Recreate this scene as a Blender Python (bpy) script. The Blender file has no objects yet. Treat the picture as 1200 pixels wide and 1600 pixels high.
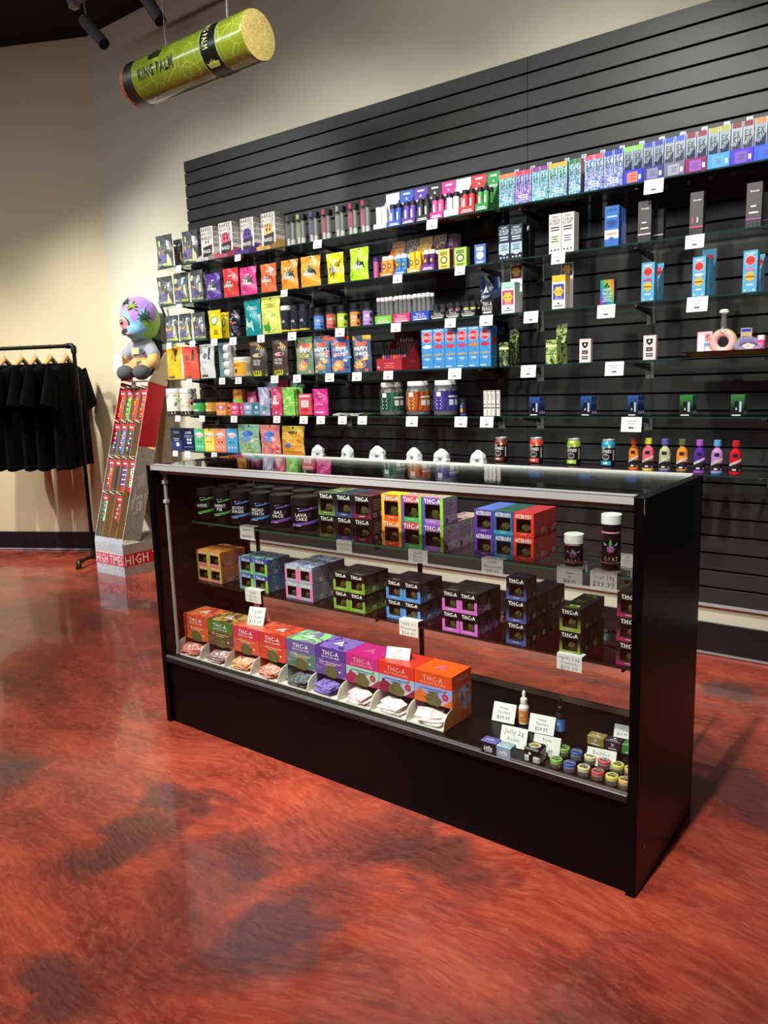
import bpy, math, random
from mathutils import Vector, Matrix
rnd = random.Random(7)
C = bpy.context.scene.collection
sc = bpy.context.scene

# ------------------------------------------------------------------ camera
CAM = Vector((2.35088, -1.66485, 1.23880))
CR = Vector((0.79444273, 0.60653021, -0.03133438))
CU = Vector((-0.07709404, 0.15188572, 0.98538685))
CW = Vector((-0.60242614, 0.78041773, -0.16742437))
FPX = 1208.56
cd = bpy.data.cameras.new('camera'); cam = bpy.data.objects.new('camera', cd); C.objects.link(cam)
cd.sensor_fit = 'VERTICAL'; cd.sensor_height = 36; cd.lens = FPX / 1600 * 36
cd.clip_start = .05
cam.matrix_world = Matrix(((CR.x, CU.x, -CW.x, CAM.x), (CR.y, CU.y, -CW.y, CAM.y), (CR.z, CU.z, -CW.z, CAM.z), (0, 0, 0, 1)))
sc.camera = cam
# ------------------------------------------------------------------ world and light
w = bpy.data.worlds.new('world'); sc.world = w; w.use_nodes = True
w.node_tree.nodes['Background'].inputs[0].default_value = (.9, .95, 1, 1)
w.node_tree.nodes['Background'].inputs[1].default_value = .05
sc.view_settings.view_transform = 'Standard'; sc.view_settings.look = 'None'
sc.view_settings.exposure = 0.0; sc.view_settings.gamma = 1; sc.view_settings.use_curve_mapping = False
sc.cycles.max_bounces = 8; sc.cycles.transparent_max_bounces = 24; sc.cycles.caustics_reflective = False
sc.cycles.sample_clamp_indirect = 4


def spot(name, loc, to, power, size=60, blend=.6, col=(1, .93, .82), r=.05):
    l = bpy.data.lights.new(name, 'SPOT'); l.energy = power; l.spot_size = math.radians(size); l.spot_blend = blend
    l.color = col; l.shadow_soft_size = r
    o = bpy.data.objects.new(name, l); C.objects.link(o); o.location = loc
    o.rotation_euler = (Vector(to) - Vector(loc)).to_track_quat('-Z', 'Y').to_euler()
    return o


def area(name, loc, to, power, sx, sy, col=(1, .95, .88)):
    l = bpy.data.lights.new(name, 'AREA'); l.energy = power; l.shape = 'RECTANGLE'; l.size = sx; l.size_y = sy; l.color = col
    o = bpy.data.objects.new(name, l); C.objects.link(o); o.location = loc
    o.rotation_euler = (Vector(to) - Vector(loc)).to_track_quat('-Z', 'Y').to_euler()
    return o


# track spots washing the slat wall
for x, tx, e in ((-2.1, -1.5, 200), (.5, -.6, 250), (1.0, .8, 250), (2.3, 2.0, 240)):
    spot('track_and_fill_spot', (x, -.35, 3.40), (tx, 1.77, 1.3), e, 66, .9, (1, .97, .91), .07)
spot('track_and_fill_spot', (1.3, -.2, 3.30), (.7, 1.77, 3.1), 40, 60, 1, (1, .96, .88), .06)
spot('track_and_fill_spot', (-2.2, -.2, 3.40), (-2.5, 1.79, 1.2), 230, 56, .9, (1, .99, .95), .03)
spot('track_and_fill_spot', (-1.9, -.6, 3.40), (-3.0, 1.5, .8), 330, 56, .9, (1, .97, .9), .03)
spot('track_and_fill_spot', (-3.4, -.9, 3.40), (-3.9, .9, .7), 360, 58, .9, (1, .93, .82), .03)
spot('track_and_fill_spot', (-.5, -.9, 3.5), (-.7, .9, 2.7), 60, 34, .8, (1, .97, .9), .05)  # narrow fill spot added to brighten the hanging roll
# wide track spots over counter and open floor; narrow ones added to brighten the counter
for x, tx in ((.3, .5), (1.7, 1.3)):
    spot('track_and_fill_spot', (x, -1.6, 3.45), (tx, .15, .6), 400, 34, .7, (1, .96, .9), .04)
    spot('track_and_fill_spot', (x, -1.9, 3.45), (tx, -.2, .2), 120, 70, .8, (1, .95, .88), .04)
area('fill_area_light', (0.2, -2.6, 3.6), (0.2, -2.2, 0), 130, 3.5, 1.6, (1, .95, .9))  # unseen soft fill added overhead for the whole room
area('fill_area_light', (-2.9, -2.2, 3.6), (-2.9, -1.8, 0), 90, 2.2, 1.6, (.86, .92, 1))  # cool unseen fill added to lift the shade on the left wall

# ------------------------------------------------------------------ materials


def lin(c):
    return c / 12.92 if c <= .04045 else ((c + .055) / 1.055) ** 2.4


def hexc(h):
    h = h.lstrip('#')
    if len(h) == 3: h = ''.join(a + a for a in h)
    return tuple(lin(int(h[i:i + 2], 16) / 255) for i in (0, 2, 4)) + (1,)


MC = {}


def nm(key, build):
    if key in MC: return MC[key]
    m = bpy.data.materials.new(key); m.use_nodes = True
    nt = m.node_tree; build(nt, nt.nodes, nt.links, nt.nodes['Principled BSDF']); MC[key] = m
    return m


def M(h, r=.5, m=0., coat=0., emit=0):
    def b(nt, n, l, p):
        p.inputs['Base Color'].default_value = hexc(h); p.inputs['Roughness'].default_value = r
        p.inputs['Metallic'].default_value = m; p.inputs['Coat Weight'].default_value = coat
        if r > .3:
            t = n.new('ShaderNodeTexNoise'); t.inputs['Scale'].default_value = 60
            mr = n.new('ShaderNodeMapRange'); mr.inputs[3].default_value = max(.05, r - .07); mr.inputs[4].default_value = min(1, r + .07)
            l.new(t.outputs[0], mr.inputs[0]); l.new(mr.outputs[0], p.inputs['Roughness'])
    return nm('surface_%s_%g_%g_%g' % (h, r, m, coat), b)


def swirl(c1, c2, c3, scale=9, r=.35, dist=1.6, name='printed_swirl'):
    def b(nt, n, l, p):
        tc = n.new('ShaderNodeTexCoord'); t = n.new('ShaderNodeTexNoise'); t.inputs['Scale'].default_value = scale
        t.inputs['Detail'].default_value = 1.2; t.inputs['Distortion'].default_value = dist
        cr = n.new('ShaderNodeValToRGB'); cr.color_ramp.interpolation = 'CONSTANT'
        e = cr.color_ramp.elements; e[0].color = hexc(c1); e[1].position = .47; e[1].color = hexc(c2)
        for pos, cc in ((.53, c3), (.6, c1), (.68, c2)):
            k = e.new(pos); k.color = hexc(cc)
        l.new(tc.outputs['Object'], t.inputs['Vector']); l.new(t.outputs[0], cr.inputs[0]); l.new(cr.outputs[0], p.inputs['Base Color'])
        p.inputs['Roughness'].default_value = r
    return nm('%s_%s_%s_%s_%g' % (name, c1, c2, c3, scale), b)


def grad(c1, c2, z0, z1, r=.4):
    """printed fade from c1 at local height z0 to c2 at z1"""
    def b(nt, n, l, p):
        tc = n.new('ShaderNodeTexCoord'); s = n.new('ShaderNodeSeparateXYZ'); mr = n.new('ShaderNodeMapRange')
        mr.inputs[1].default_value = z0; mr.inputs[2].default_value = z1
        cr = n.new('ShaderNodeValToRGB'); cr.color_ramp.elements[0].color = hexc(c1); cr.color_ramp.elements[1].color = hexc(c2)
        l.new(tc.outputs['Object'], s.inputs[0]); l.new(s.outputs[2], mr.inputs[0]); l.new(mr.outputs[0], cr.inputs[0]); l.new(cr.outputs[0], p.inputs['Base Color'])
        p.inputs['Roughness'].default_value = r
    return nm('printed_fade_%s_%s_%g_%g' % (c1, c2, z0, z1), b)


def holo(h0, h1, cells=220, val=.95, key='', metal=.55, sat=.8):
    """holographic foil: each flake has its own hue"""
    def b(nt, n, l, p):
        tc = n.new('ShaderNodeTexCoord'); v = n.new('ShaderNodeTexVoronoi'); v.inputs['Scale'].default_value = cells
        lw = n.new('ShaderNodeTexNoise'); lw.inputs['Scale'].default_value = 14; lw.inputs['Detail'].default_value = 1
        s = n.new('ShaderNodeSeparateColor'); mr = n.new('ShaderNodeMapRange'); ad = n.new('ShaderNodeMath'); ad.operation = 'MULTIPLY_ADD'
        ad.inputs[1].default_value = .5
        mr.inputs[1].default_value = .1; mr.inputs[2].default_value = .95; mr.inputs[3].default_value = h0; mr.inputs[4].default_value = h1
        ms_ = n.new('ShaderNodeMapRange'); ms_.inputs[3].default_value = sat * .35; ms_.inputs[4].default_value = min(1, sat * 1.15)
        cc = n.new('ShaderNodeCombineColor'); cc.mode = 'HSV'; l.new(s.outputs[2], ms_.inputs[0]); l.new(ms_.outputs[0], cc.inputs[1])
        mv = n.new('ShaderNodeMapRange'); mv.inputs[3].default_value = val * .15; mv.inputs[4].default_value = min(1, val)
        l.new(tc.outputs['Object'], v.inputs['Vector']); l.new(tc.outputs['Object'], lw.inputs['Vector']); l.new(v.outputs['Color'], s.inputs[0])
        l.new(s.outputs[0], ad.inputs[0]); l.new(lw.outputs[0], ad.inputs[2]); l.new(ad.outputs[0], mr.inputs[0]); l.new(mr.outputs[0], cc.inputs[0])
        l.new(s.outputs[1], mv.inputs[0]); l.new(mv.outputs[0], cc.inputs[2]); l.new(cc.outputs[0], p.inputs['Base Color'])
        p.inputs['Metallic'].default_value = metal; p.inputs['Roughness'].default_value = .3
    return nm('holographic_foil_%g_%g_%g_%s' % (h0, h1, cells, key), b)


def clear(tint, haze=0., key='clear_glass', rough=.02, ior=1.5):
    """thin clear sheet: transmission with fresnel gloss, optional faint haze"""
    def b(nt, n, l, p):
        out = n['Material Output']; tr = n.new('ShaderNodeBsdfTransparent'); tr.inputs[0].default_value = hexc(tint)
        g = n.new('ShaderNodeBsdfGlossy'); g.inputs['Roughness'].default_value = rough; fr = n.new('ShaderNodeFresnel'); 
        ge = n.new('ShaderNodeNewGeometry'); mm = n.new('ShaderNodeMath'); mm.operation = 'MULTIPLY_ADD'; mm.inputs[1].default_value = 1 / ior - ior; mm.inputs[2].default_value = ior
        l.new(ge.outputs['Backfacing'], mm.inputs[0]); l.new(mm.outputs[0], fr.inputs[0])
        mx = n.new('ShaderNodeMixShader'); l.new(fr.outputs[0], mx.inputs[0]); src = tr
        if haze:
            d = n.new('ShaderNodeBsdfDiffuse'); d.inputs[0].default_value = (.8, .82, .82, 1)
            m2 = n.new('ShaderNodeMixShader'); m2.inputs[0].default_value = haze; l.new(tr.outputs[0], m2.inputs[1]); l.new(d.outputs[0], m2.inputs[2]); src = m2
        l.new(src.outputs[0], mx.inputs[1]); l.new(g.outputs[0], mx.inputs[2]); l.new(mx.outputs[0], out.inputs['Surface'])
        n.remove(p)
    return nm('%s_%s_%g' % (key, tint, haze), b)


GLASS = clear('fafdfb', ior=1.42); GEDGE = M('1f3a33', .12); PLAS = clear('eef0ee', .12, 'clear_plastic', .08); BAGP = clear('e8ebe6', .25, 'clear_film', .15)
WHITE = M('eeeeea', .5); BLK = M('0d0d0e', .35); BLKM = M('101011', .7); PAPER = M('f2f2f0', .6); GREYT = M('77777a', .6); CHROME = M('c8c8c8', .15, 1)
ALU = M('b4b6b6', .45, .3); KRAFT = M('b08d5c', .8); BUD = swirl('5c5a2c', '7d6f34', '3a3a1d', 160, .9, .5, 'dried_bud')


def floor_mat(nt, n, l, p):
    tc = n.new('ShaderNodeTexCoord')

    def noise(sc_, det, dist, vec=None, rough=.55):
        t = n.new('ShaderNodeTexNoise'); t.inputs['Scale'].default_value = sc_; t.inputs['Detail'].default_value = det
        t.inputs['Distortion'].default_value = dist; t.inputs['Roughness'].default_value = rough
        l.new(vec or tc.outputs['Object'], t.inputs['Vector']); return t.outputs[0]

    def ramp(src, *st):
        r = n.new('ShaderNodeValToRGB'); e = r.color_ramp.elements
        e[0].position, e[0].color = st[0]; e[1].position, e[1].color = st[1]
        for pos, c in st[2:]:
            k = e.new(pos); k.color = c
        l.new(src, r.inputs[0]); return r.outputs[0]

    def mix(f, a, b, mode='MIX'):
        m = n.new('ShaderNodeMix'); m.data_type = 'RGBA'; m.blend_type = mode
        for s, v in ((0, f), (6, a), (7, b)):
            if isinstance(v, (float, int)): m.inputs[s].default_value = v
            elif isinstance(v, tuple): m.inputs[s].default_value = v
            else: l.new(v, m.inputs[s])
        return m.outputs[2]

    def math_(op, a, b=None, c=None):
        m = n.new('ShaderNodeMath'); m.operation = op
        for i, v in enumerate((a, b, c)):
            if v is None: continue
            if isinstance(v, (float, int)): m.inputs[i].default_value = v
            else: l.new(v, m.inputs[i])
        return m.outputs[0]
    G0, G1 = (0, 0, 0, 1), (1, 1, 1, 1)
    # trowel streaks: stretched coordinates, bent by a slow noise
    warp = n.new('ShaderNodeTexNoise'); warp.inputs['Scale'].default_value = 1.1; warp.inputs['Detail'].default_value = 2
    l.new(tc.outputs['Object'], warp.inputs['Vector'])
    wv = n.new('ShaderNodeVectorMath'); wv.operation = 'MULTIPLY_ADD'; wv.inputs[1].default_value = (.55, .55, 0)
    l.new(warp.outputs['Color'], wv.inputs[0]); l.new(tc.outputs['Object'], wv.inputs[2])
    mp = n.new('ShaderNodeMapping'); mp.inputs['Rotation'].default_value = (0, 0, math.radians(-25)); mp.inputs['Scale'].default_value = (1, 2.3, 1)
    l.new(wv.outputs[0], mp.inputs['Vector'])
    streak = noise(2.4, 8, .25, mp.outputs[0], .62); fine = noise(22, 6, .5, mp.outputs[0], .72)
    big = noise(1.25, 7, .7, wv.outputs[0], .62)
    base = ramp(streak, (.3, hexc('5c2118')), (.72, hexc('bb5236')), (.5, hexc('98392a')))
    base = mix(ramp(fine, (.45, G0), (.75, (.5, .5, .5, 1))), base, hexc('cc7452'))
    mp2 = n.new('ShaderNodeMapping'); mp2.inputs['Rotation'].default_value = (0, 0, math.radians(-32)); mp2.inputs['Scale'].default_value = (1, 7, 1); l.new(wv.outputs[0], mp2.inputs['Vector'])
    fib = noise(16, 6, .3, mp2.outputs[0], .75)
    base = mix(ramp(fib, (.5, G0), (.72, (.75, .75, .75, 1))), base, hexc('6e2a1e'))
    dark = ramp(big, (.51, G0), (.60, G1))
    # pooled dark pigment where it lies on this floor
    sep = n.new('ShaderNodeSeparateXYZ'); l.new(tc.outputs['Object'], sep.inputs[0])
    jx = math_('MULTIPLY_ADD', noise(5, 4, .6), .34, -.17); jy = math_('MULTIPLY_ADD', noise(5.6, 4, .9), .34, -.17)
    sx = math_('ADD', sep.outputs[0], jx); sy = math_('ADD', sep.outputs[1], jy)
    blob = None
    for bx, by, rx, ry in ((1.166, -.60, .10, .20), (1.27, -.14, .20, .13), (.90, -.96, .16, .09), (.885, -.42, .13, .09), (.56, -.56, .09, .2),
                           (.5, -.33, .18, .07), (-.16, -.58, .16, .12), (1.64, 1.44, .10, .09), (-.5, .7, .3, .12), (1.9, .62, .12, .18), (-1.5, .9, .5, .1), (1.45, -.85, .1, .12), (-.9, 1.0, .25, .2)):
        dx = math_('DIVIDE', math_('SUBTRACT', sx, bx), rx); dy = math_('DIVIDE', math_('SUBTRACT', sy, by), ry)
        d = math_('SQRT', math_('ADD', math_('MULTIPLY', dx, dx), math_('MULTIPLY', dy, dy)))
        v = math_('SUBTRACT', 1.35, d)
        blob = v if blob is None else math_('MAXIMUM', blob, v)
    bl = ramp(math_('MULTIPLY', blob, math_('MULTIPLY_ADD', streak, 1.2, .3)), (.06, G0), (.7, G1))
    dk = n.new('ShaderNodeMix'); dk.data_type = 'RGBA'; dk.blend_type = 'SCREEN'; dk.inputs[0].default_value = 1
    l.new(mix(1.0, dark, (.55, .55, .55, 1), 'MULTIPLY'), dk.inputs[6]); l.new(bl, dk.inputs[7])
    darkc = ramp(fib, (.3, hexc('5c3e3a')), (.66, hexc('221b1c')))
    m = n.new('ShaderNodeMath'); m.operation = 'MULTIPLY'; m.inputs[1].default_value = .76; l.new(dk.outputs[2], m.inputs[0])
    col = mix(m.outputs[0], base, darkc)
    l.new(col, p.inputs['Base Color'])
    p.inputs['Roughness'].default_value = .34; p.inputs['Specular IOR Level'].default_value = .3
    p.inputs['Coat Weight'].default_value = .6; p.inputs['Coat Roughness'].default_value = .07; p.inputs['Coat IOR'].default_value = 1.42
    bp = n.new('ShaderNodeBump'); bp.inputs['Strength'].default_value = .05; bp.inputs['Distance'].default_value = .01
    l.new(noise(9, 4, 1), bp.inputs['Height']); l.new(bp.outputs[0], p.inputs['Normal']); l.new(bp.outputs[0], p.inputs['Coat Normal'])


def paint(h, key, bump=.08, r=.6, sc_=180):
    def b(nt, n, l, p):
        t = n.new('ShaderNodeTexNoise'); t.inputs['Scale'].default_value = sc_; t.inputs['Detail'].default_value = 3
        tc = n.new('ShaderNodeTexCoord'); l.new(tc.outputs['Object'], t.inputs['Vector'])
        bp = n.new('ShaderNodeBump'); bp.inputs['Strength'].default_value = bump; bp.inputs['Distance'].default_value = .003
        l.new(t.outputs[0], bp.inputs['Height']); l.new(bp.outputs[0], p.inputs['Normal'])
        t2 = n.new('ShaderNodeTexNoise'); t2.inputs['Scale'].default_value = 1.3; l.new(tc.outputs['Object'], t2.inputs['Vector'])
        cr = n.new('ShaderNodeValToRGB'); c = hexc(h); e = cr.color_ramp.elements
        e[0].color = tuple(v * .94 for v in c[:3]) + (1,); e[1].color = c; l.new(t2.outputs[0], cr.inputs[0]); l.new(cr.outputs[0], p.inputs['Base Color'])
        p.inputs['Roughness'].default_value = r
    return nm(key, b)


FLOOR = nm('metallic_epoxy_floor', floor_mat)
WALLP = paint('cbcab4', 'cream_wall_paint'); WALLW = paint('cdc09c', 'tan_wall_paint'); CEIL = paint('020202', 'black_ceiling_paint', .1, .9)
SLAT = paint('2d2e2e', 'charcoal_slat_laminate', .03, .42, 90); LAM = paint('050506', 'black_laminate', .02, .32, 60); LAM.node_tree.nodes['Principled BSDF'].inputs['Specular IOR Level'].default_value = .14
CLOTH = paint('060607', 'black_cotton', .3, .95, 400); CLOTH.node_tree.nodes['Principled BSDF'].inputs['Specular IOR Level'].default_value = .08; FELT = paint('4a4b4e', 'grey_felt', .5, .95, 300)

# ------------------------------------------------------------------ geometry buffer


class G:
    def __init__(s): s.v = []; s.f = []; s.m = []; s.mats = []; s.sm = []

    def mi(s, m):
        if isinstance(m, str): m = M(m)
        if m not in s.mats: s.mats.append(m)
        return s.mats.index(m)

    def add(s, vs, fs, m, sm=False):
        o = len(s.v); s.v += [tuple(v) for v in vs]; k = s.mi(m)
        seen = set()
        for f in fs:
            q = tuple(sorted(f))
            if q in seen: continue
            seen.add(q); s.f.append(tuple(o + i for i in f)); s.m.append(k); s.sm.append(sm)
        return s

    def box(s, x0, x1, y0, y1, z0, z1, m, front=None, side=None, top=None, left=None, b=0.):
        """box; y0 is the front. optional other material for front / right side / top; b = chamfer"""
        if b <= 0:
            vs = [(x, y, z) for x in (x0, x1) for y in (y0, y1) for z in (z0, z1)]
            for f, mm in (((0, 4, 5, 1), front), ((4, 6, 7, 5), side), ((1, 5, 7, 3), top), ((0, 1, 3, 2), left or side), ((2, 3, 7, 6), None), ((0, 2, 6, 4), None)):
                o = len(s.v)
                s.add([vs[i] for i in f], [(0, 1, 2, 3)], mm or m)
            return s
        vs = []; idx = {}
        X = (x0, x1); Y = (y0, y1); Z = (z0, z1)
        for i in (0, 1):
            for j in (0, 1):
                for k in (0, 1):
                    dx, dy, dz = (b if i == 0 else -b), (b if j == 0 else -b), (b if k == 0 else -b)
                    for a, q in enumerate(((X[i], Y[j] + dy, Z[k] + dz), (X[i] + dx, Y[j], Z[k] + dz), (X[i] + dx, Y[j] + dy, Z[k]))):
                        idx[i, j, k, a] = len(vs); vs.append(q)
        o = len(s.v); s.v += vs

        def F(q, mm):
            s.f.append(tuple(o + idx[t] for t in q)); s.m.append(s.mi(mm)); s.sm.append(False)
        F([(0, 0, 0, 1), (1, 0, 0, 1), (1, 0, 1, 1), (0, 0, 1, 1)], front or m); F([(0, 1, 0, 1), (0, 1, 1, 1), (1, 1, 1, 1), (1, 1, 0, 1)], m)
        F([(1, 0, 0, 0), (1, 1, 0, 0), (1, 1, 1, 0), (1, 0, 1, 0)], side or m); F([(0, 0, 0, 0), (0, 0, 1, 0), (0, 1, 1, 0), (0, 1, 0, 0)], left or side or m)
        F([(0, 0, 1, 2), (1, 0, 1, 2), (1, 1, 1, 2), (0, 1, 1, 2)], top or m); F([(0, 0, 0, 2), (0, 1, 0, 2), (1, 1, 0, 2), (1, 0, 0, 2)], m)
        e = top or m
        for i in (0, 1):
            for j in (0, 1): F([(i, j, 0, 0), (i, j, 0, 1), (i, j, 1, 1), (i, j, 1, 0)], m)
            for k in (0, 1): F([(i, 0, k, 0), (i, 0, k, 2), (i, 1, k, 2), (i, 1, k, 0)], e if k else m)
        for j in (0, 1):
            for k in (0, 1): F([(0, j, k, 1), (0, j, k, 2), (1, j, k, 2), (1, j, k, 1)], e if k else m)
        for i in (0, 1):
            for j in (0, 1):
                for k in (0, 1): F([(i, j, k, 0), (i, j, k, 1), (i, j, k, 2)], m)
        return s

    def lathe(s, prof, seg=16, cx=0, cy=0, sy=1.):
        """prof: list of (r, z, material of the band above)"""
        for a in range(len(prof) - 1):
            r0, z0, m = prof[a]; r1, z1 = prof[a + 1][:2]
            if m is None: continue
            vs = []
            for i in range(seg):
                t = 2 * math.pi * i / seg; c, q = math.cos(t), math.sin(t) * sy
                vs += [(cx + r0 * c, cy + r0 * q, z0), (cx + r1 * c, cy + r1 * q, z1)]
            fs = [(2 * i, 2 * ((i + 1) % seg), 2 * ((i + 1) % seg) + 1, 2 * i + 1) for i in range(seg)]
            s.add(vs, fs, m, abs(z1 - z0) > 1e-5)
        return s

    def tube(s, pts, r, m, seg=8, caps=True, sm=True):
        pts = [Vector(p) for p in pts]; rs = r if isinstance(r, (list, tuple)) else [r] * len(pts)
        rings = []; up = Vector((0, 0, 1))
        for i, p in enumerate(pts):
            d = (pts[min(i + 1, len(pts) - 1)] - pts[max(i - 1, 0)]).normalized()
            a = d.cross(up if abs(d.z) < .95 else Vector((1, 0, 0))).normalized(); b = d.cross(a)
            rings.append([p + rs[i] * (math.cos(2 * math.pi * k / seg) * a + math.sin(2 * math.pi * k / seg) * b) for k in range(seg)])
        vs = [v for g in rings for v in g]
        fs = [(i * seg + k, i * seg + (k + 1) % seg, (i + 1) * seg + (k + 1) % seg, (i + 1) * seg + k) for i in range(len(pts) - 1) for k in range(seg)]
        s.add(vs, fs, m, sm)
        if caps:
            s.add(rings[0], [tuple(range(seg))], m); s.add(rings[-1], [tuple(reversed(range(seg)))], m)
        return s

    def grid(s, fn, nu, nv, m, sm=True):
        vs = [fn(i / nu, j / nv) for j in range(nv + 1) for i in range(nu + 1)]
        fs = [(j * (nu + 1) + i, j * (nu + 1) + i + 1, (j + 1) * (nu + 1) + i + 1, (j + 1) * (nu + 1) + i) for j in range(nv) for i in range(nu)]
        s.add(vs, fs, m, sm); return s

    # -- printed shapes laid on a face map fm(x, z, off)
    def rect(s, fm, x0, z0, x1, z1, m, n=1, off=1, sk=0.):
        return s.grid(lambda u, v: fm(x0 + (x1 - x0) * u, z0 + (z1 - z0) * v + sk * (u - .5), off), n, n if n > 1 else 1, m, n > 1)

    def disc(s, fm, cx, cz, rx, rz, m, off=2, n=14):
        vs = [fm(cx + rx * math.cos(2 * math.pi * i / n), cz + rz * math.sin(2 * math.pi * i / n), off) for i in range(n)]
        s.add([fm(cx, cz, off)] + vs, [(0, 1 + i, 1 + (i + 1) % n) for i in range(n)], m); return s

    def poly(s, fm, pts, m, off=2):
        c = (sum(p[0] for p in pts) / len(pts), sum(p[1] for p in pts) / len(pts)); n = len(pts)
        s.add([fm(*c, off)] + [fm(*p, off) for p in pts], [(0, 1 + i, 1 + (i + 1) % n) for i in range(n)], m); return s

    def burst(s, fm, cx, cz, r, m, n=9, off=2, inner=.45):
        return s.poly(fm, [(cx + (r if i % 2 == 0 else r * inner) * math.cos(math.pi * i / n), cz + (r if i % 2 == 0 else r * inner) * math.sin(math.pi * i / n)) for i in range(2 * n)], m, off)

    def text(s, fm, t, cx, cz, h, m, maxw=None, bold=.0, off=3, sk=0.):
        vs, fs, wd = textmesh(t, bold); k = h / .7; wx = k
        if maxw and wd * k > maxw: wx = maxw / wd
        s.add([fm(cx + (x - wd / 2) * wx, cz + (y - .35) * k + sk * (x - wd / 2) * wx, off) for x, y in vs], fs, m); return s

    def lines(s, fm, cx, z, w_, n, pitch, th, m, off=2):
        for i in range(n):
            ww = w_ * (1 if i % 2 == 0 else .72) / 2; s.rect(fm, cx - ww, z - i * pitch, cx + ww, z - i * pitch + th, m, 1, off)
        return s

    def mesh(s, name):
        me = bpy.data.meshes.new(name); me.from_pydata(s.v, [], s.f)
        for m in s.mats: me.materials.append(m)
        me.polygons.foreach_set('material_index', s.m); me.polygons.foreach_set('use_smooth', s.sm); me.update()
        return me


TX = {}


def textmesh(t, bold):
    if (t, bold) in TX: return TX[t, bold]
    c = bpy.data.curves.new('t', 'FONT'); c.body = t; c.resolution_u = 1; c.offset = bold * .35; c.space_character = 1.12; c.size = 1
    o = bpy.data.objects.new('t', c); me = o.to_mesh()
    vs = [(v.co.x, v.co.y) for v in me.vertices]; fs = [tuple(p.vertices) for p in me.polygons]
    # keep every face looking the same way
    x0 = min(v[0] for v in vs); x1 = max(v[0] for v in vs)
    vs = [(x - x0, y) for x, y in vs]
    o.to_mesh_clear(); bpy.data.objects.remove(o); bpy.data.curves.remove(c)
    TX[t, bold] = (vs, fs, x1 - x0); return TX[t, bold]


def front(y): return lambda x, z, o=1: (x, y - .0003 * o, z)
def right(x): return lambda s_, z, o=1: (x + .0003 * o, s_, z)
def topf(z): return lambda x, y, o=1: (x, y, z + .0003 * o)
def cyl(r, cy=0, a0=0): return lambda x, z, o=1: ((r + .0003 * o) * math.sin(x / r + a0), cy - (r + .0003 * o) * math.cos(x / r + a0), z)


def ob(name, g, parent=None, loc=(0, 0, 0), rot=0):
    o = bpy.data.objects.new(name, g.mesh(name) if isinstance(g, G) else g); C.objects.link(o)
    o.parent = parent; o.location = loc
    if rot: o.rotation_euler = (0, 0, rot)
    return o


def thing(name, g, label, cat, group=None, loc=(0, 0, 0), rot=0):
    o = ob(name, g, None, loc, rot); o['label'] = label; o['category'] = cat
    if group: o['group'] = group
    return o


def struct(name, g): o = ob(name, g); o['kind'] = 'structure'; return o


def dup(root, loc, label, rot=None, group=None):
    r = root.copy(); C.objects.link(r); r.location = loc; r['label'] = label
    if group: r['group'] = group
    if rot is not None: r.rotation_euler = (0, 0, rot)
    for ch in list(root.children):
        c = ch.copy(); C.objects.link(c); c.parent = r
        for g in ch.children:
            d = g.copy(); C.objects.link(d); d.parent = c
    return r


def ray(u, v): return CW + CR * ((u - 600) / FPX) - CU * ((v - 800) / FPX)
def onY(u, v, y): d = ray(u, v); return CAM + d * ((y - CAM.y) / d.y)
def onZ(u, v, z): d = ray(u, v); return CAM + d * ((z - CAM.z) / d.z)


# ------------------------------------------------------------------ the room
YW, YS, ZC = 1.792, 1.773, 3.67
XC = -2.81; A = math.radians(27); DL = Vector((-math.cos(A), -math.sin(A), 0)); NL = Vector((math.sin(A), -math.cos(A), 0))
struct('floor', G().box(-9, 5.6, -5.2, 4, -.05, 0, FLOOR))
struct('ceiling', G().box(-9, 5.6, -5.2, 2.2, ZC, ZC + .05, CEIL))
struct('wall_rear', G().box(XC, 5.6, YW, YW + .1, 0, ZC, WALLP))
g = G(); L = 6.2
P0 = Vector((XC, YW, 0)); P1 = P0 + DL * L; b0 = P0 - NL * .1; b1 = P1 - NL * .1
vs = [P0, P1, b1, b0]; vs = vs + [v + Vector((0, 0, ZC)) for v in vs]
g.add(vs, [(0, 1, 5, 4), (1, 2, 6, 5), (2, 3, 7, 6), (3, 0, 4, 7), (4, 5, 6, 7), (0, 3, 2, 1)], WALLW); struct('wall_left', g)
struct('wall_right', G().box(5.5, 5.6, -5.2, YW, 0, ZC, WALLP)); struct('wall_front', G().box(-9, 5.5, -5.2, -5.1, 0, ZC, paint('3a3936', 'dark_grey_paint')))
struct('wall_far_left', G().box(-9, -8.9, -5.1, -1, 0, ZC, WALLP))
# black skirting with its grey foot line
g = G().box(XC + .02, 5.5, YW - .014, YW, 0, .146, M('15161a', .3), b=.001); g.box(XC + .02, 5.5, YW - .017, YW - .014, .004, .014, M('8b8b8c', .4)); struct('baseboard_rear', g)
g = G()
for h0, h1, th, mm in ((0, .146, .014, M('12151c', .3)), (.004, .014, .018, M('9a9a9a', .4))):
    a = P0 + NL * .001; q = [a, a + DL * L, a + DL * L + NL * th, a + NL * th]
    vs = [v + Vector((0, 0, h0)) for v in q] + [v + Vector((0, 0, h1)) for v in q]
    g.add(vs, [(0, 1, 5, 4), (1, 2, 6, 5), (2, 3, 7, 6), (3, 0, 4, 7), (4, 5, 6, 7)], mm)
struct('baseboard_left', g)

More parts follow.
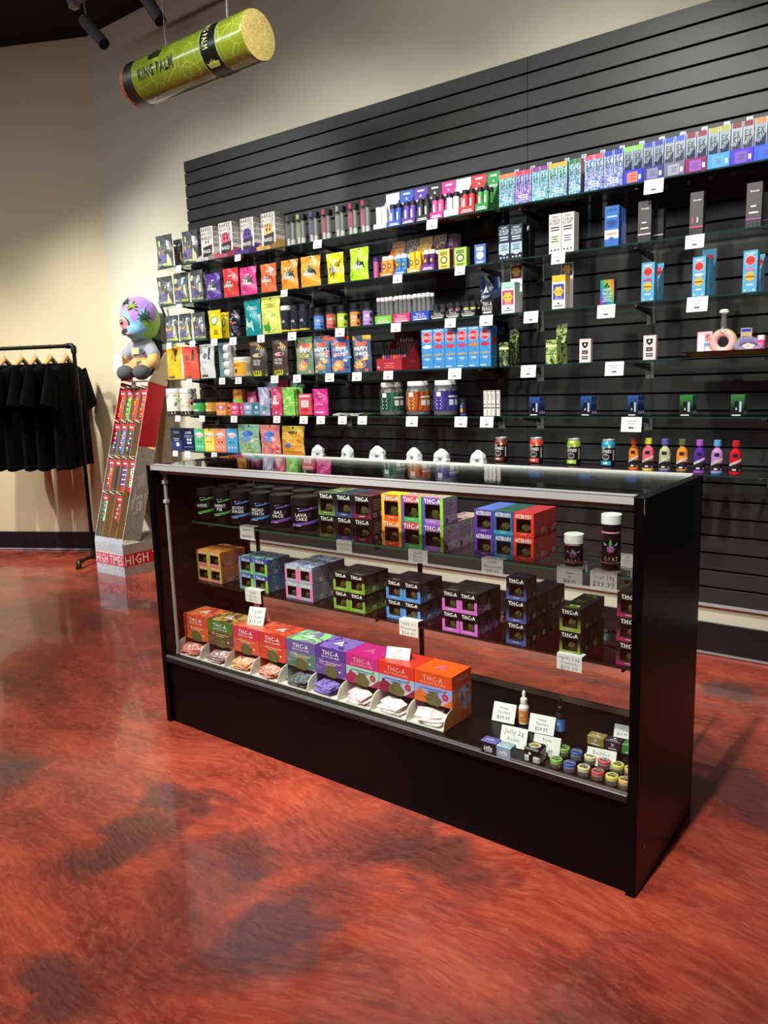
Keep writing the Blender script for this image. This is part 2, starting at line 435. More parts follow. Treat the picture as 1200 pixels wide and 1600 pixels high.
# ------------------------------------------------------------------ slat wall
GS = .0762; Z0 = 2.594
for x0, x1, lab in ((-1.839, .5985, 'charcoal grooved slatwall panel at the left, holding most of the packets'), (.5995, 3.037, 'charcoal grooved slatwall panel at the right, behind cans and sauce bottles')):
    g = G().box(x0, x1, YS + .012, YW - .0005, .225, 2.663, M('0a0a0a', .8)); g.box(x0, x1, YS - .001, YW - .001, .222, .236, ALU)
    pn = thing('slatwall_panel', g, lab, 'wall panel', 'slatwall panels')
    edges = [2.663] + [Z0 - k * GS for k in range(31)] + [.236]
    for k in range(len(edges) - 1):
        zt = edges[k] - (.0042 if k else 0); zb = edges[k + 1] + (.0042 if k < 31 else .001)
        s_ = G().box(x0, x1, YS, YS + .006, zb, zt, SLAT, b=.0012); s_.box(x0, x1, YS + .006, YS + .0125, zb + .012, zt - .012, SLAT)
        ob('slat', s_, pn)

# ------------------------------------------------------------------ glass shelves on the slat wall
ROW = dict(A=1.972, B=1.745, C=1.516, D=1.285, E=1.058, F=.831)
NAMES = dict(A='top', B='second', C='third', D='fourth', E='fifth', F='lowest')
SECT = ((-1.835, -.64, 'left', (-1.68, -.78)), (-.62, .575, 'middle', (-.53, .46)), (.595, 1.815, 'right', (.67, 1.19, 1.70)))
for r, z in ROW.items():
    for x0, x1, nmz, br in SECT:
        dz = {'left': 0, 'middle': -.001, 'right': 0}[nmz]
        g = G().box(x0, x1, 1.5, 1.756, z - .004 + dz, z + .002 + dz, GLASS, front=GEDGE, b=0)
        t = thing('glass_shelf', g, 'clear glass shelf, %s row of the slatwall, %s section' % (NAMES[r], nmz), 'shelf', 'glass shelves on the slatwall')
        for bx in br:
            b = G().box(bx - .018, bx + .018, YS - .006, YS, z - .075, z + .0, PLAS, b=.001)
            b.add([(bx - .003, 1.56, z - .006), (bx + .003, 1.56, z - .006), (bx + .003, YS - .006, z - .006), (bx - .003, YS - .006, z - .006),
                   (bx - .003, 1.56, z - .014), (bx + .003, 1.56, z - .014), (bx + .003, YS - .006, z - .04), (bx - .003, YS - .006, z - .04)],
                  [(0, 1, 2, 3), (4, 7, 6, 5), (0, 3, 7, 4), (1, 5, 6, 2), (0, 4, 5, 1)], BLK)
            k = ob('bracket', b, t)
            p = G().lathe([(0, z - .013, CHROME), (.010, z - .013, CHROME), (.012, z - .008, CHROME), (.008, z - .0045, None)], 10, bx, 1.565)
            ob('suction_pad', p, k)


# ------------------------------------------------------------------ kinds of goods (each builder makes one thing standing at its base centre)
def place(u0, u1, vt, vb, row, y=1.53, zs=None, dfl=0):
    """world x-range, base z and height of a front face seen between these picture edges, standing at depth y"""
    z = (ROW[row] + .0025) if zs is None else zs; vm = (vt + vb) / 2
    a = onY(u0, vm, y); b = onY(u1, vm, y); h = onY((u0 + u1) / 2, vt, y).z - z
    up_ = [q for q in ROW.values() if q > z + .05]
    if zs is None and up_ and y < 1.75: h = min(h, min(up_) - .006 - z)
    return a.x, b.x, z, h


CAT_OF = {}


def carton(u0, u1, vt, vb, row, col, label, side=None, top=None, d=.04, y=1.53, deco=None, name='carton', cat='box', group=None, zs=None, sdeco=None):
    x0, x1, z, h = place(u0, u1, vt, vb, row, y, zs); w_ = x1 - x0 - .0012
    g = G().box(-w_ / 2, w_ / 2, 0, d, 0, h, col if not isinstance(col, str) else M(col, .45), side=side and (M(side, .5) if isinstance(side, str) else side), top=top and (M(top, .5) if isinstance(top, str) else top), b=.0007)
    t = thing(name, g, label, cat, group, ((x0 + x1) / 2, y, z))
    f = G().rect(front(0), -w_ / 2 + .001, h - .0035, w_ / 2 - .001, h - .0028, GREYT, 1, 1)   # tuck-flap crease
    if deco: deco(f, front(0), w_, h)
    if sdeco: sdeco(f, right(w_ / 2), d, h)
    ob('printed_artwork', f, t)
    return t


def pouch_fm(w_, h, d):
    def prof(s_, t):
        if t > .86: k = 0.06 * (1 - (t - .86) / .14)
        else: k = (1 - (t / .86) ** 2.2) * .8 + .2 * math.sin(math.pi * min(1, t / .86))
        return d / 2 * k * max(0, 1 - abs(s_) ** 2.6)

    def fm(x, z, o=1):
        t = max(0, z / h); s_ = max(-1, min(1, x / (w_ / 2))); n = 1 - .05 * math.sin(math.pi * t)
        return (x * n, -prof(s_, t) - .0004 * o, z)
    return fm


def pouch(u0, u1, vt, vb, row, col, label, deco=None, y=1.56, d=.03, top=None, seed=0, rot=0, group=None, name='pouch', cat='packet', zs=None, lean=0):
    x0, x1, z, h = place(u0, u1, vt, vb, row, y, zs); w_ = x1 - x0 - .001
    r = random.Random(seed or int(u0 * 7 + vt)); fm = pouch_fm(w_, h, d); ph = r.random() * 6; am = w_ * .035
    m = M(col, .3, 0, .3) if isinstance(col, str) else col; tm = top and (M(top, .35) if isinstance(top, str) else top)

    def wob(p):
        x, yy, zz = p; t = zz / h
        return (x + am * math.sin(5.5 * t + ph) * t, yy + .004 * math.sin(9 * t + x / w_ * 7 + ph) * (1 if yy < 0 else .6) * min(1, 4 * t), zz + lean * x)
    fw = lambda x, z_, o=1: wob(fm(x, z_, o))
    g = G()
    g.grid(lambda a, b: fw((a - .5) * w_, b * h * (.88 if tm else 1), 0), 8, 12, m)
    g.grid(lambda a, b: (lambda p: (p[0], -p[1] * .9, p[2]))(wob(fm((.5 - a) * w_, b * h, 0))), 6, 8, m)
    g.grid(lambda a, b: (lambda p, q: tuple(p[i] * (1 - b) + q[i] * b for i in range(3)))(wob(fm((.5 - a) * w_, 0, 0)), (lambda p: (p[0], -p[1] * .9, p[2]))(wob(fm((.5 - a) * w_, 0, 0)))), 6, 1, m)
    t = thing(name, g, label, cat, group, ((x0 + x1) / 2, y, z), rot)
    sg = G(); mm = tm or m
    sg.grid(lambda a, b: fw((a - .5) * w_, h * (.88 + .12 * b), 0), 8, 3, mm)
    sg.rect(fw, -w_ * .48, h * .9, w_ * .48, h * .907, GREYT, 6, 2); sg.disc(fw, 0, h * .95, w_ * .05, w_ * .03, M('1a1a1a'), 2, 8)
    ob('sealed_top', sg, t)
    if deco: f = G(); deco(f, fw, w_, h); ob('printed_artwork', f, t)
    return t


def bottle(u0, u1, vt, vb, row, prof, label, name='jar', cat='jar', deco=None, y=1.56, cap='lid', seg=16, zs=None, group=None, a0=0, r=None, z=None, h=None, x=None):
    """prof(r, h) -> (body profile, cap profile, label radius)"""
    if x is None:
        x0, x1, z_, h_ = place(u0, u1, vt, vb, row, y, zs); r_ = (x1 - x0) / 2 * .81; x = (x0 + x1) / 2
        r = r or r_; z = z_ if z is None else z; h = h or h_
    bp, cp, lr = prof(r, h)
    t = thing(name, G().lathe(bp, seg), label, cat, group, (x, y, z)); ob(cap, G().lathe(cp, seg), t)
    if deco: f = G(); deco(f, cyl(lr, 0, a0), r, h); ob('wrap_label', f, t)
    return t


def jarprof(body, lid, lidh=.22, neck=.96, lidr=.98):
    b = M(body, .3) if isinstance(body, str) else body; c = M(lid, .4) if isinstance(lid, str) else lid

    def f(r, h):
        k = h * (1 - lidh)
        return ([(0, 0, b), (r * .9, 0, b), (r, .05 * h, b), (r, k * .93, b), (r * neck * .93, k * .985, b), (r * neck * .9, k, None)],
                [(r * neck * .9, k, c), (r * lidr, k + .004 * h, c), (r * lidr, h * .985, c), (r * lidr * .93, h, c), (0, h, None)], r)
    return f


def tag(u, v, label, wpx=None, y=1.496, row=None, zc=None, lean=0, ln=2, hs=1.):
    """white price ticket hanging from the shelf edge, its holder clipped on the glass"""
    p = onY(u, v, y); w_ = .047 if wpx is None else wpx; h = w_ * .72 * hs
    g = G().box(-w_ / 2, w_ / 2, -.0006, .0006, -h / 2, h / 2, PAPER); t = thing('price_tag', g, label, 'price tag', 'price tags', (p.x, y, p.z))
    if lean: t.rotation_euler = (lean, 0, 0)
    f = G().lines(front(-.0006), 0, h * .15, w_ * .5, ln, h * .2, h * .05, M('a9a9a9', .7)); f.rect(front(-.0006), -w_ * .13, -h * .34, w_ * .13, -h * .22, M('55555a', .7)); ob('printed_text', f, t)
    return t


def tri(f, fm, x, z, s_, m, o=2):
    f.poly(fm, [(x - s_, z - s_ * .8), (x, z + s_), (x + s_ * .35, z + s_ * .3), (x - .35 * s_, z - .75 * s_)], m, o); f.poly(fm, [(x + s_ * .1, z - .8 * s_), (x + s_ * .45, z + .1 * s_), (x + s_, z - .8 * s_)], m, o)


W = M('f4f4f2', .5)
MISC = ['f08030', 'd83a3a', '3a8fd8', '5aa84a', 'e8c030', '9050b0', 'e070a0', '30a8a0']


def tray(u0, u1, vt, vb, row, col, label, hz, d=.11, y=1.515, txt=None, hcol=None, htxt=None, group='display trays', sub=None, hmat=None, clip=None):
    """counter display: low open tray, cheeks rising to a header card at the back. hz = header height"""
    x0, x1, z, h = place(u0, u1, vt, vb, row, y); w_ = x1 - x0 - .002; m = M(col, .45) if isinstance(col, str) else col; hm = hmat or (M(hcol or col, .45))
    g = G().box(-w_ / 2, w_ / 2, 0, .0015, 0, h, m); g.box(-w_ / 2, w_ / 2, 0, d, 0, .0015, m)
    for s_ in (-1, 1):
        xo = s_ * w_ / 2; xi = xo - s_ * .0012
        pts = [(0, 0), (d, 0), (d, hz * .8), (d * .93, hz * .8), (d * .35, h * 1.08), (0, h)]
        vs = [(xo, p[0], p[1]) for p in pts] + [(xi, p[0], p[1]) for p in pts]; n = 6
        g.add(vs, [tuple(range(n)), tuple(reversed(range(n, 2 * n)))] + [(i, (i + 1) % n, (i + 1) % n + n, i + n) for i in range(n)], m)
    t = thing('display_tray', g, label, 'display tray', group, ((x0 + x1) / 2, y, z))
    hc = G().box(-w_ / 2, w_ / 2, d - .002, d, 0, hz, hm)
    fh = front(d - .002)
    if htxt == 'tri': tri(hc, fh, 0, hz * .8, w_ * .09, W); hc.text(fh, 'IMPERIAL', 0, hz * .68, hz * .07, W, w_ * .7, .02); hc.rect(fh, -w_ * .25, hz * .9, w_ * .25, hz * .94, W)
    elif htxt: hc.text(fh, htxt, 0, hz * .8, hz * .12, W, w_ * .8, .01)
    if clip: hc.box(-clip * .5 + w_ * .05, clip * .5 + w_ * .05, d - .004, d - .001, hz - clip * .1, hz + clip * .9, HOLS[1]); hc.text(front(d - .004), 'EXKD', w_ * .05, hz + clip * .4, clip * .35, BLK, clip * .8)
    ob('header_card', hc, t)
    f = G()
    if txt == 'bars': f.rect(front(0), -w_ * .3, h * .42, w_ * .3, h * .55, W); f.rect(front(0), -w_ * .38, h * .2, w_ * .38, h * .3, W)
    elif txt:
        f.text(front(0), txt[0], 0, h * .72, h * .24, W, w_ * .8, .015)
        if len(txt) > 1: f.text(front(0), txt[1], 0, h * .42, h * .26, W, w_ * .86, .015); f.rect(front(0), -w_ * .36, h * .12, w_ * .36, h * .22, W)
    if f.v: ob('printed_artwork', f, t)
    return t, (x0 + x1) / 2, y, z, w_


def vial(x, y, z, r, h, body, cap, label, cath='vial', group=None, caph=.2, band=None, name='vial'):
    b = M(body, .35) if isinstance(body, str) else body; c = M(cap, .35) if isinstance(cap, str) else cap
    t = thing(name, G().lathe([(0, 0, b), (r, 0, b), (r, h * (1 - caph), None)], 10), label, cath, group, (x, y, z))
    ob('cap', G().lathe([(r * .95, h * (1 - caph) - .0005, c), (r * 1.02, h * (1 - caph), c), (r * 1.02, h * .99, c), (r * .9, h, c), (0, h, None)], 10), t)
    if band: f = G(); band(f, cyl(r), r, h); ob('wrap_label', f, t)
    return t


ORD = ['first', 'second', 'third', 'fourth', 'fifth', 'sixth', 'seventh', 'eighth', 'ninth', 'tenth', 'eleventh', 'twelfth', 'thirteenth']
HOLS = [holo(.45, .75), holo(.4, .62, 300, 1, 'b', .3, .35), holo(.55, .72, 90, 1, 'c'), holo(.0, 1., 260, 1, 'd')]

# ================= top row (A)


def d_grey(f, fm, w_, h):
    f.rect(fm, -w_ * .45, h * .05, w_ * .45, h * .85, M('6d7378', .35), 5, 1)
    f.disc(fm, -w_ * .12, h * .3, w_ * .3, h * .15, M('6a5ba8'), 2); f.poly(fm, [(-w_ * .4, h * .56), (-w_ * .18, h * .48), (w_ * .12, h * .58), (w_ * .02, h * .42), (-w_ * .3, h * .42)], M('e8a04c'), 2)
    f.poly(fm, [(w_ * .2, h * .08), (w_ * .42, h * .08), (w_ * .36, h * .6), (w_ * .24, h * .6)], M('d8cd9c'), 3)
    f.rect(fm, w_ * .02, h * .07, w_ * .46, h * .15, M('9cc04a'), 2, 3); f.rect(fm, -w_ * .42, h * .68, -w_ * .25, h * .85, M('bcd08a'), 2, 2)
    f.poly(fm, [(w_ * .05, h * .6), (w_ * .34, h * .55), (w_ * .3, h * .84), (w_ * .12, h * .84)], M('c6d2e0', .2), 2)
    for i in range(3): f.disc(fm, -w_ * .32 + i * w_ * .15, h * .12, w_ * .05, h * .03, M('c8d8b8'), 3, 8)


gy = '4c5052'; gg = 'grey roll pouches at the left shelf ends'
for n_, (a, b, c, d_, rw) in enumerate(((245, 270, 367, 419, 'A'), (285.5, 310, 360, 413, 'A'), (247, 270.5, 432, 479, 'B'), (272, 295.5, 426, 476, 'B'), (298, 318, 422, 472, 'B'), (259, 279, 493, 536, 'C'), (280.5, 299.5, 490, 534, 'C'), (302, 322, 488, 531, 'C'))):
    rr = dict(A='top', B='second', C='third')[rw]; k = dict(A=('at the left end', 'beside the patterned cartons'), B=('at the left end', 'in the middle of three', 'beside the purple pouch'), C=('at the left end', 'in the middle of three', 'beside the yellow pouches'))[rw][n_ if rw == 'A' else (n_ - 2 if rw == 'B' else n_ - 5)]
    pouch(a, b, c, d_, rw, gy, 'grey pouch with purple and orange art, %s shelf, %s' % (rr, k), d_grey, d=.035, group=gg, y=1.53)
pouch(272, 286, 374, 414, 'A', '2b2e30', 'darker grey pouch set back between the two on the top shelf', d_grey, y=1.62, d=.03)
pouch(318.5, 326, 424, 470, 'B', '3a3d40', 'grey pouch half hidden behind the purple pouch', d_grey, y=1.60, d=.02)


def baked(cc):
    def d(f, fm, w_, h):
        for i, t in enumerate(('BAKED', 'HOUSE', 'BAKED')): f.text(fm, t, 0, h * (.92 - i * .12), h * .1, BLK, w_ * .9, .03)
        f.disc(fm, 0, h * .52, w_ * .36, h * .2, M(cc), 2); f.disc(fm, -w_ * .1, h * .56, w_ * .05, h * .05, BLK, 3, 8); f.disc(fm, w_ * .12, h * .56, w_ * .05, h * .05, BLK, 3, 8)
        f.poly(fm, [(-w_ * .4, h * .1), (w_ * .36, h * .14), (w_ * .42, h * .48), (-w_ * .34, h * .42)], M('2e2b2a'), 4); f.text(fm, 'BAKED', 0, h * .3, h * .1, W, w_ * .6, .02, 6)
    return d


def baked_s(cc):
    def d(f, fm, dd, h):
        for i, t in enumerate(('BAKED', 'BEYOND', 'NOISE', 'BAKED')): f.text(fm, t, dd / 2, h * (.92 - i * .15), h * .12, BLK, dd * .9, .03)
        f.rect(fm, 0, 0, dd, h * .3, M(cc))
    return d


for (a, b, c, d_, cc, nmc) in ((314, 333, 354, 402, 'd9d2cc', 'white'), (342, 363, 347, 396, 'c75d74', 'pink'), (376, 396.5, 340, 392, '5a4296', 'purple'), (408.5, 430, 332, 388, 'd6ab68', 'tan')):
    t = carton(a, b, c, d_, 'A', 'e9e6de', 'white carton with black lettering, round face and %s lower tray' % nmc, d=.075, y=1.545, deco=baked(cc), sdeco=baked_s(cc), group='lettered cartons on the top shelf', top='cfcac0')
    x0, x1, z, h = place(a, b, c, d_, 'A', 1.545); w_ = x1 - x0
    lp = G(); m = M(cc, .5)
    lp.box(-w_ / 2, w_ / 2, -.044, -.0008, 0, .0012, m)
    lp.add([(-w_ / 2, -.044, 0), (w_ / 2, -.044, 0), (w_ / 2, -.048, .018), (-w_ / 2, -.048, .018)], [(0, 1, 2, 3), (3, 2, 1, 0)], m)
    for s_ in (-1, 1): lp.add([(s_ * w_ / 2, -.044, 0), (s_ * w_ / 2, -.001, 0), (s_ * w_ / 2, -.001, .045), (s_ * w_ / 2, -.048, .018)], [(0, 1, 2, 3), (3, 2, 1, 0)], m)
    lp.text(front(-.0475), '10000', w_ * .1, .009, .008, M('5a3028'), w_ * .5); ob('lower_tray', lp, t)
for i, (a, c, d_, cc, nmc) in enumerate(((447, 339, 382, '3a3a3c', 'black'), (463, 336, 381, '8f9a5c', 'olive'), (483, 332, 377, '4a4478', 'navy'), (502.5, 328, 372.5, 'a83050', 'crimson'), (524, 323, 368, '87907c', 'grey green'), (544, 319, 364, 'b03548', 'red'), (563.5, 314, 360.5, 'b8305c', 'magenta'))):
    wpx = 14.6; x0, x1, z, h = place(a, a + wpx, c, d_, 'A'); r = (x1 - x0) / 4
    g = G(); g.lathe([(0, 0, PLAS), (r, 0, PLAS), (r, h * .98, PLAS), (0, h, None)], 10, -r); g.lathe([(0, 0, PLAS), (r, 0, PLAS), (r, h * .98, None)], 10, r)
    t = thing('twin_tube', g, 'clear twin tube pack with %s card and black cap, %s from the left' % (nmc, ORD[i]), 'tube', 'twin tube packs', ((x0 + x1) / 2, 1.53, z))
    ob('card', G().box(-r * 1.9, -r * .2, -.001, .001, h * .2, h * .92, M(cc)), t)
    ob('inner_device', G().tube([(r, 0, .004), (r, 0, h * .78)], r * .55, M('9a9a98', .3, .3), 8).tube([(-r, .003, .004), (-r, .003, h * .26)], r * .55, M('e6e6e2'), 8).tube([(r, 0, .004), (r, 0, h * .2)], r * .7, M('e6e6e2'), 8), t)
    ob('cap', G().box(-r * 1.95, r * 2.1, -r, r, h * .8, h * 1.0, BLK, b=.002).box(-r * .9, r * .3, -r - .0015, -r, h * .84, h * 1.01, M(cc)), t)
# eight small trays of flavoured vials
AT = (('d9d8d2', 583, 604.3, 349.5, 361, 'white', 'e4e4e0', 'f2f2f0'), ('3c5fb4', 604.6, 626.3, 344.5, 357, 'blue', '3f62b8', '10102a'), ('5f3f9a', 626.6, 648.4, 340.6, 352, 'purple', '6a4aa8', '202028'), ('2c2c2e', 648.8, 670.4, 336, 348, 'black', '2e3436', '18181a'),
      ('cf3a86', 670.8, 692.4, 331, 344, 'pink', 'dd5a98', '19191a'), ('e6e5de', 692.8, 716.8, 327, 340.5, 'cream', 'e0ddd8', '19191a'), ('d2333c', 717.2, 741.2, 322, 336, 'red', 'd84048', '19191a'), ('2f8a44', 741.6, 762.5, 317, 332, 'green', '58a858', '19191a'))
for cc, a, b, c, d_, nmc, vc, cp in AT:
    t, x, y, z, w_ = tray(a, b, c, d_, 'A', cc, '%s display tray with header card on the top middle shelf' % nmc, .184, .115, txt='bars', htxt='tri', y=1.505, group='small trays of bright vials')
    for j, (dx, dy) in enumerate(((-.22, .02), (.22, .02), (-.2, .06), (.24, .06))):
        vial(x + dx * w_, y + dy, z + .002, w_ * .185, .103, vc, cp if not (nmc == 'white') else 'f0f0ee', '%s vial in the %s tray, %s' % (nmc if nmc != 'black' else 'dark grey', nmc, ('front left', 'front right', 'back left', 'back right')[j]), group='vials in the top shelf trays', caph=.2,
             band=lambda f, fm, r, h: f.rect(fm, -r * .35, h * .2, r * .25, h * .62, M('e8e8e8'), 3))
# holographic cartons in pairs
EXH = [holo(.2, .68, 200, 1.6, 'or', .6), holo(.5, .78, 200, 1.5, 'rd', .6), holo(.35, .6, 200, 1.7, 'tl', .5), holo(.15, .68, 200, 1.6, 'yl', .5), holo(.3, .66, 200, 1.4, 'gr', .6), holo(.45, .7, 200, 1.6, 'r2', .6), holo(.56, .68, 200, 1.5, 'bl', .7)]
EXP = [(780, 792.5, 805, 'orange', 'e87830'), (805.3, 818, 830.8, 'red', 'd0404c'), (831.2, 844, 856.8, 'plum', '8a3a90'), (857.2, 871, 886.5, 'yellow', 'e0b030'), (889, 898.5, 908, 'green', '2f7a3c'), (913.5, 928, 942.8, 'rose', 'd8506c'), (943.2, 958.5, 973.8, 'blue', '2438b0'),
       (974.4, 989.5, 1004.6, 'lime', '7ac850'), (1005, 1020.6, 1037, 'indigo', '3038a0'), (1037.6, 1053.6, 1070.4, 'azure', '2a58c8'), (1071, 1088, 1105.2, 'crimson', '7a2038'), (1105.8, 1123.4, 1141, 'leopard', '9aa040'), (1141.6, 1159.4, 1177.4, 'maroon', '6a2020'), (1178, 1198, 1219, 'tiger', 'c07a40')]
for i, (a, m_, b, nmc, cc) in enumerate(EXP):
    flat = i >= 7; y = 1.53
    k = (b - 780) / 425; vt = 272 - k * 69; vb = 322 - k * 60
    x0, x1, z, h = place(a, b, vt, vb, 'A', y); h = .139 + .012 * k - .0025
    hol = EXH[i % 7] if not flat else EXH[6]
    if flat: hol = holo(.46, .66, 6, .3, 'f%d' % (i % 3), .8, .75 if i % 3 else .35)
    w_ = x1 - x0 - .0015; hl = .056
    g = G().box(-w_ / 2, w_ / 2, -.004, -.0028, 0, hl, hol if not flat else M(('2a3fd0', '3a3a80', '6a6a88', '7a2a50', '4a90e8', '4a3ad8', '3a58e8')[i - 7], .25, .3))
    g.box(-w_ / 2, w_ / 2, -.004, .09, 0, .0012, hol)
    t = thing('display_tray', g, 'shiny display tray with %s header behind two foil cartons, top right shelf' % nmc, 'display tray', 'foil trays on the top right shelf', ((x0 + x1) / 2, y, z))
    ob('header_card', G().box(-w_ / 2, w_ / 2, .088, .09, 0, h * 1.10, M(cc, .3)).box(-.009, .013, .085, .088, h * 1.06, h * 1.26, HOLS[1]).text(front(.085), 'EX', .002, h * 1.2, .006, BLK).text(front(.085), 'KD', .002, h * 1.12, .006, BLK), t)
    f = G()
    if flat:
        f.rect(front(-.004), -w_ * .3, hl * .15, w_ * .25, hl * .85, M(('e07850', '7a7aa0', '9098a8', '8a48b0', '50a0f0', '7050b0', '3060f8')[i - 7], .3), 1, 1); f.rect(front(-.004), w_ * .3, hl * .3, w_ * .42, hl * .6, W)
        for q in range(9): f.rect(front(-.004), -w_ * .45 + q * w_ * .1, hl * .02, -w_ * .40 + q * w_ * .1, hl * .07, M('c8c060'))
        f.lines(front(-.004), 0, hl * .6, w_ * .3, 3, hl * .12, hl * .04, M('404060'), 2)
    else: f.lines(front(-.004), 0, hl * .65, w_ * .6, 3, hl * .16, hl * .05, M('d8e4f8', .3, .4), 2)
    ob('printed_artwork', f, t)
    for s_ in (0, 1):
        bw = (x1 - x0) / 2 - .0018; bx = x0 + (x1 - x0) * (.25 + .5 * s_)
        g = G().box(-bw / 2, bw / 2, 0, .03, 0, h, hol, side=M('b8c0d8', .25, .6), top=M(cc, .3), b=.0008)
        c_ = thing('foil_carton', g, 'holographic foil carton, %s of the pair under the %s header' % (('left', 'right')[s_], nmc), 'box', 'foil cartons on the top right shelf', (bx, y - .0015, z + .0022))
        f = G(); ink = M('15151c', .4) if flat or i in (3,) else M('26264a', .4)
        f.text(front(0), 'EX', 0, h * .72, h * .15, ink, bw * .6); f.text(front(0), 'KD', bw * .05, h * .59, h * .15, ink, bw * .7); f.rect(front(0), -bw * .3, h * .47, bw * .3, h * .48, ink); f.rect(front(0), -bw * .5, h * .87, bw * .5, h, M(cc, .3), 1, 1)
        for q in (0, 1): f.rect(front(0), (-.47 if q == 0 else .43) * bw, 0, (-.43 if q == 0 else .47) * bw, h, M('c8d4f0', .2, .5), 1, 2)
        ob('printed_artwork', f, c_)

# ================= second row (B)


def d_d9(c2, c3='f4f4f4'):
    def d(f, fm, w_, h):
        f.burst(fm, 0, h * .46, w_ * .45, M('3a6a34'), 11, 2, .4); f.poly(fm, [(-w_ * .4, h * .34), (w_ * .38, h * .37), (w_ * .3, h * .56), (-w_ * .26, h * .56)], M('2a2a3a'), 3)
        f.text(fm, 'D9', -w_ * .05, h * .5, h * .13, W, w_ * .55, .05, 5); f.text(fm, 'DRINKS', 0, h * .4, h * .09, W, w_ * .75, .05, 6)
        f.rect(fm, -w_ * .13, h * .72, w_ * .13, h * .755, W, 2, 2); f.lines(fm, 0, h * .14, w_ * .6, 2, h * .04, h * .018, M(c3), 2)
        f.poly(fm, [(w_ * .05, h * .55), (w_ * .42, h * .82), (w_ * .44, h * .76), (w_ * .15, h * .55)], M(c2), 1); f.poly(fm, [(-w_ * .44, h * .1), (-w_ * .2, h * .25), (-w_ * .44, h * .2)], M(c2), 1)
    return d


for a, b, c, d_, cc, c2, nmc in ((322.5, 345, 427, 468, '5c3a9c', '8a5ac8', 'purple'), (349, 373, 419, 466.5, 'e03a3e', 'a02a60', 'red'), (375.5, 401.5, 417, 463, 'e8418c', 'b050c8', 'hot pink'), (407.5, 432, 412, 459.5, 'f26a3c', 'a85ab8', 'coral'), (439.5, 466, 406, 454, 'f79a2e', 'f0622c', 'orange'),
                                 (470, 501, 400, 450.5, 'f0a630', '8a5aa8', 'golden'), (511.5, 538, 395, 446.5, 'f6e01c', 'c8a020', 'yellow'), (547, 576, 387, 441, 'b4e62a', '6aa82a', 'lime green')):
    pouch(a, b, c, d_, 'B', cc, '%s edible pouch with white lettering on the second shelf' % nmc, d_d9(c2), d=.04, group='bright pouches on the second shelf', y=1.535)
BT = (('f0822c', 593.2, 613.8, 425, 435, 'orange', 'f0a040', 'f0ebe0', 'b07a40'), ('2a6ab8', 614.4, 635, 422, 432, 'blue', '4a90d0', 'e8e8e4', '3a4c68'), ('eaa832', 635.4, 657, 418, 430, 'amber', 'f0c038', 'f2c81c', 'a89240'), ('6c3a94', 657.4, 679, 413.5, 426, 'violet', '5a2a6c', 'e8e4ea', '4a2848'))
for cc, a, b, c, d_, nmc, vc, cp, hc in BT:
    t, x, y, z, w_ = tray(a, b, c, d_, 'B', cc, '%s display tray with patterned header on the second middle shelf' % nmc, .178, .115, txt='bars', hmat=swirl(hc, '2a2018', 'c8a860', 60), y=1.505, group='small trays of shot bottles')
    for j, (dx, dy) in enumerate(((-.22, .02), (.22, .02), (-.2, .06), (.22, .06))):
        vial(x + dx * w_, y + dy, z + .002, w_ * .19, .094, vc, cp, '%s shot bottle in the %s tray, %s' % (nmc, nmc, ('front left', 'front right', 'back left', 'back right')[j]), 'bottle', group='shot bottles on the second shelf', name='shot_bottle',
             band=lambda f, fm, r, h: f.disc(fm, 0, h * .48, r * .65, h * .15, M('3a2a1c'), 1).disc(fm, 0, h * .48, r * .4, h * .09, M('c8b070'), 2))
for i, (a, b) in enumerate(((584.5, 591),)):
    x0, x1, z, h = place(a, b, 403, 436, 'B'); vial((x0 + x1) / 2, 1.53, z, (x1 - x0) / 2, h, 'c06090', '4a2a8c', 'pink shot bottle with purple cap standing left of the orange tray', 'bottle', name='shot_bottle')
    vial((x0 + x1) / 2 + .025, 1.56, z, (x1 - x0) / 2, h, 'c06090', '4a2a8c', 'purple capped shot bottle just behind the lone pink one', 'bottle', name='shot_bottle')


def d_pack(c2, ink):
    def d(f, fm, w_, h):
        f.disc(fm, 0, h * .45, w_ * .32, h * .2, M(ink), 2); f.disc(fm, 0, h * .45, w_ * .22, h * .13, M(c2), 3)
        for i in range(5): f.rect(fm, -w_ * .3 + i * w_ * .13, h * .68, -w_ * .22 + i * w_ * .13, h * .88, M(ink), 1, 2)
        f.lines(fm, 0, h * .14, w_ * .7, 2, h * .06, h * .03, M(ink), 2)
    return d


carton(684.8, 702.5, 389.5, 421, 'B', 'f0d060', 'yellow carton with brown emblem beside the violet tray', d=.03, y=1.515, deco=d_pack('e8e0a0', '4a4018'), side='6a3040')
carton(709.5, 729, 386.5, 420, 'B', 'a8c858', 'pale green carton with emblem on the second middle shelf', d=.03, y=1.515, deco=d_pack('e0ecc0', '30482a'), side='7a9a3c')
carton(741, 759, 381.5, 414, 'B', '4a6cb8', 'small blue and white patterned carton on the second shelf', d=.028, y=1.53, deco=d_pack('e8ecf8', 'e0e8f8'), side='20243c')
carton(688, 712, 366, 412, 'B', '4a2444', 'tall dark purple patterned carton standing behind the yellow one', d=.05, y=1.63, deco=d_pack('8a4a88', 'c08ab8'), side='d0b8cc')


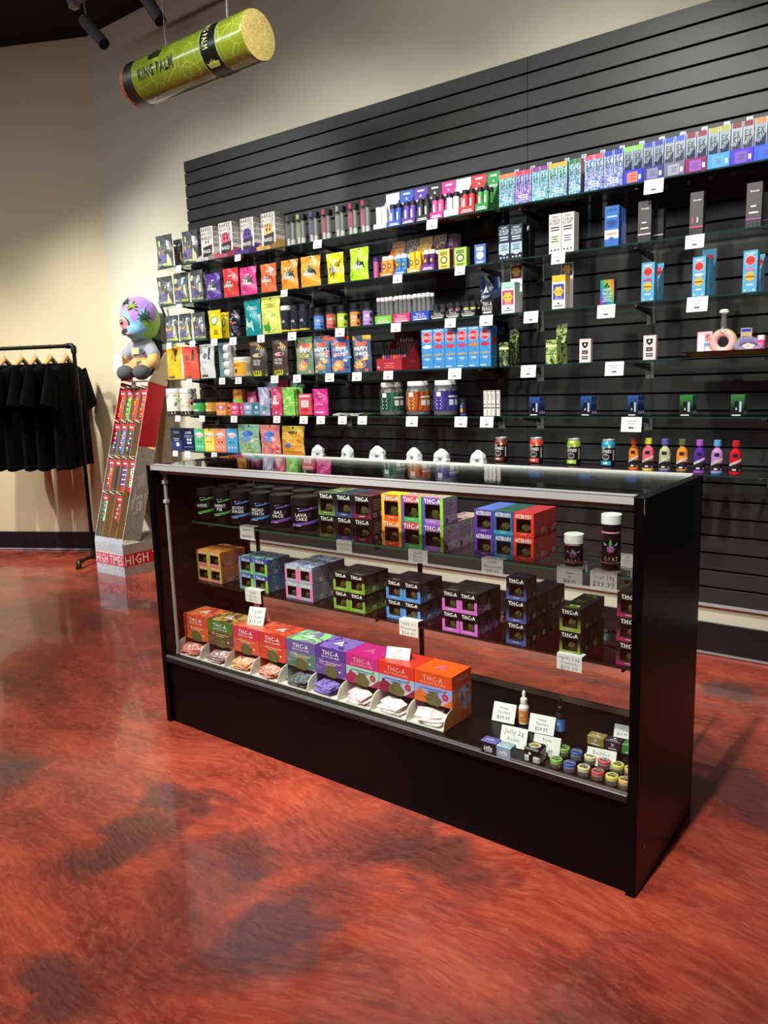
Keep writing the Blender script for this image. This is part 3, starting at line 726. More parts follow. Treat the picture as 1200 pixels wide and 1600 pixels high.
def d_tree(tc, box2):
    def d(f, fm, w_, h):
        tm = M(tc); f.lines(fm, 0, h * .93, w_ * .6, 2, h * .03, h * .012, tm); f.text(fm, 'TORCH', 0, h * .84, h * .075, tm, w_ * .8, .04); f.text(fm, 'FLIGHT', 0, h * .76, h * .075, tm, w_ * .8, .04)
        f.rect(fm, -w_ * .35, h * .645, w_ * .35, h * .68, tm); f.rect(fm, -w_ * .35, h * .58, w_ * .35, h * .61, tm)
        f.rect(fm, -w_ * .45, h * .2, w_ * .45, h * .5, M(box2), 1, 1); f.lines(fm, 0, h * .42, w_ * .6, 3, h * .06, h * .025, M('55606a'), 3)
        f.disc(fm, 0, h * .2, w_ * .18, h * .04, M(tc if tc != '303236' else 'f0f0ee'), 3, 8)
        for i in range(3): f.disc(fm, (-.28 + .28 * i) * w_, h * .1, w_ * .08, h * .025, tm, 2, 6)
    return d


for i, (a, b, nmc) in enumerate(((778.5, 796.5, 'left'), (797, 816.5, 'right'))):
    carton(a, b, 352 - i * 2, 406 - 2 * i, 'B', '1c2536', 'navy carton with pale lettering, %s of two on the second right shelf' % nmc, d=.045, y=1.53, deco=d_tree('cfe0ea', 'a8c6d8'), side='10141c')
carton(818, 828, 352, 400, 'B', '17181c', 'black display carton with torn cream flap beside the navy cartons', d=.05, y=1.60, deco=lambda f, fm, w_, h: f.poly(fm, [(-w_ * .4, h * .5), (w_ * .45, h * .98), (-w_ * .3, h * .95)], M('d8c8a8'), 2))
for i, (a, b, nmc) in enumerate(((857.5, 876.8, 'left'), (877.2, 897, 'right'))):
    carton(a, b, 334.5 - 3 * i, 397 - 3.5 * i, 'B', 'e9e9e4', 'tall white carton with grey lettering, %s of two above the price ticket' % nmc, d=.05, y=1.52, deco=d_tree('303236', 'dfe0c8' if i == 0 else 'f0e4e0'), side='cfcfca')
carton(866, 890, 318, 340, 'B', '26282a', 'dark header carton standing behind the two white cartons', d=.01, y=1.68, deco=lambda f, fm, w_, h: f.text(fm, 'TORCH', 0, h * .85, h * .06, M('8a8a8a'), w_ * .6))


def d_bluebox(f, fm, w_, h):
    f.text(fm, 'TORCH', 0, h * .9, h * .06, M('16264a'), w_ * .7, .04); f.rect(fm, -w_ * .35, h * .72, w_ * .35, h * .76, M('a8ccf0')); f.disc(fm, 0, h * .6, w_ * .4, h * .06, M('1c3e86'), 2, 8)
    f.rect(fm, -w_ * .49, h * .2, w_ * .49, h * .42, M('eee4da'), 1, 1); f.rect(fm, -w_ * .35, h * .3, w_ * .35, h * .34, M('e89078'), 1, 2); f.disc(fm, 0, h * .2, w_ * .2, h * .05, M('2c68b8'), 3, 8); f.lines(fm, 0, h * .52, w_ * .7, 2, h * .03, h * .012, M('16264a'))


carton(944.5, 967, 321.5, 386, 'B', '2f6cc0', 'tall blue carton with cream panel on the second right shelf', d=.035, y=1.53, deco=d_bluebox, side='2456a0')
for i in range(4):
    p = place(944.5, 967, 321.5, 386, 'B', 1.53); g = G().box(-.026, .026, 0, .006, 0, p[3] * (.99 - .012 * i), M('2f6cc0'), side=M(('a8c8e8', '1c3a70')[i % 2])); g.rect(right(.026), .001, .02, .005, .1, M('dfe8f4'))
    thing('carton', g, 'blue carton standing %s behind the cream-panelled one' % ORD[i], 'box', 'blue cartons in a file', ((p[0] + p[1]) / 2 + .001, 1.57 + .014 * i, p[2]))


def d_slim(stripe):
    def d(f, fm, w_, h):
        f.text(fm, 'breeze', w_ * .05, h * .82, h * .05, W, w_ * .55, .03); f.rect(fm, -w_ / 2, h * .19, w_ / 2, h * .22, M(stripe), 1, 1); f.rect(fm, -w_ / 2, 0, w_ / 2, h * .19, M('26262a'), 1, 1)
        for i in range(4):
            for j in range(2): f.disc(fm, (-.36 + .24 * i) * w_, h * (.05 + .08 * j), w_ * .09, h * .025, M('3a3a3e'), 2, 6)
        if stripe == 'e04070': f.rect(fm, -w_ * .3, h * .3, -w_ * .24, h * .44, M(stripe), 1, 2); f.rect(fm, w_ * .05, h * .3, w_ * .13, h * .42, W, 1, 2)
        else: f.rect(fm, -w_ * .2, h * .47, w_ * .15, h * .5, W); f.rect(fm, -w_ * .3, h * .33, w_ * .3, h * .36, W); f.rect(fm, -w_ * .4, h * .54, w_ * .5, h * .545, M('707070'))
    return d


for a, b, c, d_, s_, nmc in ((996.5, 1017.5, 314, 380, 'd8c8cc', 'pale'), (1077.5, 1099, 300, 364, 'e04070', 'pink'), (1165.5, 1190.5, 285, 356, '8a4a9a', 'purple')):
    carton(a, b, c, d_, 'B', '48484a', 'slim charcoal carton with %s stripe near its foot' % nmc, d=.03, y=1.53, deco=d_slim(s_), side='1e1e20', group='slim charcoal cartons')
for nmc, a, b in (('pale', 1019, 1036), ('purple', 1192, 1212)):
    p = place(a, b, 330, 380, 'B', 1.59); g = G().box(-.025, .025, 0, .03, 0, .13, M('1a1a1c', .4), b=.001).rect(front(0), -.025, .03, .025, .033, M('d8c8cc' if nmc == 'pale' else '8a4a9a'))
    thing('carton', g, 'black display carton just behind the slim one with %s stripe' % nmc, 'box', 'slim charcoal cartons', ((p[0] + p[1]) / 2, 1.585, p[2]))

# ================= third row (C)


def d_yel(f, fm, w_, h):
    f.disc(fm, 0, h * .63, w_ * .3, h * .17, M('4a9a5a'), 2); f.disc(fm, 0, h * .63, w_ * .2, h * .11, M('e8f0d8'), 3); f.lines(fm, w_ * .1, h * .28, w_ * .35, 4, h * .045, h * .025, M('6a4a18'))


pouch(327, 346.5, 484.5, 529, 'C', 'efd81e', 'yellow pouch with green round badge, the left one', d_yel, y=1.54, group='yellow pouches')
pouch(343, 358, 488, 527, 'C', 'e8cf1c', 'yellow pouch tucked behind the left yellow one', d_yel, y=1.60, group='yellow pouches')


def d_stick(f, fm, w_, h):
    r = random.Random(3)
    for i in range(22): f.disc(fm, r.uniform(-.4, .4) * w_, r.uniform(.08, .85) * h, w_ * r.uniform(.05, .12), h * r.uniform(.015, .04), M(r.choice(['e8e8e8', '6a8ac8', 'd8905a', 'c8c8d0', '88b8d8', 'a03040'])), 2, 6)
    f.disc(fm, 0, h * .3, w_ * .35, h * .13, M('22304a'), 1)


pouch(358.5, 376, 484.5, 527, 'C', '1c1e24', 'black pouch covered in small stickers on the third shelf', d_stick, y=1.545)


def d_teal(f, fm, w_, h):
    f.poly(fm, [(-w_ * .46, h * .55), (-w_ * .1, h * .62), (w_ * .2, h * .52), (w_ * .46, h * .6), (w_ * .46, h * .2), (w_ * .1, h * .1), (-w_ * .46, h * .18)], M('b8e4dc'), 1)
    f.text(fm, 'CHILL', 0, h * .78, h * .1, M('e8f4f4'), w_ * .7, .02); f.rect(fm, -w_ * .2, h * .4, w_ * .15, h * .5, M('2c9a9c')); f.lines(fm, 0, h * .3, w_ * .5, 3, h * .04, h * .015, M('2c8a8c'))


def d_green(f, fm, w_, h):
    f.disc(fm, 0, h * .33, w_ * .44, h * .3, M('3f9e3a'), 1); f.text(fm, 'DUBE', 0, h * .55, h * .14, M('e8e470'), w_ * .55, .02); f.rect(fm, -w_ * .25, h * .42, w_ * .25, h * .46, M('e8f0a0')); f.lines(fm, 0, h * .8, w_ * .7, 3, h * .04, h * .012, M('7a8a30')); f.lines(fm, -w_ * .1, h * .34, w_ * .3, 2, h * .06, h * .015, M('d0e890')); f.rect(fm, -w_ * .4, h * .05, w_ * .35, h * .12, M('f0f0a8'), 3, 2)


pouch(383.5, 409, 468.5, 526, 'C', '178f97', 'teal pouch with pale wave on the third shelf', d_teal, d=.04, y=1.535)
pouch(409, 439, 463.5, 523.5, 'C', 'dbe36a', 'tall pale yellow pouch with green middle', d_green, d=.045, y=1.535)


def d_zoom(c1, c2='e8d038'):
    def d(f, fm, r, h):
        f.rect(fm, -r * 1.4, h * .02, r * 1.4, h * .8, M('2b2c38', .3), 10, 1); f.poly(fm, [(-r * .9, h * .1), (r * 1.3, h * .1), (r * 1.3, h * .55), (-r * .1, h * .3), (-r * .9, h * .3)], M(c1), 3)
        f.rect(fm, -r * 1.4, h * .05, r * 1.4, h * .11, M(c2), 10, 4); f.text(fm, 'ch', -r * .5, h * .42, h * .11, W, r, .02, 4)
    return d


for a, b, c, d_, c1, cp, nmc in ((440, 455.5, 478, 517.5, '6a4ab0', 'f0f0ee', 'purple label and white lid'), (454.8, 468.6, 477, 517.5, 'b8d82a', '22222c', 'lime label and dark lid'), (468.2, 483, 475, 517.5, '1e9a94', '1c1c26', 'teal label and dark lid')):
    bottle(a, b, c, d_, 'C', jarprof('2b2c38', cp, .17), 'dark round tub with %s on the third shelf' % nmc, 'tub', 'tub', d_zoom(c1), a0=.6, group='dark tubs', y=1.545)


def d_spice(c1, c2):
    def d(f, fm, r, h):
        f.rect(fm, -r * 1.5, h * .03, r * 1.5, h * .72, M(c1), 10, 1); f.rect(fm, -r * 1.5, h * .64, r * 1.5, h * .72, M('2a2a2e'), 10, 2); f.text(fm, 'GUMS', -r * .2, h * .42, h * .14, W, r * 1.3, .02, 3)
        f.text(fm, '3000', -r * .2, h * .27, h * .11, W, r * 1.1, .01, 3); f.disc(fm, r * .7, h * .15, r * .25, h * .05, M('1c1c22'), 3, 8); f.rect(fm, -r * .8, h * .1, -r * .1, h * .13, W, 1, 3); f.disc(fm, r * .9, h * .45, r * .35, h * .12, M(c2), 2)
    return d


for a, b, c, d_, c1, c2, nmc in ((491, 506, 481, 515.5, '4a86d8', '7ab0f0', 'blue'), (510, 525.3, 478.5, 513.5, 'c8504a', '8ab04a', 'red and green'), (527.2, 542.6, 477, 512.5, 'b8d82c', '2a2a2a', 'lime'), (547.2, 562.6, 474.5, 511, 'e0943a', '3a2418', 'orange'), (567, 582.6, 472.5, 509.5, 'a880c8', '38204a', 'lilac')):
    bottle(a, b, c, d_, 'C', jarprof('1e1e22', '121214', .2), 'black lidded gummy jar with %s label on the third shelf' % nmc, 'gummy_jar', 'jar', d_spice(c1, c2), a0=.5, group='gummy jars', y=1.545)
for cc, a, b, c, d_, nmc in (('7cc23c', 585.5, 612.4, 493.5, 509, 'green'), ('cf2f72', 613.2, 641, 490, 505.5, 'pink'), ('2148b8', 641.8, 671, 486.5, 502, 'blue')):
    t, x, y, z, w_ = tray(a, b, c, d_, 'C', cc, '%s lettered tray of clear tubes on the third middle shelf' % nmc, .07, .10, txt=('THC-A', 'PRE-ROLL'), hcol='1c1c20', y=1.505, group='tube trays')
    for j in range(8):
        vial(x + (-.36 + .24 * (j % 4)) * w_, y + .016 + .035 * (j // 4), z + .002, w_ * .095, .128, PLAS, 'eceae6', 'clear white capped tube in the %s tray, %s row, %s from the left' % (nmc, ('front', 'back')[j // 4], ORD[j % 4]), 'tube', 'clear tubes', .13, name='clear_tube',
             band=lambda f, fm, r, h: f.box(-r * .5, r * .5, -r * .3, r * .3, .004, h * .3, M('3c3a2c'), b=0))
for a, b, c, d_, vc, nmc in ((671.8, 695, 487, 501, '24452f', 'green'), (695.8, 718.8, 485.5, 499.5, '9a4a70', 'plum'), (719.6, 743, 484, 498, 'b0b85a', 'olive')):
    t, x, y, z, w_ = tray(a, b, c, d_, 'C', '232325', 'black lettered tray holding two %s jars on the third shelf' % nmc, .062, .10, txt=('THC-A', 'DOG WALKERS'), hcol='141416', y=1.505, group='black trays')
    for j in range(4):
        vial(x + (-.24 + .46 * (j % 2)) * w_, y + .022 + .04 * (j // 2), z + .002, w_ * .19, .068, '3c3e3a', '2e2e30', 'short dark capped vial with %s label, %s' % (nmc, ('front left', 'front right', 'back left', 'back right')[j]), 'vial', 'short dark vials', .33,
             band=lambda f, fm, r, h, vc=vc: f.rect(fm, -r * 1.1, h * .1, r * 1.1, h * .6, M(vc), 5).disc(fm, 0, h * .4, r * .4, h * .12, W, 2, 6))
t, x, y, z, w_ = tray(752, 770.5, 468, 491, 'C', '202124', 'tall black tray with white lettering under the navy display', .11, .09, txt=('THC-A', 'PRE-ROLLS'), hcol='131a2e', y=1.51, group='black trays')


def d_uplift(f, fm, w_, h):
    tri(f, fm, 0, h * .66, w_ * .22, W); f.text(fm, 'UPLIFT', 0, h * .5, h * .07, W, w_ * .6, .01); f.text(fm, 'THC-A', 0, h * .38, h * .09, W, w_ * .7, .03); f.lines(fm, 0, h * .28, w_ * .7, 4, h * .06, h * .02, M('c8d0e8'))


pouch(749, 772, 431, 482, 'C', '16264f', 'navy pouch with white triangle emblem on the third shelf', d_uplift, y=1.64, d=.03)
pouch(770, 784, 433, 480, 'C', '1a3060', 'dark blue pouch leaning beside the triangle emblem pouch', None, y=1.65, d=.03)


def d_mask(c1, c2):
    def d(f, fm, w_, h):
        f.text(fm, 'DOZO', 0, h * .82, h * .07, M('7a8a70'), w_ * .5); f.rect(fm, -w_ * .42, h * .28, w_ * .42, h * .74, M(c1), 1, 1); f.burst(fm, 0, h * .52, w_ * .4, M('f0c040'), 6, 2, .75)
        for s_ in (-1, 1): f.poly(fm, [(s_ * w_ * .22, h * .55), (s_ * w_ * .05, h * .51), (s_ * w_ * .18, h * .5)], BLK, 3)
        f.text(fm, 'THC-P', 0, h * .32, h * .055, W, w_ * .6, .02, 3); f.disc(fm, 0, h * .17, w_ * .1, h * .03, M('5a5a58'), 2, 8); f.rect(fm, -w_ * .35, h * .08, w_ * .35, h * .11, M('6a6a68'))
    return d


for a, b, c, d_, cc, c1, nmc, ha, hb, ht in ((783.5, 804, 441, 491, 'a8dcc8', 'c82a78', 'mint and magenta', 796.5, 814.5, 412), (862.5, 883, 430, 483.5, 'f0c22c', '2c4aa8', 'yellow and blue', 875.5, 894, 410)):
    x0, x1, z, h = place(a, b, c, d_, 'C', 1.52); w_ = x1 - x0
    g = G().box(-w_ / 2, w_ / 2, 0, .05, 0, h, M('f0eee8'), front=grad('f0eee8', cc, h * .8, h * .82), side=grad('eceae4', cc, h * .2, h * .95), b=.0007)
    t = thing('carton', g, 'white display carton with masked yellow face, %s' % nmc, 'box', 'masked face cartons', ((x0 + x1) / 2, 1.52, z)); f = G(); d_mask(c1, cc)(f, front(0), w_, h); ob('printed_artwork', f, t)
    x2, x3, z, h2 = place(ha, hb, ht, d_, 'C', 1.60); hc = G().box(x2 - (x0 + x1) / 2, x3 - (x0 + x1) / 2, .088, .092, 0, h2, M('e8e6e0')); fm = lambda q, zz, o=1, c0=(x2 + x3 - x0 - x1) / 2: front(.088)(q + c0, zz, o)
    hc.rect(fm, -w_ * .4, h2 * .72, w_ * .4, h2 * .98, M('6a1a3c' if cc[0] == 'a' else '26365c'), 1, 1); hc.burst(fm, 0, h2 * .86, w_ * .36, M('d8a83c'), 6, 2, .75); ob('header_card', hc, t)


def rainbow(nt, n, l, p):
    tc = n.new('ShaderNodeTexCoord'); s = n.new('ShaderNodeSeparateXYZ'); cr = n.new('ShaderNodeValToRGB'); a = n.new('ShaderNodeMath'); a.operation = 'MULTIPLY_ADD'; a.inputs[1].default_value = .55
    e = cr.color_ramp.elements; e[0].color = hexc('b42a8c'); e[1].color = hexc('c83028')
    for pos, c_ in ((.2, '3058c8'), (.42, '2aa878'), (.6, 'b0a830'), (.8, 'c85a28')): k = e.new(pos); k.color = hexc(c_)
    mr = n.new('ShaderNodeMapRange'); mr.inputs[1].default_value = -.03; mr.inputs[2].default_value = .11
    l.new(tc.outputs['Object'], s.inputs[0]); l.new(s.outputs[2], a.inputs[0]); l.new(s.outputs[0], a.inputs[2]); l.new(a.outputs[0], mr.inputs[0]); l.new(mr.outputs[0], cr.inputs[0]); l.new(cr.outputs[0], p.inputs['Base Color']); p.inputs['Roughness'].default_value = .3


def d_rb(f, fm, w_, h):
    tri(f, fm, 0, h * .78, w_ * .2, BLK); f.text(fm, 'UPLIFT', 0, h * .6, h * .09, W, w_ * .6, .02); f.text(fm, 'THC-A', 0, h * .44, h * .12, W, w_ * .7, .03); f.lines(fm, 0, h * .3, w_ * .7, 3, h * .08, h * .03, M('d8e8d8'))


carton(937.5, 959.5, 437, 475, 'C', nm('rainbow_print', rainbow), 'rainbow printed carton with black triangle on the third right shelf', d=.03, y=1.52, deco=d_rb, side='3a2a70')


def d_space(name='SPACE', sub='c83a6a'):
    def d(f, fm, w_, h):
        r = random.Random(4)
        f.burst(fm, 0, h * .76, w_ * .42, M('f0e8e0'), 10, 2, .78); f.burst(fm, 0, h * .76, w_ * .38, M('d8303a'), 10, 3, .78); f.text(fm, 'SPACE', 0, h * .76, h * .09, M('8a1420'), w_ * .6, .03, 5)
        f.disc(fm, 0, h * .55, w_ * .36, h * .035, M(sub), 2, 10); f.burst(fm, 0, h * .38, w_ * .4, M('e0b030'), 8, 2, .7) if sub != 'w' else None; f.rect(fm, -w_ * .3, h * .36, w_ * .3, h * .39, M('6a4a18'), 1, 3)
        f.rect(fm, -w_ * .22, h * .17, w_ * .22, h * .2, W); f.lines(fm, 0, h * .93, w_ * .7, 2, h * .03, h * .012, W); f.disc(fm, -w_ * .3, h * .06, w_ * .08, h * .02, W, 2, 6); f.poly(fm, [(w_ * .2, h * .04), (w_ * .3, h * .09), (w_ * .38, h * .04)], W)
    return d


BLUEP = swirl('58a8d0', '66b4da', '4f9cc6', 40, .45, .8, 'pale_blue_print')
for i, (a, b, c, d_, sub, nmc, dd, hh) in enumerate(((1001.8, 1022.5, 410, 470.5, 'c03a70', 'left', .06, .155), (1081.5, 1102.5, 401, 463, 'f0f0f0', 'middle', .085, .19), (1160.5, 1183.5, 391, 455, 'd070b0', 'right', .06, .145))):
    t = carton(a, b, c, d_, 'C', BLUEP, 'tall pale blue carton with red burst emblem, the %s one on the third right shelf' % nmc, d=.035, y=1.52, deco=d_space(sub=sub), side='4a94bc', group='pale blue cartons on the third shelf')
    x0, x1, z, h = place(a, b, c, d_, 'C', 1.52); w_ = x1 - x0
    g = G(); y1 = .04 + dd
    g.box(w_ / 2 + .002, w_ / 2 + .0034, .037, y1, 0, h * .55, BLUEP); g.add([(w_ / 2 + .0034, .037, h * .55), (w_ / 2 + .0034, y1, h * .55), (w_ / 2 + .0034, y1, h * .95)], [(0, 1, 2), (2, 1, 0)], BLUEP)
    g.box(-w_ / 2, w_ / 2 + .0034, y1, y1 + .002, 0, hh, BLUEP); g.burst(front(y1), 0.004, hh * .8, w_ * .4, M('d8303a'), 9, 2, .75); g.disc(right(w_ / 2 + .0034), .06, h * .3, .008, .011, M('b83a60'), 2)
    thing('display_tray', g, 'pale blue display stand with header behind the %s blue carton' % nmc, 'display tray', 'pale blue display stands', ((x0 + x1) / 2, 1.52, z))
    if nmc == 'middle':
        for k in range(4): thing('carton', G().box(-w_ / 2, w_ / 2, 0, .014, 0, h * .97, BLUEP, b=.0007), 'thin blue carton filed %s behind the front one in the middle stand' % ORD[k], 'box', 'filed blue cartons', ((x0 + x1) / 2, 1.558 + .0165 * k, z))

# ================= fourth row (D)


def d_tube(bar, ink='6a5a30'):
    def d(f, fm, w_, h):
        f.disc(fm, -w_ * .12, h * .66, w_ * .15, h * .09, M(bar), 2); f.rect(fm, w_ * .12, h * .55, w_ * .26, h * .9, M('3c3c3a'), 2, 2); f.text(fm, 'COR', -w_ * .12, h * .48, h * .07, M(ink), w_ * .35)
        f.text(fm, '10 G', -w_ * .12, h * .3, h * .055, M(ink), w_ * .4); f.rect(fm, -w_ * .4, h * .03, w_ * .1, h * .11, M('6a5a50'), 2, 2); f.lines(fm, -w_ * .1, h * .18, w_ * .4, 1, .01, h * .012, M(ink))
    return d


pouch(261.5, 283, 541.5, 592, 'D', 'edb42c', 'yellow pouch with dark side stripe at the left end of the fourth shelf', d_tube('a08038'), y=1.535, group='striped pouches')
pouch(286, 311, 541, 592, 'D', 'ee5a44', 'coral red pouch with dark side stripe on the fourth shelf', d_tube('8a4038', '9a3a30'), y=1.535, group='striped pouches')
pouch(312.5, 336, 538, 591.5, 'D', 'cfd8d6', 'pale silver pouch with grey side stripe on the fourth shelf', d_tube('6a7470', '6a7470'), y=1.535, group='striped pouches')
x0, x1, z, h = place(342, 362.5, 535, 589, 'D', 1.54); w_ = x1 - x0
t = thing('blister_pack', G().box(-w_ / 2, w_ / 2, 0, .02, 0, h, PLAS, b=.002), 'clear blister pack with teal card and white cups', 'packet', None, ((x0 + x1) / 2, 1.54, z))
ob('card', G().box(-w_ * .48, 0, .001, .003, h * .02, h * .98, M('4a98a8')).rect(front(.001), -w_ * .4, h * .5, -w_ * .05, h * .66, M('0f8f9c')).lines(front(.001), -w_ * .22, h * .4, w_ * .25, 3, h * .06, h * .02, W), t)
for i in range(4): ob('cup', G().tube([(0, .008, h * (.13 + .235 * i)), (w_ * .46, .008, h * (.1 + .235 * i))], [w_ * .22, w_ * .3], M('dfe2e2'), 10), t)


def d_yj(f, fm, r, h):
    f.rect(fm, -r * 1.4, h * .08, r * .5, h * .76, M('f0b429'), 8, 1); f.text(fm, 'MAX', -r * .6, h * .6, h * .13, M('4a3a1c'), r * .8, .02); f.disc(fm, -r * .7, h * .3, r * .2, h * .12, M('3a3a38'), 2, 8); f.rect(fm, r * .55, h * .25, r * 1.1, h * .7, M('b8b4aa'), 4, 1)


bottle(368, 393, 558, 588, 'D', jarprof('f0ece0', 'f4f2ea', .16, .98), 'squat white jar with yellow label on the fourth shelf', 'jar', 'jar', d_yj, y=1.56, a0=.6)


def d_brown(c1):
    def d(f, fm, w_, h):
        for i in range(4): f.poly(fm, [(w_ * (-.1 + .13 * i), h * .75), (w_ * (-.04 + .13 * i), h * .75), (w_ * (.12 + .13 * i) if i < 3 else w_ * .45, h * .95), (w_ * (.05 + .1 * i), h * .95)], M('d8c048'), 2)
        f.disc(fm, 0, h * .6, w_ * .34, h * .06, M(c1), 2, 10); f.text(fm, 'ULTRA', 0, h * .44, h * .07, W, w_ * .6, .03); f.text(fm, 'PACK', 0, h * .35, h * .07, W, w_ * .5, .03); f.text(fm, 'BITES', 0, h * .1, h * .1, M('e8e838'), w_ * .7, .04, 4); f.rect(fm, -w_ * .46, 0, w_ * .46, h * .05, M('c8d020'), 3, 3)
    return d


pouch(390.5, 418, 533.5, 588, 'D', '4a4340', 'brown black pouch with yellow foot and pale badge on the fourth shelf', d_brown('d0c8a0'), d=.04, y=1.535, top='8a7a48', group='dark edible pouches')
pouch(425.5, 450.5, 531, 588, 'D', '51423f', 'brown black pouch with yellow foot and pink lettering on the fourth shelf', d_brown('e8a0b0'), d=.04, y=1.535, top='6a5a4a', group='dark edible pouches')


def d_candy(cs, sd):
    def d(f, fm, w_, h):
        r = random.Random(sd)
        for i in range(26): f.disc(fm, r.uniform(-.42, .42) * w_, r.uniform(.04, .82) * h, w_ * r.uniform(.06, .16), h * r.uniform(.02, .06), M(r.choice(cs)), 1, 8)
        f.disc(fm, 0, h * .78, w_ * .36, h * .07, M('e8583a'), 2, 12); f.text(fm, 'HAPPY', 0, h * .64, h * .11, W, w_ * .85, .05, 4); f.text(fm, 'THC-A' if sd == 1 else 'DROPS', 0, h * .5, h * .1, M('f0e050') if sd == 1 else W, w_ * .8, .05, 4)
        f.disc(fm, 0, h * .22, w_ * .28, h * .13, M('e8a060'), 2, 12); f.disc(fm, 0, h * .22, w_ * .13, h * .06, M('f4d0a0'), 3, 10)
    return d


CC = ['e8903a', 'f0c838', '4aa0c8', '6ac060', 'e85a3a', '8a5ab8', 'f0a0a0', '2a3a5a', 'c8e0a8']
for i, (a, b, c, d_, cc, tp, nmc) in enumerate(((462.5, 490, 527, 585, '7a9a78', '7aa068', 'green topped candy pouch with a yellow word on the fourth shelf'), (491, 516.5, 525, 584.5, '5a7a9a', 'c85a3a', 'candy pouch in blue and orange, left of a matching pair'),
                                                (517, 547.5, 525, 584, '4a6aa8', 'c8583a', 'candy pouch in blue and yellow, right of a matching pair'), (552, 581, 524, 582, '4a5a7a', 'd8b030', 'candy pouch with open yellow top beside the red tray'))):
    pouch(a, b, c, d_, 'D', cc, nmc, d_candy(CC, i + 1), d=.045, y=1.535, top=tp, group='candy pouches on the fourth shelf')
t, x, y, z, w_ = tray(588, 628.5, 560, 580, 'D', 'a82a34', 'dark red display tray of small vapes with tall header on the fourth shelf', .198, .16, txt=None, hcol='571418', htxt='torch', y=1.505)
t.children[0]['label'] = 'dark red header card'
f = G().lines(front(0), 0, .034, w_ * .4, 3, .01, .004, M('d88080')); tri(f, front(0), -w_ * .42, .02, .008, W); f.text(right(w_ / 2), 'torch', .09, .045, .016, M('d87070'), .06, .01); ob('printed_artwork', f, t)
for i, cc in enumerate(('f07a2c', '4a4aa8', '4a40b0', 'd8322c', 'f08a2c', 'e05a58', 'b84a5a', 'a83a5a', '8a7a7a')):
    vial(x + (-.42 + .105 * i) * w_, 1.55, z + .002, w_ * .04, .105, cc, '1c1c1e', 'slim black capped vape with %s body, %s from the left in the red tray' % (('orange', 'indigo', 'violet', 'red', 'amber', 'salmon', 'rose', 'plum', 'grey')[i], ORD[i]), 'vape pen', 'vapes in the red tray', .28, name='vape_pen')
BLUEB = swirl('3f8fd0', '4a9ad8', '3a86c6', 40, .45, .8, 'sky_blue_print')
SUBS = ['f4f4f0', 'c83a5a', 'd8384a', 'c83a6a', 'e0783a', 'c02a3a']


def d_sp6(sub):
    def d(f, fm, w_, h):
        f.burst(fm, 0, h * .79, w_ * .46, M('f0e0e0'), 9, 2, .8); f.burst(fm, 0, h * .79, w_ * .42, M('e02a34'), 9, 3, .8); f.text(fm, 'SPACE', 0, h * .79, h * .085, W, w_ * .62, .02, 5)
        f.disc(fm, 0, h * .56, w_ * .4, h * .05, M(sub), 2, 10); f.disc(fm, 0, h * .35, w_ * .42, h * .03, M('a89a78'), 2, 10); f.lines(fm, 0, h * .25, w_ * .5, 2, h * .03, h * .013, W); f.rect(fm, -w_ * .4, h * .95, w_ * .4, h * .97, W); f.rect(fm, -w_ * .42, h * .04, w_ * .1, h * .06, W)
    return d


for i in range(6):
    a = 658.5 + 18.1 * i
    carton(a, a + 18, 515 - 1.3 * i, 578 - i, 'D', BLUEB, 'sky blue carton with red burst emblem, %s from left in the row of six' % ORD[i], d=.06, y=1.52, deco=d_sp6(SUBS[i]), side='2f78b4', group='six sky blue cartons', sdeco=(lambda f, fm, dd, h: (f.rect(fm, dd * .15, h * .55, dd * .85, h * .72, M('c02a34')), f.rect(fm, dd * .2, h * .38, dd * .8, h * .42, M('a83a6a')), f.rect(fm, dd * .1, h * .22, dd * .8, h * .25, M('8a8a78')))) if i == 5 else None)
CAMO = swirl('1c2a1c', '94a85a', '2c3c24', 26, .5, 1, 'dark_camouflage_print'); CAMO2 = swirl('b4d07a', '2c3a1e', 'a4c068', 22, .5, 1, 'green_camouflage_print')
for a, b, c, d_, ha, hb, ht, mt, nmc, tc in ((780, 794.5, 535, 570, 795.5, 810.5, 514, CAMO, 'dark', '5a6a48'), (852.8, 869.5, 531, 566.5, 869, 885.5, 506, CAMO2, 'pale green', '3c5028')):
    x0, x1, z, h = place(a, b, c, d_, 'D', 1.53); w_ = x1 - x0; x2, x3, _, h2 = place(ha, hb, ht, d_, 'D', 1.60); dx = x2 - (x0 + x1) / 2; ex = x3 - (x0 + x1) / 2
    g = G().box(-w_ / 2, w_ / 2, 0, .05, 0, h, mt, b=.0007); t = thing('carton', g, '%s camouflage carton in a small stand on the fourth right shelf' % nmc, 'box', 'camouflage cartons', ((x0 + x1) / 2, 1.53, z))
    f = G().text(front(0), 'DOGGS', 0, h * .55, h * .12, M(tc), w_ * .85, .02).rect(front(0), -w_ * .5, h * .4, w_ * .5, h * .43, M(tc)).rect(front(0), -w_ * .5, h * .7, w_ * .5, h * .8, M('d8e8a0')); ob('printed_artwork', f, t)
    hc = G().box(dx, ex, .072, .075, 0, h2, mt).add([(ex, .0, h * .1), (ex, .072, 0), (ex, .072, h2 * .8)], [(0, 1, 2), (2, 1, 0)], mt); hc.text(lambda q, zz, o=1, c0=(dx + ex) / 2: front(.072)(q + c0, zz, o), 'DOGGS', 0, h2 * .95, .009, W, w_ * .7)
    ob('header_card', hc, t)


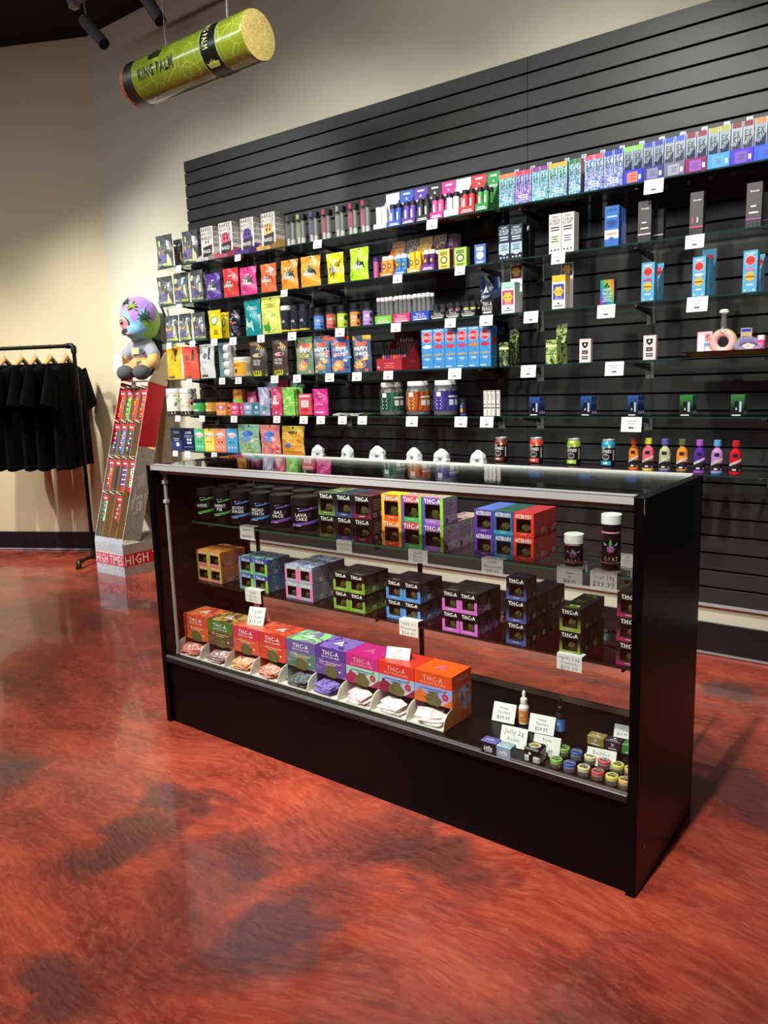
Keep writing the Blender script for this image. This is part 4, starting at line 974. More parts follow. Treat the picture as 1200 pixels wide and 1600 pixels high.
def d_shield(f, fm, w_, h):
    f.poly(fm, [(-w_ * .28, h * .86), (w_ * .28, h * .86), (w_ * .24, h * .7), (0, h * .6), (-w_ * .24, h * .7)], BLK, 2); f.burst(fm, 0, h * .76, w_ * .14, W, 5, 3)
    f.rect(fm, -w_ * .26, h * .36, w_ * .26, h * .52, M('3a3a3a'), 1, 2); f.rect(fm, -w_ * .26, h * .14, w_ * .26, h * .28, M('3a3a3a'), 1, 2); f.rect(fm, -w_ * .15, h * .42, w_ * .15, h * .45, M('c8a8b0'), 1, 3); f.rect(fm, -w_ * .2, h * .2, w_ * .2, h * .23, W, 1, 3)


carton(905, 923, 529.5, 565, 'D', 'ebdfe0', 'blush carton with black shield beside the camouflage cartons', d=.02, y=1.53, deco=d_shield, side='e8c0c8', group='blush shield cartons')
carton(1004.8, 1024.8, 524, 561, 'D', 'e6d8da', 'blush carton with black shield left of the yellow tray', d=.02, y=1.53, deco=d_shield, side='d8a8b4', group='blush shield cartons')
# rolling tray with its small wares
tz = ROW['D'] + .006
TX0, TX1, TY0, TY1 = 1.395, 1.80, 1.44, 1.66


def tfn(a, b):
    u, v = a * 2 - 1, b * 2 - 1; e = max(abs(u), abs(v)); k = 0 if e < .72 else min(1, (e - .72) / .18)
    return ((TX0 + TX1) / 2 + u * (TX1 - TX0) / 2, (TY0 + TY1) / 2 + v * (TY1 - TY0) / 2, tz + .018 * k * k * (3 - 2 * k))


tt = thing('rolling_tray', G().grid(lambda a, b: tfn(b, a), 18, 24, M('8a6a1c', .35, .5)), 'shallow metal rolling tray with gold underside on the fourth shelf', 'tray')
ob('tray_lining', G().grid(lambda a, b: (lambda p: (p[0], p[1], p[2] + .0012))(tfn(a, b)), 24, 18, swirl('f0b8b4', 'e8706a', 'f4e6dc', 14, .35, 1, 'pink_tray_print')), tt)
tz2 = tz + .0022


def at(u, v, y): p = onY(u, v, y); return p.x


def small(name, g, label, cat, u, y, dz=0, rot=0): return thing(name, g, label, cat, 'small wares on the rolling tray', (at(u, 530, y), y, tz2 + dz), rot)


ta = small('carton', G().box(-.028, .028, 0, .02, 0, .095, M('e8a8b8'), front=M('f0c8d0'), b=.001), 'pink and white carton standing at the left of the rolling tray', 'box', 1101, 1.56)
ob('printed_artwork', G().rect(front(0), -.022, .01, -.004, .08, M('f4ecec')).rect(front(0), .002, .06, .02, .085, M('d0708a')), ta)
tb = small('keyring_pack', G().box(-.018, .018, 0, .012, 0, .052, M('6a98d0'), b=.003), 'small blue printed pack with metal keyring on the rolling tray', 'packet', 1108, 1.52)
ob('printed_artwork', G().rect(front(0), -.014, .02, .014, .036, W).text(front(0), 'PUFF', 0, .028, .008, M('d03a4a'), .024), tb)
ob('ring', G().tube([(.012 * math.cos(k / 2), .006, .066 + .014 * math.sin(k / 2)) for k in range(13)], .0016, CHROME, 6), tb)
bong = G()
RO, RI = .034, .0145
bong.grid(lambda a, b: (lambda th, ph: ((RO + RI * math.cos(ph)) * math.cos(th), RI * .95 * math.sin(ph), .05 + (RO + RI * math.cos(ph)) * math.sin(th)))(2 * math.pi * a, 2 * math.pi * b), 28, 12, M('e8b8b0', .2))
tb = small('doughnut_bong', bong, 'doughnut shaped glass bong with white lipped neck', 'bong', 1130, 1.505)
ob('biscuit_rim', G().grid(lambda a, b: (lambda th, ph: ((RO + .001 + RI * 1.06 * math.cos(ph)) * math.cos(th), RI * .95 * math.sin(ph) + .0015, .05 + (RO + .001 + RI * 1.06 * math.cos(ph)) * math.sin(th)))(2 * math.pi * a, math.pi * (-.25 + .95 * b)), 28, 8, M('c8a868', .3)), tb)
ob('neck', G().lathe([(.013, .094, PLAS), (.0105, .105, PLAS), (.0105, .155, M('f0f0ee')), (.017, .158, M('f0f0ee')), (.017, .166, M('f0f0ee')), (.009, .17, None)], 14).lathe([(.006, .094, M('3a3a3a')), (.006, .15, None)], 8), tb)
f = G(); r = random.Random(5)
fmd = lambda x, z_, o=1: (x, -RI * .97 - .0003 * o, z_)
for s_ in (-1, 1): f.disc(fmd, s_ * .008, .0885, .0022, .003, BLK, 2, 6)
f.disc(fmd, 0, .083, .0035, .002, BLK, 2, 6)
for i in range(16): a_ = i * .393; f.disc(fmd, RO * math.cos(a_) * r.uniform(.85, 1.12), .05 + RO * math.sin(a_) * r.uniform(.85, 1.12), .0016, .0011, M(r.choice(['d83a5a', '5a3a2a', 'f4f0e0'])), 3, 5)
ob('painted_face', f, tb)
tb = small('foil_carton', G().box(-.02, .02, 0, .014, 0, .1, HOLS[1], front=grad('d8a0c8', 'c8b070', .02, .09), side=M('c090a0'), b=.001), 'rainbow foil carton lettered in dark blue on the rolling tray', 'box', 1165.5, 1.575)
ob('printed_artwork', G().text(front(0), 'EX', 0, .062, .017, M('2a2450'), .026).text(front(0), 'KD', .001, .044, .017, M('2a2450'), .03).rect(front(0), -.017, .086, .017, .097, M('2a2ab0')), tb)
gd = G(); gd.lathe([(.046, 0, M('6a6478', .2)), (.05, .004, M('9a94a8', .15)), (.05, .012, M('8a84a0', .15)), (0, .012, None)], 24)
gm = G(); gm.v = []
tb = thing('glass_ashtray', gd, 'round smoky ashtray with a pale portrait, propped upright on the rolling tray', 'ashtray', 'small wares on the rolling tray', (at(1168, 535, 1.50), 1.505, tz2 + .028)); tb.rotation_euler = (math.radians(34), 0, math.radians(20))
f = G(); fz = topf(.0122); f.disc(fz, 0, -.004, .022, .030, M('d8c0b8', .3), 1, 16); f.disc(fz, -.008, .004, .004, .003, M('3a3040'), 2, 8); f.disc(fz, .008, .004, .004, .003, M('3a3040'), 2, 8); f.disc(fz, 0, -.016, .005, .003, M('b85a5a'), 2, 8); f.poly(fz, [(-.036, -.02), (-.02, .034), (.02, .034), (.036, -.02), (.024, .01), (-.024, .01)], M('7a6a9a'), 2); ob('painted_face', f, tb)
vial(at(1189.5, 530, 1.52), 1.52, tz2, .013, .068, 'e84a9a', 'e8e4e0', 'pink bottle with white cap at the right of the rolling tray', 'bottle', 'small wares on the rolling tray', .25, lambda f, fm, r, h: f.lines(fm, 0, h * .6, r, 5, h * .09, h * .04, M('f8c0dc')), 'bottle')

# ================= fifth row (E)


def d_pic(cs, sd):
    def d(f, fm, r, h):
        f.rect(fm, -r * 1.45, h * .16, r * 1.45, h * .82, M('d4d6c8'), 10, 1); f.rect(fm, -r * 1.45, h * .0, r * 1.45, h * .15, M('2a1c18'), 10, 1); q = random.Random(sd)
        for i in range(14): f.disc(fm, q.uniform(-1, .9) * r, q.uniform(.25, .75) * h, r * q.uniform(.08, .24), h * q.uniform(.02, .06), M(q.choice(cs)), 2, 7)
        f.rect(fm, -r * .6, h * .05, r * .3, h * .08, W, 2, 2)
    return d


bottle(263.5, 284, 607, 648, 'E', jarprof('e8e6da', 'f2f0ea', .16, .97), 'white jar with blue and green print at the left end of the fifth shelf', 'jar', 'jar', d_pic(['4a6a9a', 'c8c84a', '3a4a6a', '8ab090', 'e8d850'], 1), y=1.56, a0=.6, group='white printed jars')
bottle(284.5, 305, 607, 648, 'E', jarprof('e8e6da', 'f2f0ea', .16, .97), 'white jar with brown and red print, second on the fifth shelf', 'jar', 'jar', d_pic(['6a3a2a', 'c84a3a', 'e8b890', '4a2a20', 'd89a6a'], 2), y=1.56, a0=.6, group='white printed jars')


def d_tub(cc): return lambda f, fm, r, h: f.rect(fm, -r * 1.5, h * .22, r * 1.5, h * .75, M(cc), 10, 1).rect(fm, -r * .6, h * .62, r * .1, h * .74, M('d8e8d0'), 2, 2).rect(fm, -r * .9, h * .28, r * .5, h * .36, M('e8f0e0'), 4, 2)


bottle(305, 322.5, 623, 648, 'E', jarprof('35463a', '16181a', .28, .98, .99), 'small black lidded tub with green label', 'tub', 'tub', d_tub('3fae5c'), y=1.555, group='small black lidded tubs')
bottle(323.5, 341, 622, 648, 'E', jarprof('4a3a28', '18181a', .28, .98, .99), 'small black lidded tub with mustard label', 'tub', 'tub', d_tub('d8a038'), y=1.555, group='small black lidded tubs')


def d_mini(c1, c2):
    def d(f, fm, w_, h): f.rect(fm, -w_ * .44, h * .45, w_ * .44, h * .8, M(c1), 1, 1); f.disc(fm, 0, h * .62, w_ * .22, h * .14, M(c2), 2, 10); f.lines(fm, 0, h * .26, w_ * .7, 2, h * .12, h * .05, M(c2))
    return d


ZE = ROW['E'] + .0025
for a, b, c, d_, cc, c1, c2, y, lab, dz in ((338, 352.5, 629, 650, 'f0a05a', 'c05a8a', 'f4d8b0', 1.53, 'orange box with purple wording at the front of the fifth shelf', 0), (353, 363.5, 631, 650, 'e8903a', 'f0b060', '8a3a2a', 1.55, 'darker orange box right of the purple worded one', 0),
                                            (360, 373, 629.5, 650, 'd84a7a', 'e86a98', 'f8d8e0', 1.53, 'pink box with pale ring beside the orange boxes', 0), (373.5, 380, 630, 650, 'e05a88', 'c03a68', 'f8d8e0', 1.545, 'narrow pink box tucked right of the ringed pink one', 0),
                                            (380.5, 394, 629, 650, '7a9ab8', 'a8c0d0', 'e8f0f4', 1.53, 'grey blue box with pale oval on the fifth shelf', 0), (394.5, 407, 629, 650, '4a8aa0', '3a7088', 'c8dce4', 1.53, 'deeper teal blue box with pale oval on the fifth shelf', 0)):
    carton(a, b, c, d_, 'E', cc, lab, d=.035, y=y, deco=d_mini(c1, c2), group='little boxes on the fifth shelf')
carton(364.5, 379, 608.5, 650, 'E', 'e8a04a', 'taller box in orange, green and red behind the pink ones', d=.03, y=1.64, deco=lambda f, fm, w_, h: f.rect(fm, -w_ * .5, h * .45, w_ * .5, h * .62, M('8ac84a')).rect(fm, -w_ * .5, h * .3, w_ * .5, h * .45, M('d84a3a')).disc(fm, 0, h * .8, w_ * .25, h * .08, M('a86a2a')))
carton(386.5, 401.5, 612, 650, 'E', 'a83a6a', 'dark pink box with pale ring behind the blue ones', d=.03, y=1.64, deco=d_mini('c85a88', 'e8c0d0'))


def d_stk(c1, c2):
    def d(f, fm, w_, h):
        f.rect(fm, -w_ * .4, h * .86, w_ * .4, h * .93, M('f0f0f4'), 3, 1); f.rect(fm, -w_ * .3, h * .38, w_ * .3, h * .7, M('f0e4e4'), 3, 1); f.lines(fm, 0, h * .62, w_ * .45, 4, h * .05, h * .015, M('8a8a90'), 2)
        f.disc(fm, 0, h * .25, w_ * .36, h * .08, M(c1), 2, 10); f.poly(fm, [(-w_ * .4, h * .05), (0, h * .15), (w_ * .4, h * .05), (w_ * .4, h * .02), (-w_ * .4, h * .02)], M(c2), 2)
    return d


pouch(404.5, 421.5, 605, 650, 'E', 'a8a8cc', 'lilac and white packet with teal oval on the fifth shelf', d_stk('3a98a0', 'e8e8f4'), d=.025, y=1.535, group='oval marked packets')
pouch(424, 441, 604.5, 650, 'E', 'd84a74', 'pink and white packet with red oval on the fifth shelf', d_stk('c82a4a', 'f4e4ec'), d=.025, y=1.535, group='oval marked packets')
for i, (a, b, c, cc, nmc) in enumerate(((415, 433, 596.5, '8ab0c0', 'blue grey'), (435, 451.5, 594.5, 'd83a78', 'magenta'), (454, 470, 595, '7a9a88', 'sage green'))):
    carton(a, b, c, 650, 'E', cc, '%s box standing in the back row above the oval marked packets' % nmc, d=.04, y=1.65, deco=d_mini('d8e0e0' if i != 1 else 'e86098', '4a5a60'), group='back row boxes')
HG = swirl('8ac85a', 'c8e890', '4ad848', 30, .2, 1.5, 'green_shimmer_film')
for i in range(5):
    a = 442 + i * 4.2
    pouch(a, a + 19, 605 + i * .3, 650, 'E', HG if i < 4 else '3a4a2c', 'shimmering green packet, %s in the leaning file' % ORD[i], None, d=.01, y=1.53 + .022 * i, group='shimmering green packets')
x0, x1, z, h = place(466.5, 486, 615.5, 650, 'E', 1.54); w_ = x1 - x0
t = thing('blister_pack', G().box(-w_ / 2, w_ / 2, 0, .018, 0, h, M('e05a6a', .25), b=.003), 'red and white blister packet beside the magenta pouch', 'packet', None, ((x0 + x1) / 2, 1.54, z)); f = G(); d_stk('c8283a', 'e83a3a')(f, front(0), w_, h); ob('printed_artwork', f, t)


def d_mag(f, fm, w_, h):
    f.rect(fm, -w_ * .42, h * .04, w_ * .42, h * .82, M('e04a9c'), 5, 1); f.disc(fm, 0, h * .7, w_ * .28, h * .1, M('5a1c40'), 2); f.disc(fm, 0, h * .7, w_ * .2, h * .06, M('c83a88'), 3); f.text(fm, 'NUTTER', 0, h * .42, h * .07, W, w_ * .7, .03); f.lines(fm, 0, h * .33, w_ * .5, 2, h * .07, h * .025, M('8a2a60')); f.rect(fm, -w_ * .3, h * .09, w_ * .3, h * .15, M('f4c8e0'), 3, 2)


pouch(489.5, 513, 607.5, 650, 'E', 'd8358c', 'upright magenta pouch with white lettering on the fifth shelf', d_mag, d=.03, y=1.535, top='c8288a')


def flat(u0, u1, y0, y1, zz, m, label, cat='packet', name='flat_packet', th=.006, wav=.006):
    a = at(u0, 648, y0); b = at(u1, 648, y0)
    g = G().grid(lambda i, j: (a + (b - a) * i, y0 + (y1 - y0) * j, zz + th + wav * math.sin(7 * i + 3 * j) * math.sin(math.pi * j)), 10, 4, m)
    g.grid(lambda i, j: (b + (a - b) * i, y0 + (y1 - y0) * j, zz + .0005), 10, 1, m); g.box(a + .004, b - .004, y0 + .003, y1 - .003, zz + .0005, zz + th * .7, m)
    return thing(name, g, label, cat)


flat(518, 560, 1.52, 1.64, ZE, swirl('f0eee8', '16161a', 'e4e2dc', 16, .35, 1.4, 'black_white_zigzag'), 'black and white zigzag packet lying flat on the fifth shelf')
flat(563, 575, 1.56, 1.64, ZE, M('5a8a48', .4), 'small green and pink packet lying flat beside the zigzag one', wav=.001)


def bigjar(cc, c2):
    lab = swirl(cc, c2, cc, 8, .3, .6, 'printed_fade')

    def prof(r, h):
        return ([(0, 0, PLAS), (r * .9, 0, PLAS), (r, h * .04, PLAS), (r, h * .68, PLAS), (r * .92, h * .78, PLAS), (r * .84, h * .86, None)], [(r * .86, h * .86, WHITE), (r * .88, h * .88, WHITE), (r * .88, h * .985, WHITE), (r * .84, h, WHITE), (0, h, None)], r)

    def deco(f, fm, r, h):
        f.rect(fm, -r * 2.4, h * .14, r * 2.2, h * .7, lab, 22, 1); f.rect(fm, -r * .95, h * .55, -r * .5, h * .68, M('d8dcd8'), 2, 2); f.lines(fm, -r * .72, h * .48, r * .6, 6, h * .055, h * .028, W, 3)
        f.rect(fm, r * .1, h * .52, r * 1.1, h * .57, M('d0d4d0'), 4, 3)
        for k in (0, 1): f.rect(fm, r * (.15 + .5 * k), h * .3, r * (.52 + .5 * k), h * .46, M('cfd2d0'), 2, 3)
    return prof, deco


for a, b, c, d_, cc, c2, nmc in ((594, 632, 597.5, 650, '1e4a3a', '2c6a50', 'green'), (634.5, 673.5, 595.5, 649, 'a85a1c', '8a2418', 'orange brown'), (676.5, 717, 594, 648, '3c3684', '2a2a6a', 'violet')):
    pf, dc = bigjar(cc, c2); t = bottle(a, b, c, d_, 'E', pf, 'large clear jar with %s label and wide white lid' % nmc, 'large_jar', 'jar', dc, y=1.575, seg=28, group='large clear jars', a0=.68)
    q = G(); r = (onY(b, 620, 1.575).x - onY(a, 620, 1.575).x) / 2 * .8; rr = random.Random(a)
    for i in range(60):
        an = rr.random() * 6.28; rad = r * .86 * math.sqrt(rr.random()); zz = rr.choice([rr.uniform(.008, .03), rr.uniform(.11, .145)]); q.lathe([(0, zz, M('e4e2dc')), (.006, zz + .001, M('8a9088')), (.006, zz + .006, M('d4d4cc')), (0, zz + .007, None)], 6, rad * math.cos(an), rad * math.sin(an))
    q.lathe([(0, .004, M('2a3430')), (r * .88, .004, M('2a3430')), (r * .88, .12, M('2a3430')), (0, .12, None)], 20)
    o_ = ob('wrapped_sweets', q, t); o_['kind'] = 'stuff'
bottle(718.5, 729.7, 622.5, 648, 'E', jarprof('2a2440', '1c1c1e', .26), 'small dark vial with orange flower print beside the violet jar', 'vial', 'vial', lambda f, fm, r, h: f.rect(fm, -r * 1.4, h * .02, r * 1.4, h * .1, M('5a4ab0'), 6).disc(fm, -r * .1, h * .32, r * .5, h * .14, M('f0a030'), 2, 8).disc(fm, -r * .1, h * .55, r * .4, h * .1, M('7a8ab8'), 2, 8), y=1.55)
for i in range(4):
    x = at(758.7 + 6.3 * i + (1.2 if i == 3 else 0), 630, 1.53)
    vial(x, 1.53, ZE, .0098, .118, 'e6e6e0', 'b8bab8', 'thin white tube with grey tip, %s from the left of four standing together' % ORD[i], 'tube', 'thin white tubes', .06, lambda f, fm, r, h: f.lines(fm, 0, h * .85, r * .8, 6, h * .045, h * .02, M('7a7a78')).rect(fm, -r, h * .3, r, h * .34, M('3c3c3a'), 4).rect(fm, -r * .7, h * .44, r * .7, h * .48, M('5a6a5a'), 3), 'white_tube')
BLB = grad('101628', '2a5aa8', .03, .1); GRB = grad('0c140e', '3a8a40', .03, .1)
for i, (a, b, nmc, m, cnt, lab) in enumerate(((826.8, 843, 'blue', BLB, 3, 'first blue stack on the fifth right shelf'), (907, 924.5, 'blue', BLB, 3, 'second blue stack on the fifth right shelf'), (980, 997, 'blue', BLB, 4, 'blue stack above the price ticket'), (1061.6, 1082, 'green', GRB, 3, 'left green stack on the fifth right shelf'), (1141.5, 1163, 'green', GRB, 2, 'right green stack on the fifth right shelf'))):
    x0, x1, z, h = place(a, b, 620.5 - i, 648, 'E', 1.525); w_ = x1 - x0
    for k in range(cnt):
        t = thing('carton', G().box(-w_ / 2, w_ / 2, 0, .014, 0, h, m, side=M('1a2a6c' if nmc == 'blue' else '14281a'), b=.0006), 'small %s carton, %s in the %s' % (nmc, ('front', 'second', 'third', 'rearmost')[k], lab), 'box', 'small cartons on the fifth right shelf', ((x0 + x1) / 2 + .0015 * k, 1.525 + .0155 * k, z))
        f = G().rect(right(w_ / 2), .003, h * .1, .011, h * .25, W).rect(right(w_ / 2), .003, h * .6, .011, h * .8, M('6a7a9a'))
        if k == 0: f.rect(front(0), -w_ * .2, h * .2, w_ * .06, h * .72, BLK).rect(front(0), -w_ * .2, h * .71, w_ * .06, h * .73, M('8aa0b8')).disc(front(0), -w_ * .07, h * .35, w_ * .07, h * .07, M('b0c0c8'), 3, 6).rect(front(0), w_ * .14, h * .22, w_ * .3, h * .68, M('a8c4d8')).rect(front(0), -w_ * .38, h * .04, w_ * .25, h * .09, W)
        ob('printed_artwork', f, t)

# ================= lowest row (F)


def d_lum(f, fm, w_, h):
    f.text(fm, 'LUMI', w_ * .05, h * .8, h * .12, W, w_ * .7, .0); f.lines(fm, w_ * .05, h * .66, w_ * .75, 3, h * .04, h * .016, M('9aa8c8'))
    for i in (0, 1):
        for j in (0, 1): f.disc(fm, (-.02 + .22 * i) * w_, h * (.48 - .14 * j), w_ * .09, h * .055, M('dfe6f0'), 2, 10)
    f.rect(fm, -w_ * .4, h * .14, w_ * .4, h * .17, M('7a8ac0'))


carton(267.5, 284, 668.5, 703, 'F', '2f3d6e', 'slate blue carton with pale print at the left end of the lowest shelf', d=.02, y=1.54, deco=lambda f, fm, w_, h: f.rect(fm, -w_ * .5, h * .42, w_ * .5, h, M('1e2630')).text(fm, 'CALM', 0, h * .8, h * .1, M('9ac0d8'), w_ * .6).disc(fm, w_ * .1, h * .25, w_ * .15, h * .1, M('d0e0d0')).lines(fm, 0, h * .5, w_ * .6, 2, h * .08, h * .03, M('a8c0d8')), side='232c50')
carton(285, 303, 669, 704, 'F', '16244e', 'navy carton with four white dots on the lowest shelf', d=.02, y=1.54, deco=d_lum, side='101a3c')


def d_mood(f, fm, w_, h):
    f.disc(fm, 0, h * .72, w_ * .4, h * .12, M('f4f0e8'), 1, 10); f.text(fm, 'MOODS', 0, h * .69, h * .1, M('d04a6a'), w_ * .7, .04, 4)
    for s_ in (-1, 1): f.disc(fm, s_ * w_ * .15, h * .42, w_ * .07, h * .035, M('3a3a3a'), 2, 6)
    for i in range(3): f.disc(fm, (-.28 + .28 * i) * w_, h * .2, w_ * .07, h * .05, M('f4f4f0'), 2, 6)
    f.rect(fm, -w_ * .1, h * .95, w_ * .1, h * .97, BLK)


for a, b, cc, nmc in ((304, 319, '54c484', 'mint green'), (319.5, 335, 'f2e25c', 'yellow'), (335.5, 353, 'f29478', 'salmon'), (353.5, 371, '5aace4', 'light blue')):
    carton(a, b, 670, 704.5, 'F', cc, '%s card packet with a sleepy face on the lowest shelf' % nmc, d=.012, y=1.54, deco=d_mood, group='card packets with faces')
for k in range(3): pp = place(353.5, 371, 670, 704.5, 'F', 1.54); thing('card_packet', G().box(-.03, .032, 0, .008, 0, pp[3] * .96, M('4a94b8'), b=.0005), 'light blue card packet filed %s behind the front one' % ORD[k], 'packet', 'filed light blue packets', ((pp[0] + pp[1]) / 2 + .002, 1.555 + .012 * k, pp[2]))


def d_fr(cs, sd):
    def d(f, fm, w_, h):
        r = random.Random(sd)
        for i in range(34): f.disc(fm, r.uniform(-.42, .42) * w_, r.uniform(.04, .6) * h, w_ * r.uniform(.05, .1), h * r.uniform(.025, .05), M(r.choice(cs)), 1, 6)
        f.disc(fm, 0, h * .68, w_ * .26, h * .1, M('3a6ac0'), 2, 9); f.disc(fm, -w_ * .05, h * .5, w_ * .22, h * .09, M('5a8ad8'), 3, 8); f.poly(fm, [(-w_ * .42, h * .38), (w_ * .42, h * .42), (w_ * .4, h * .34), (-w_ * .4, h * .3)], M('f0c040'), 3)
    return d


pouch(373, 407, 663, 712, 'F', '8cbca4', 'sea green candy pouch with yellow ribbon on the lowest shelf', d_fr(['c8d860', '60a860', 'e8e0a0', '7ab8a0'], 2), d=.04, y=1.535, group='big candy pouches')
pouch(408, 439, 664, 713, 'F', 'e08a88', 'salmon pink candy pouch with blue emblem on the lowest shelf', d_fr(['e86a60', 'f0b0a0', 'd84a4a', 'f4d0c0'], 3), d=.04, y=1.535, group='big candy pouches')


def d_honey(f, fm, w_, h):
    q = h * .036
    for j in range(11):
        for i in range(9):
            x = (-.42 + .105 * i + (.05 if j % 2 else 0)) * w_; zz = h * (.06 + .064 * j)
            if abs(x) < w_ * .44 and (zz < h * .35 or (i + j) % 3): f.disc(fm, x, zz, w_ * .048, q * .8, M(('e87a28', 'd84a2c', 'f0b040')[(i * 3 + j) % 3]), 1, 6)
    f.disc(fm, 0, h * .78, w_ * .25, h * .06, M('5a4a2a'), 2, 9); f.disc(fm, -w_ * .1, h * .35, w_ * .14, h * .07, M('4a6ab0'), 3, 8)


pouch(441, 476, 665.5, 716, 'F', 'd8b848', 'yellow candy pouch with orange honeycomb cells on the lowest shelf', d_honey, d=.045, y=1.535, top='b8b83a', group='big candy pouches')
CRP = swirl('dfe8e6', 'cfdcdc', 'e8eeee', 30, .5, 1, 'pale_crumpled_paper')
for i, (a, b, c) in enumerate(((489.5, 505.5, 695), (535, 552.5, 695), (579, 601, 696.5), (636, 659, 699), (678.5, 702, 701), (736, 758.5, 703))):
    x0, x1, z, h = place(a, b, c, 733, 'F', 1.55); w_ = x1 - x0; r = random.Random(i + 3); jit = [[r.uniform(-1, 1) for _ in range(12)] for _ in range(8)]

    def cf(u, v, w_=w_, h=h, jit=jit):
        k = (1 - .18 * v) if v < .62 else (1 - .18 * .62) * (1 - ((v - .62) / .38) * .78); an = 2 * math.pi * u; j = jit[int(round(v * 7))][int(round(u * 11)) % 11] * .06
        sq = 1 / max(abs(math.cos(an)), abs(math.sin(an))) ** .7
        return (w_ / 2 * k * math.cos(an) * (sq + j), .026 * k * math.sin(an) * (sq + j), h * v)
    t = thing('paper_bag', G().grid(cf, 11, 7, CRP, False).add([(w_ * .48 * math.cos(a_), .02 * math.sin(a_), .0005) for a_ in [k * .785 for k in range(8)]], [tuple(range(7, -1, -1))], CRP), 'pale crumpled paper packet, %s from the left on the lowest shelf' % ORD[i], 'packet', 'pale crumpled packets', ((x0 + x1) / 2, 1.55, z), r.uniform(-.3, .3))
    ob('printed_artwork', G().rect(front(-.029), w_ * .02, h * .2, w_ * .2, h * .33, M('6a7474')).rect(front(-.029), -w_ * .3, h * .36, w_ * .3, h * .4, M('9aa8a8')), t)


def canprof(cc):
    def f(r, h):
        b = M('141416', .3, .3); c = M(cc, .3, .2)
        return ([(0, 0, ALU), (r * .78, .0, ALU), (r * .95, h * .06, b), (r, h * .09, b), (r, h * .72, c), (r, h * .84, c), (r * .86, h * .94, ALU), (r * .86, h * .97, None)], [(r * .88, h * .955, ALU), (r * .9, h * .985, ALU), (r * .86, h, ALU), (r * .82, h * .975, ALU), (0, h * .975, None)], r)
    return f


def d_can(cc):
    def d(f, fm, r, h):
        f.text(fm, 'GO', -r * .55, h * .72, h * .09, W, r * .6, .05); f.text(fm, 'JONES', -r * .1, h * .61, h * .11, W, r * 1.5, .05); f.disc(fm, r * .35, h * .77, r * .2, h * .06, M('e8d0a0'), 2, 10); f.disc(fm, -r * .2, h * .42, r * .6, h * .12, M('8a8a86'), 2, 10); f.disc(fm, -r * .2, h * .42, r * .35, h * .06, M('3a3a38'), 3, 8)
        f.rect(fm, -r * 1.2, h * .14, r * .6, h * .28, M(cc), 8, 2); f.rect(fm, -r * .5, h * .19, r * .1, h * .24, W, 2, 3); f.rect(fm, r * .95, h * .3, r * 1.15, h * .66, M('c8c8c8'), 2, 2)
    return d


for a, b, c, d_, cc, nmc in ((771.8, 794.5, 683, 724, '7a3a2c', 'brown'), (826.5, 850, 683.5, 728, 'e04a34', 'orange red'), (884.5, 909, 685, 731, '9ac63c', 'lime green'), (937.8, 963, 686.5, 733, '2aa4c4', 'turquoise')):
    bottle(a, b, c, d_, 'F', canprof(cc), 'drink can with %s shoulder and black body on the lowest shelf' % nmc, 'drink_can', 'can', d_can(cc), y=1.56, cap='can_top', a0=.15, seg=20, group='drink cans')
for k_, (a, b, c, d_, cc, cp, nmc) in enumerate(((981, 999.5, 684.5, 734, 'f0892c', 'f0622c', 'orange, with orange cap'), (1002, 1023.5, 684.5, 735, 'ea6478', 'd8dc3c', 'pink, with yellow cap'), (1028, 1049.7, 685.5, 735.5, 'b8bf98', '5a5ab0', 'pale green, with indigo cap'), (1055, 1077, 686, 736, 'f0902e', '5a6a3c', 'orange, with olive cap'),
                                                 (1082, 1104, 687, 737, '5a2a9c', 'a45ac0', 'violet, with lilac cap'), (1109, 1132, 687.5, 739, 'c08ac8', '5aa0e0', 'mauve, with sky blue cap'), (1137.5, 1161.5, 688.5, 740.5, 'c81c2c', 'c0202c', 'red, with red cap'))):
    def sp(r, h, cc=cc, cp=cp):
        b = M(cc, .15, 0, .6); e = M(cp, .35)
        return ([(0, 0, e), (r * .94, 0, e), (r, h * .02, e), (r, h * .07, b), (r, h * .55, b), (r * .9, h * .66, b), (r * .42, h * .76, b), (r * .36, h * .83, None)], [(r * .6, h * .82, e), (r * .62, h * .84, e), (r * .62, h * .985, e), (r * .55, h, e), (0, h, None)], r)

    def sd(f, fm, r, h, cp=cp):
        f.burst(fm, -r * .15, h * .58, r * .38, M('1c1a1a'), 5, 2, .55); f.rect(fm, -r * .5, h * .52, r * .35, h * .62, M('1c1a1a'), 3, 1); f.rect(fm, -r * 1.2, h * .1, r * 1.2, h * .32, M('17151a'), 10, 1, 0)
        f.grid(lambda u, v: fm(-r * 1.1 + 2.1 * r * u, h * (.24 + .17 * u + .075 * v), 3), 10, 1, M('ece8dc')); f.text(fm, 'THE SYRUP', -r * .1, h * .355, h * .05, M('1a1a1a'), r * 1.5, .02, 5, .85 * h * .17 / (2.1 * r)); f.rect(fm, -r * .5, h * .13, r * .1, h * .17, M('e8e8e8'), 3, 3); f.rect(fm, r * .6, h * .12, r * .9, h * .16, M('a8a8a8'), 2, 3)
    bottle(a, b, c, d_, 'F', sp, 'squeeze syrup bottle, %s, on the lowest right shelf' % nmc, 'syrup_bottle', 'bottle', sd, y=1.56, cap='cap', seg=18, group='syrup bottles', a0=.25)

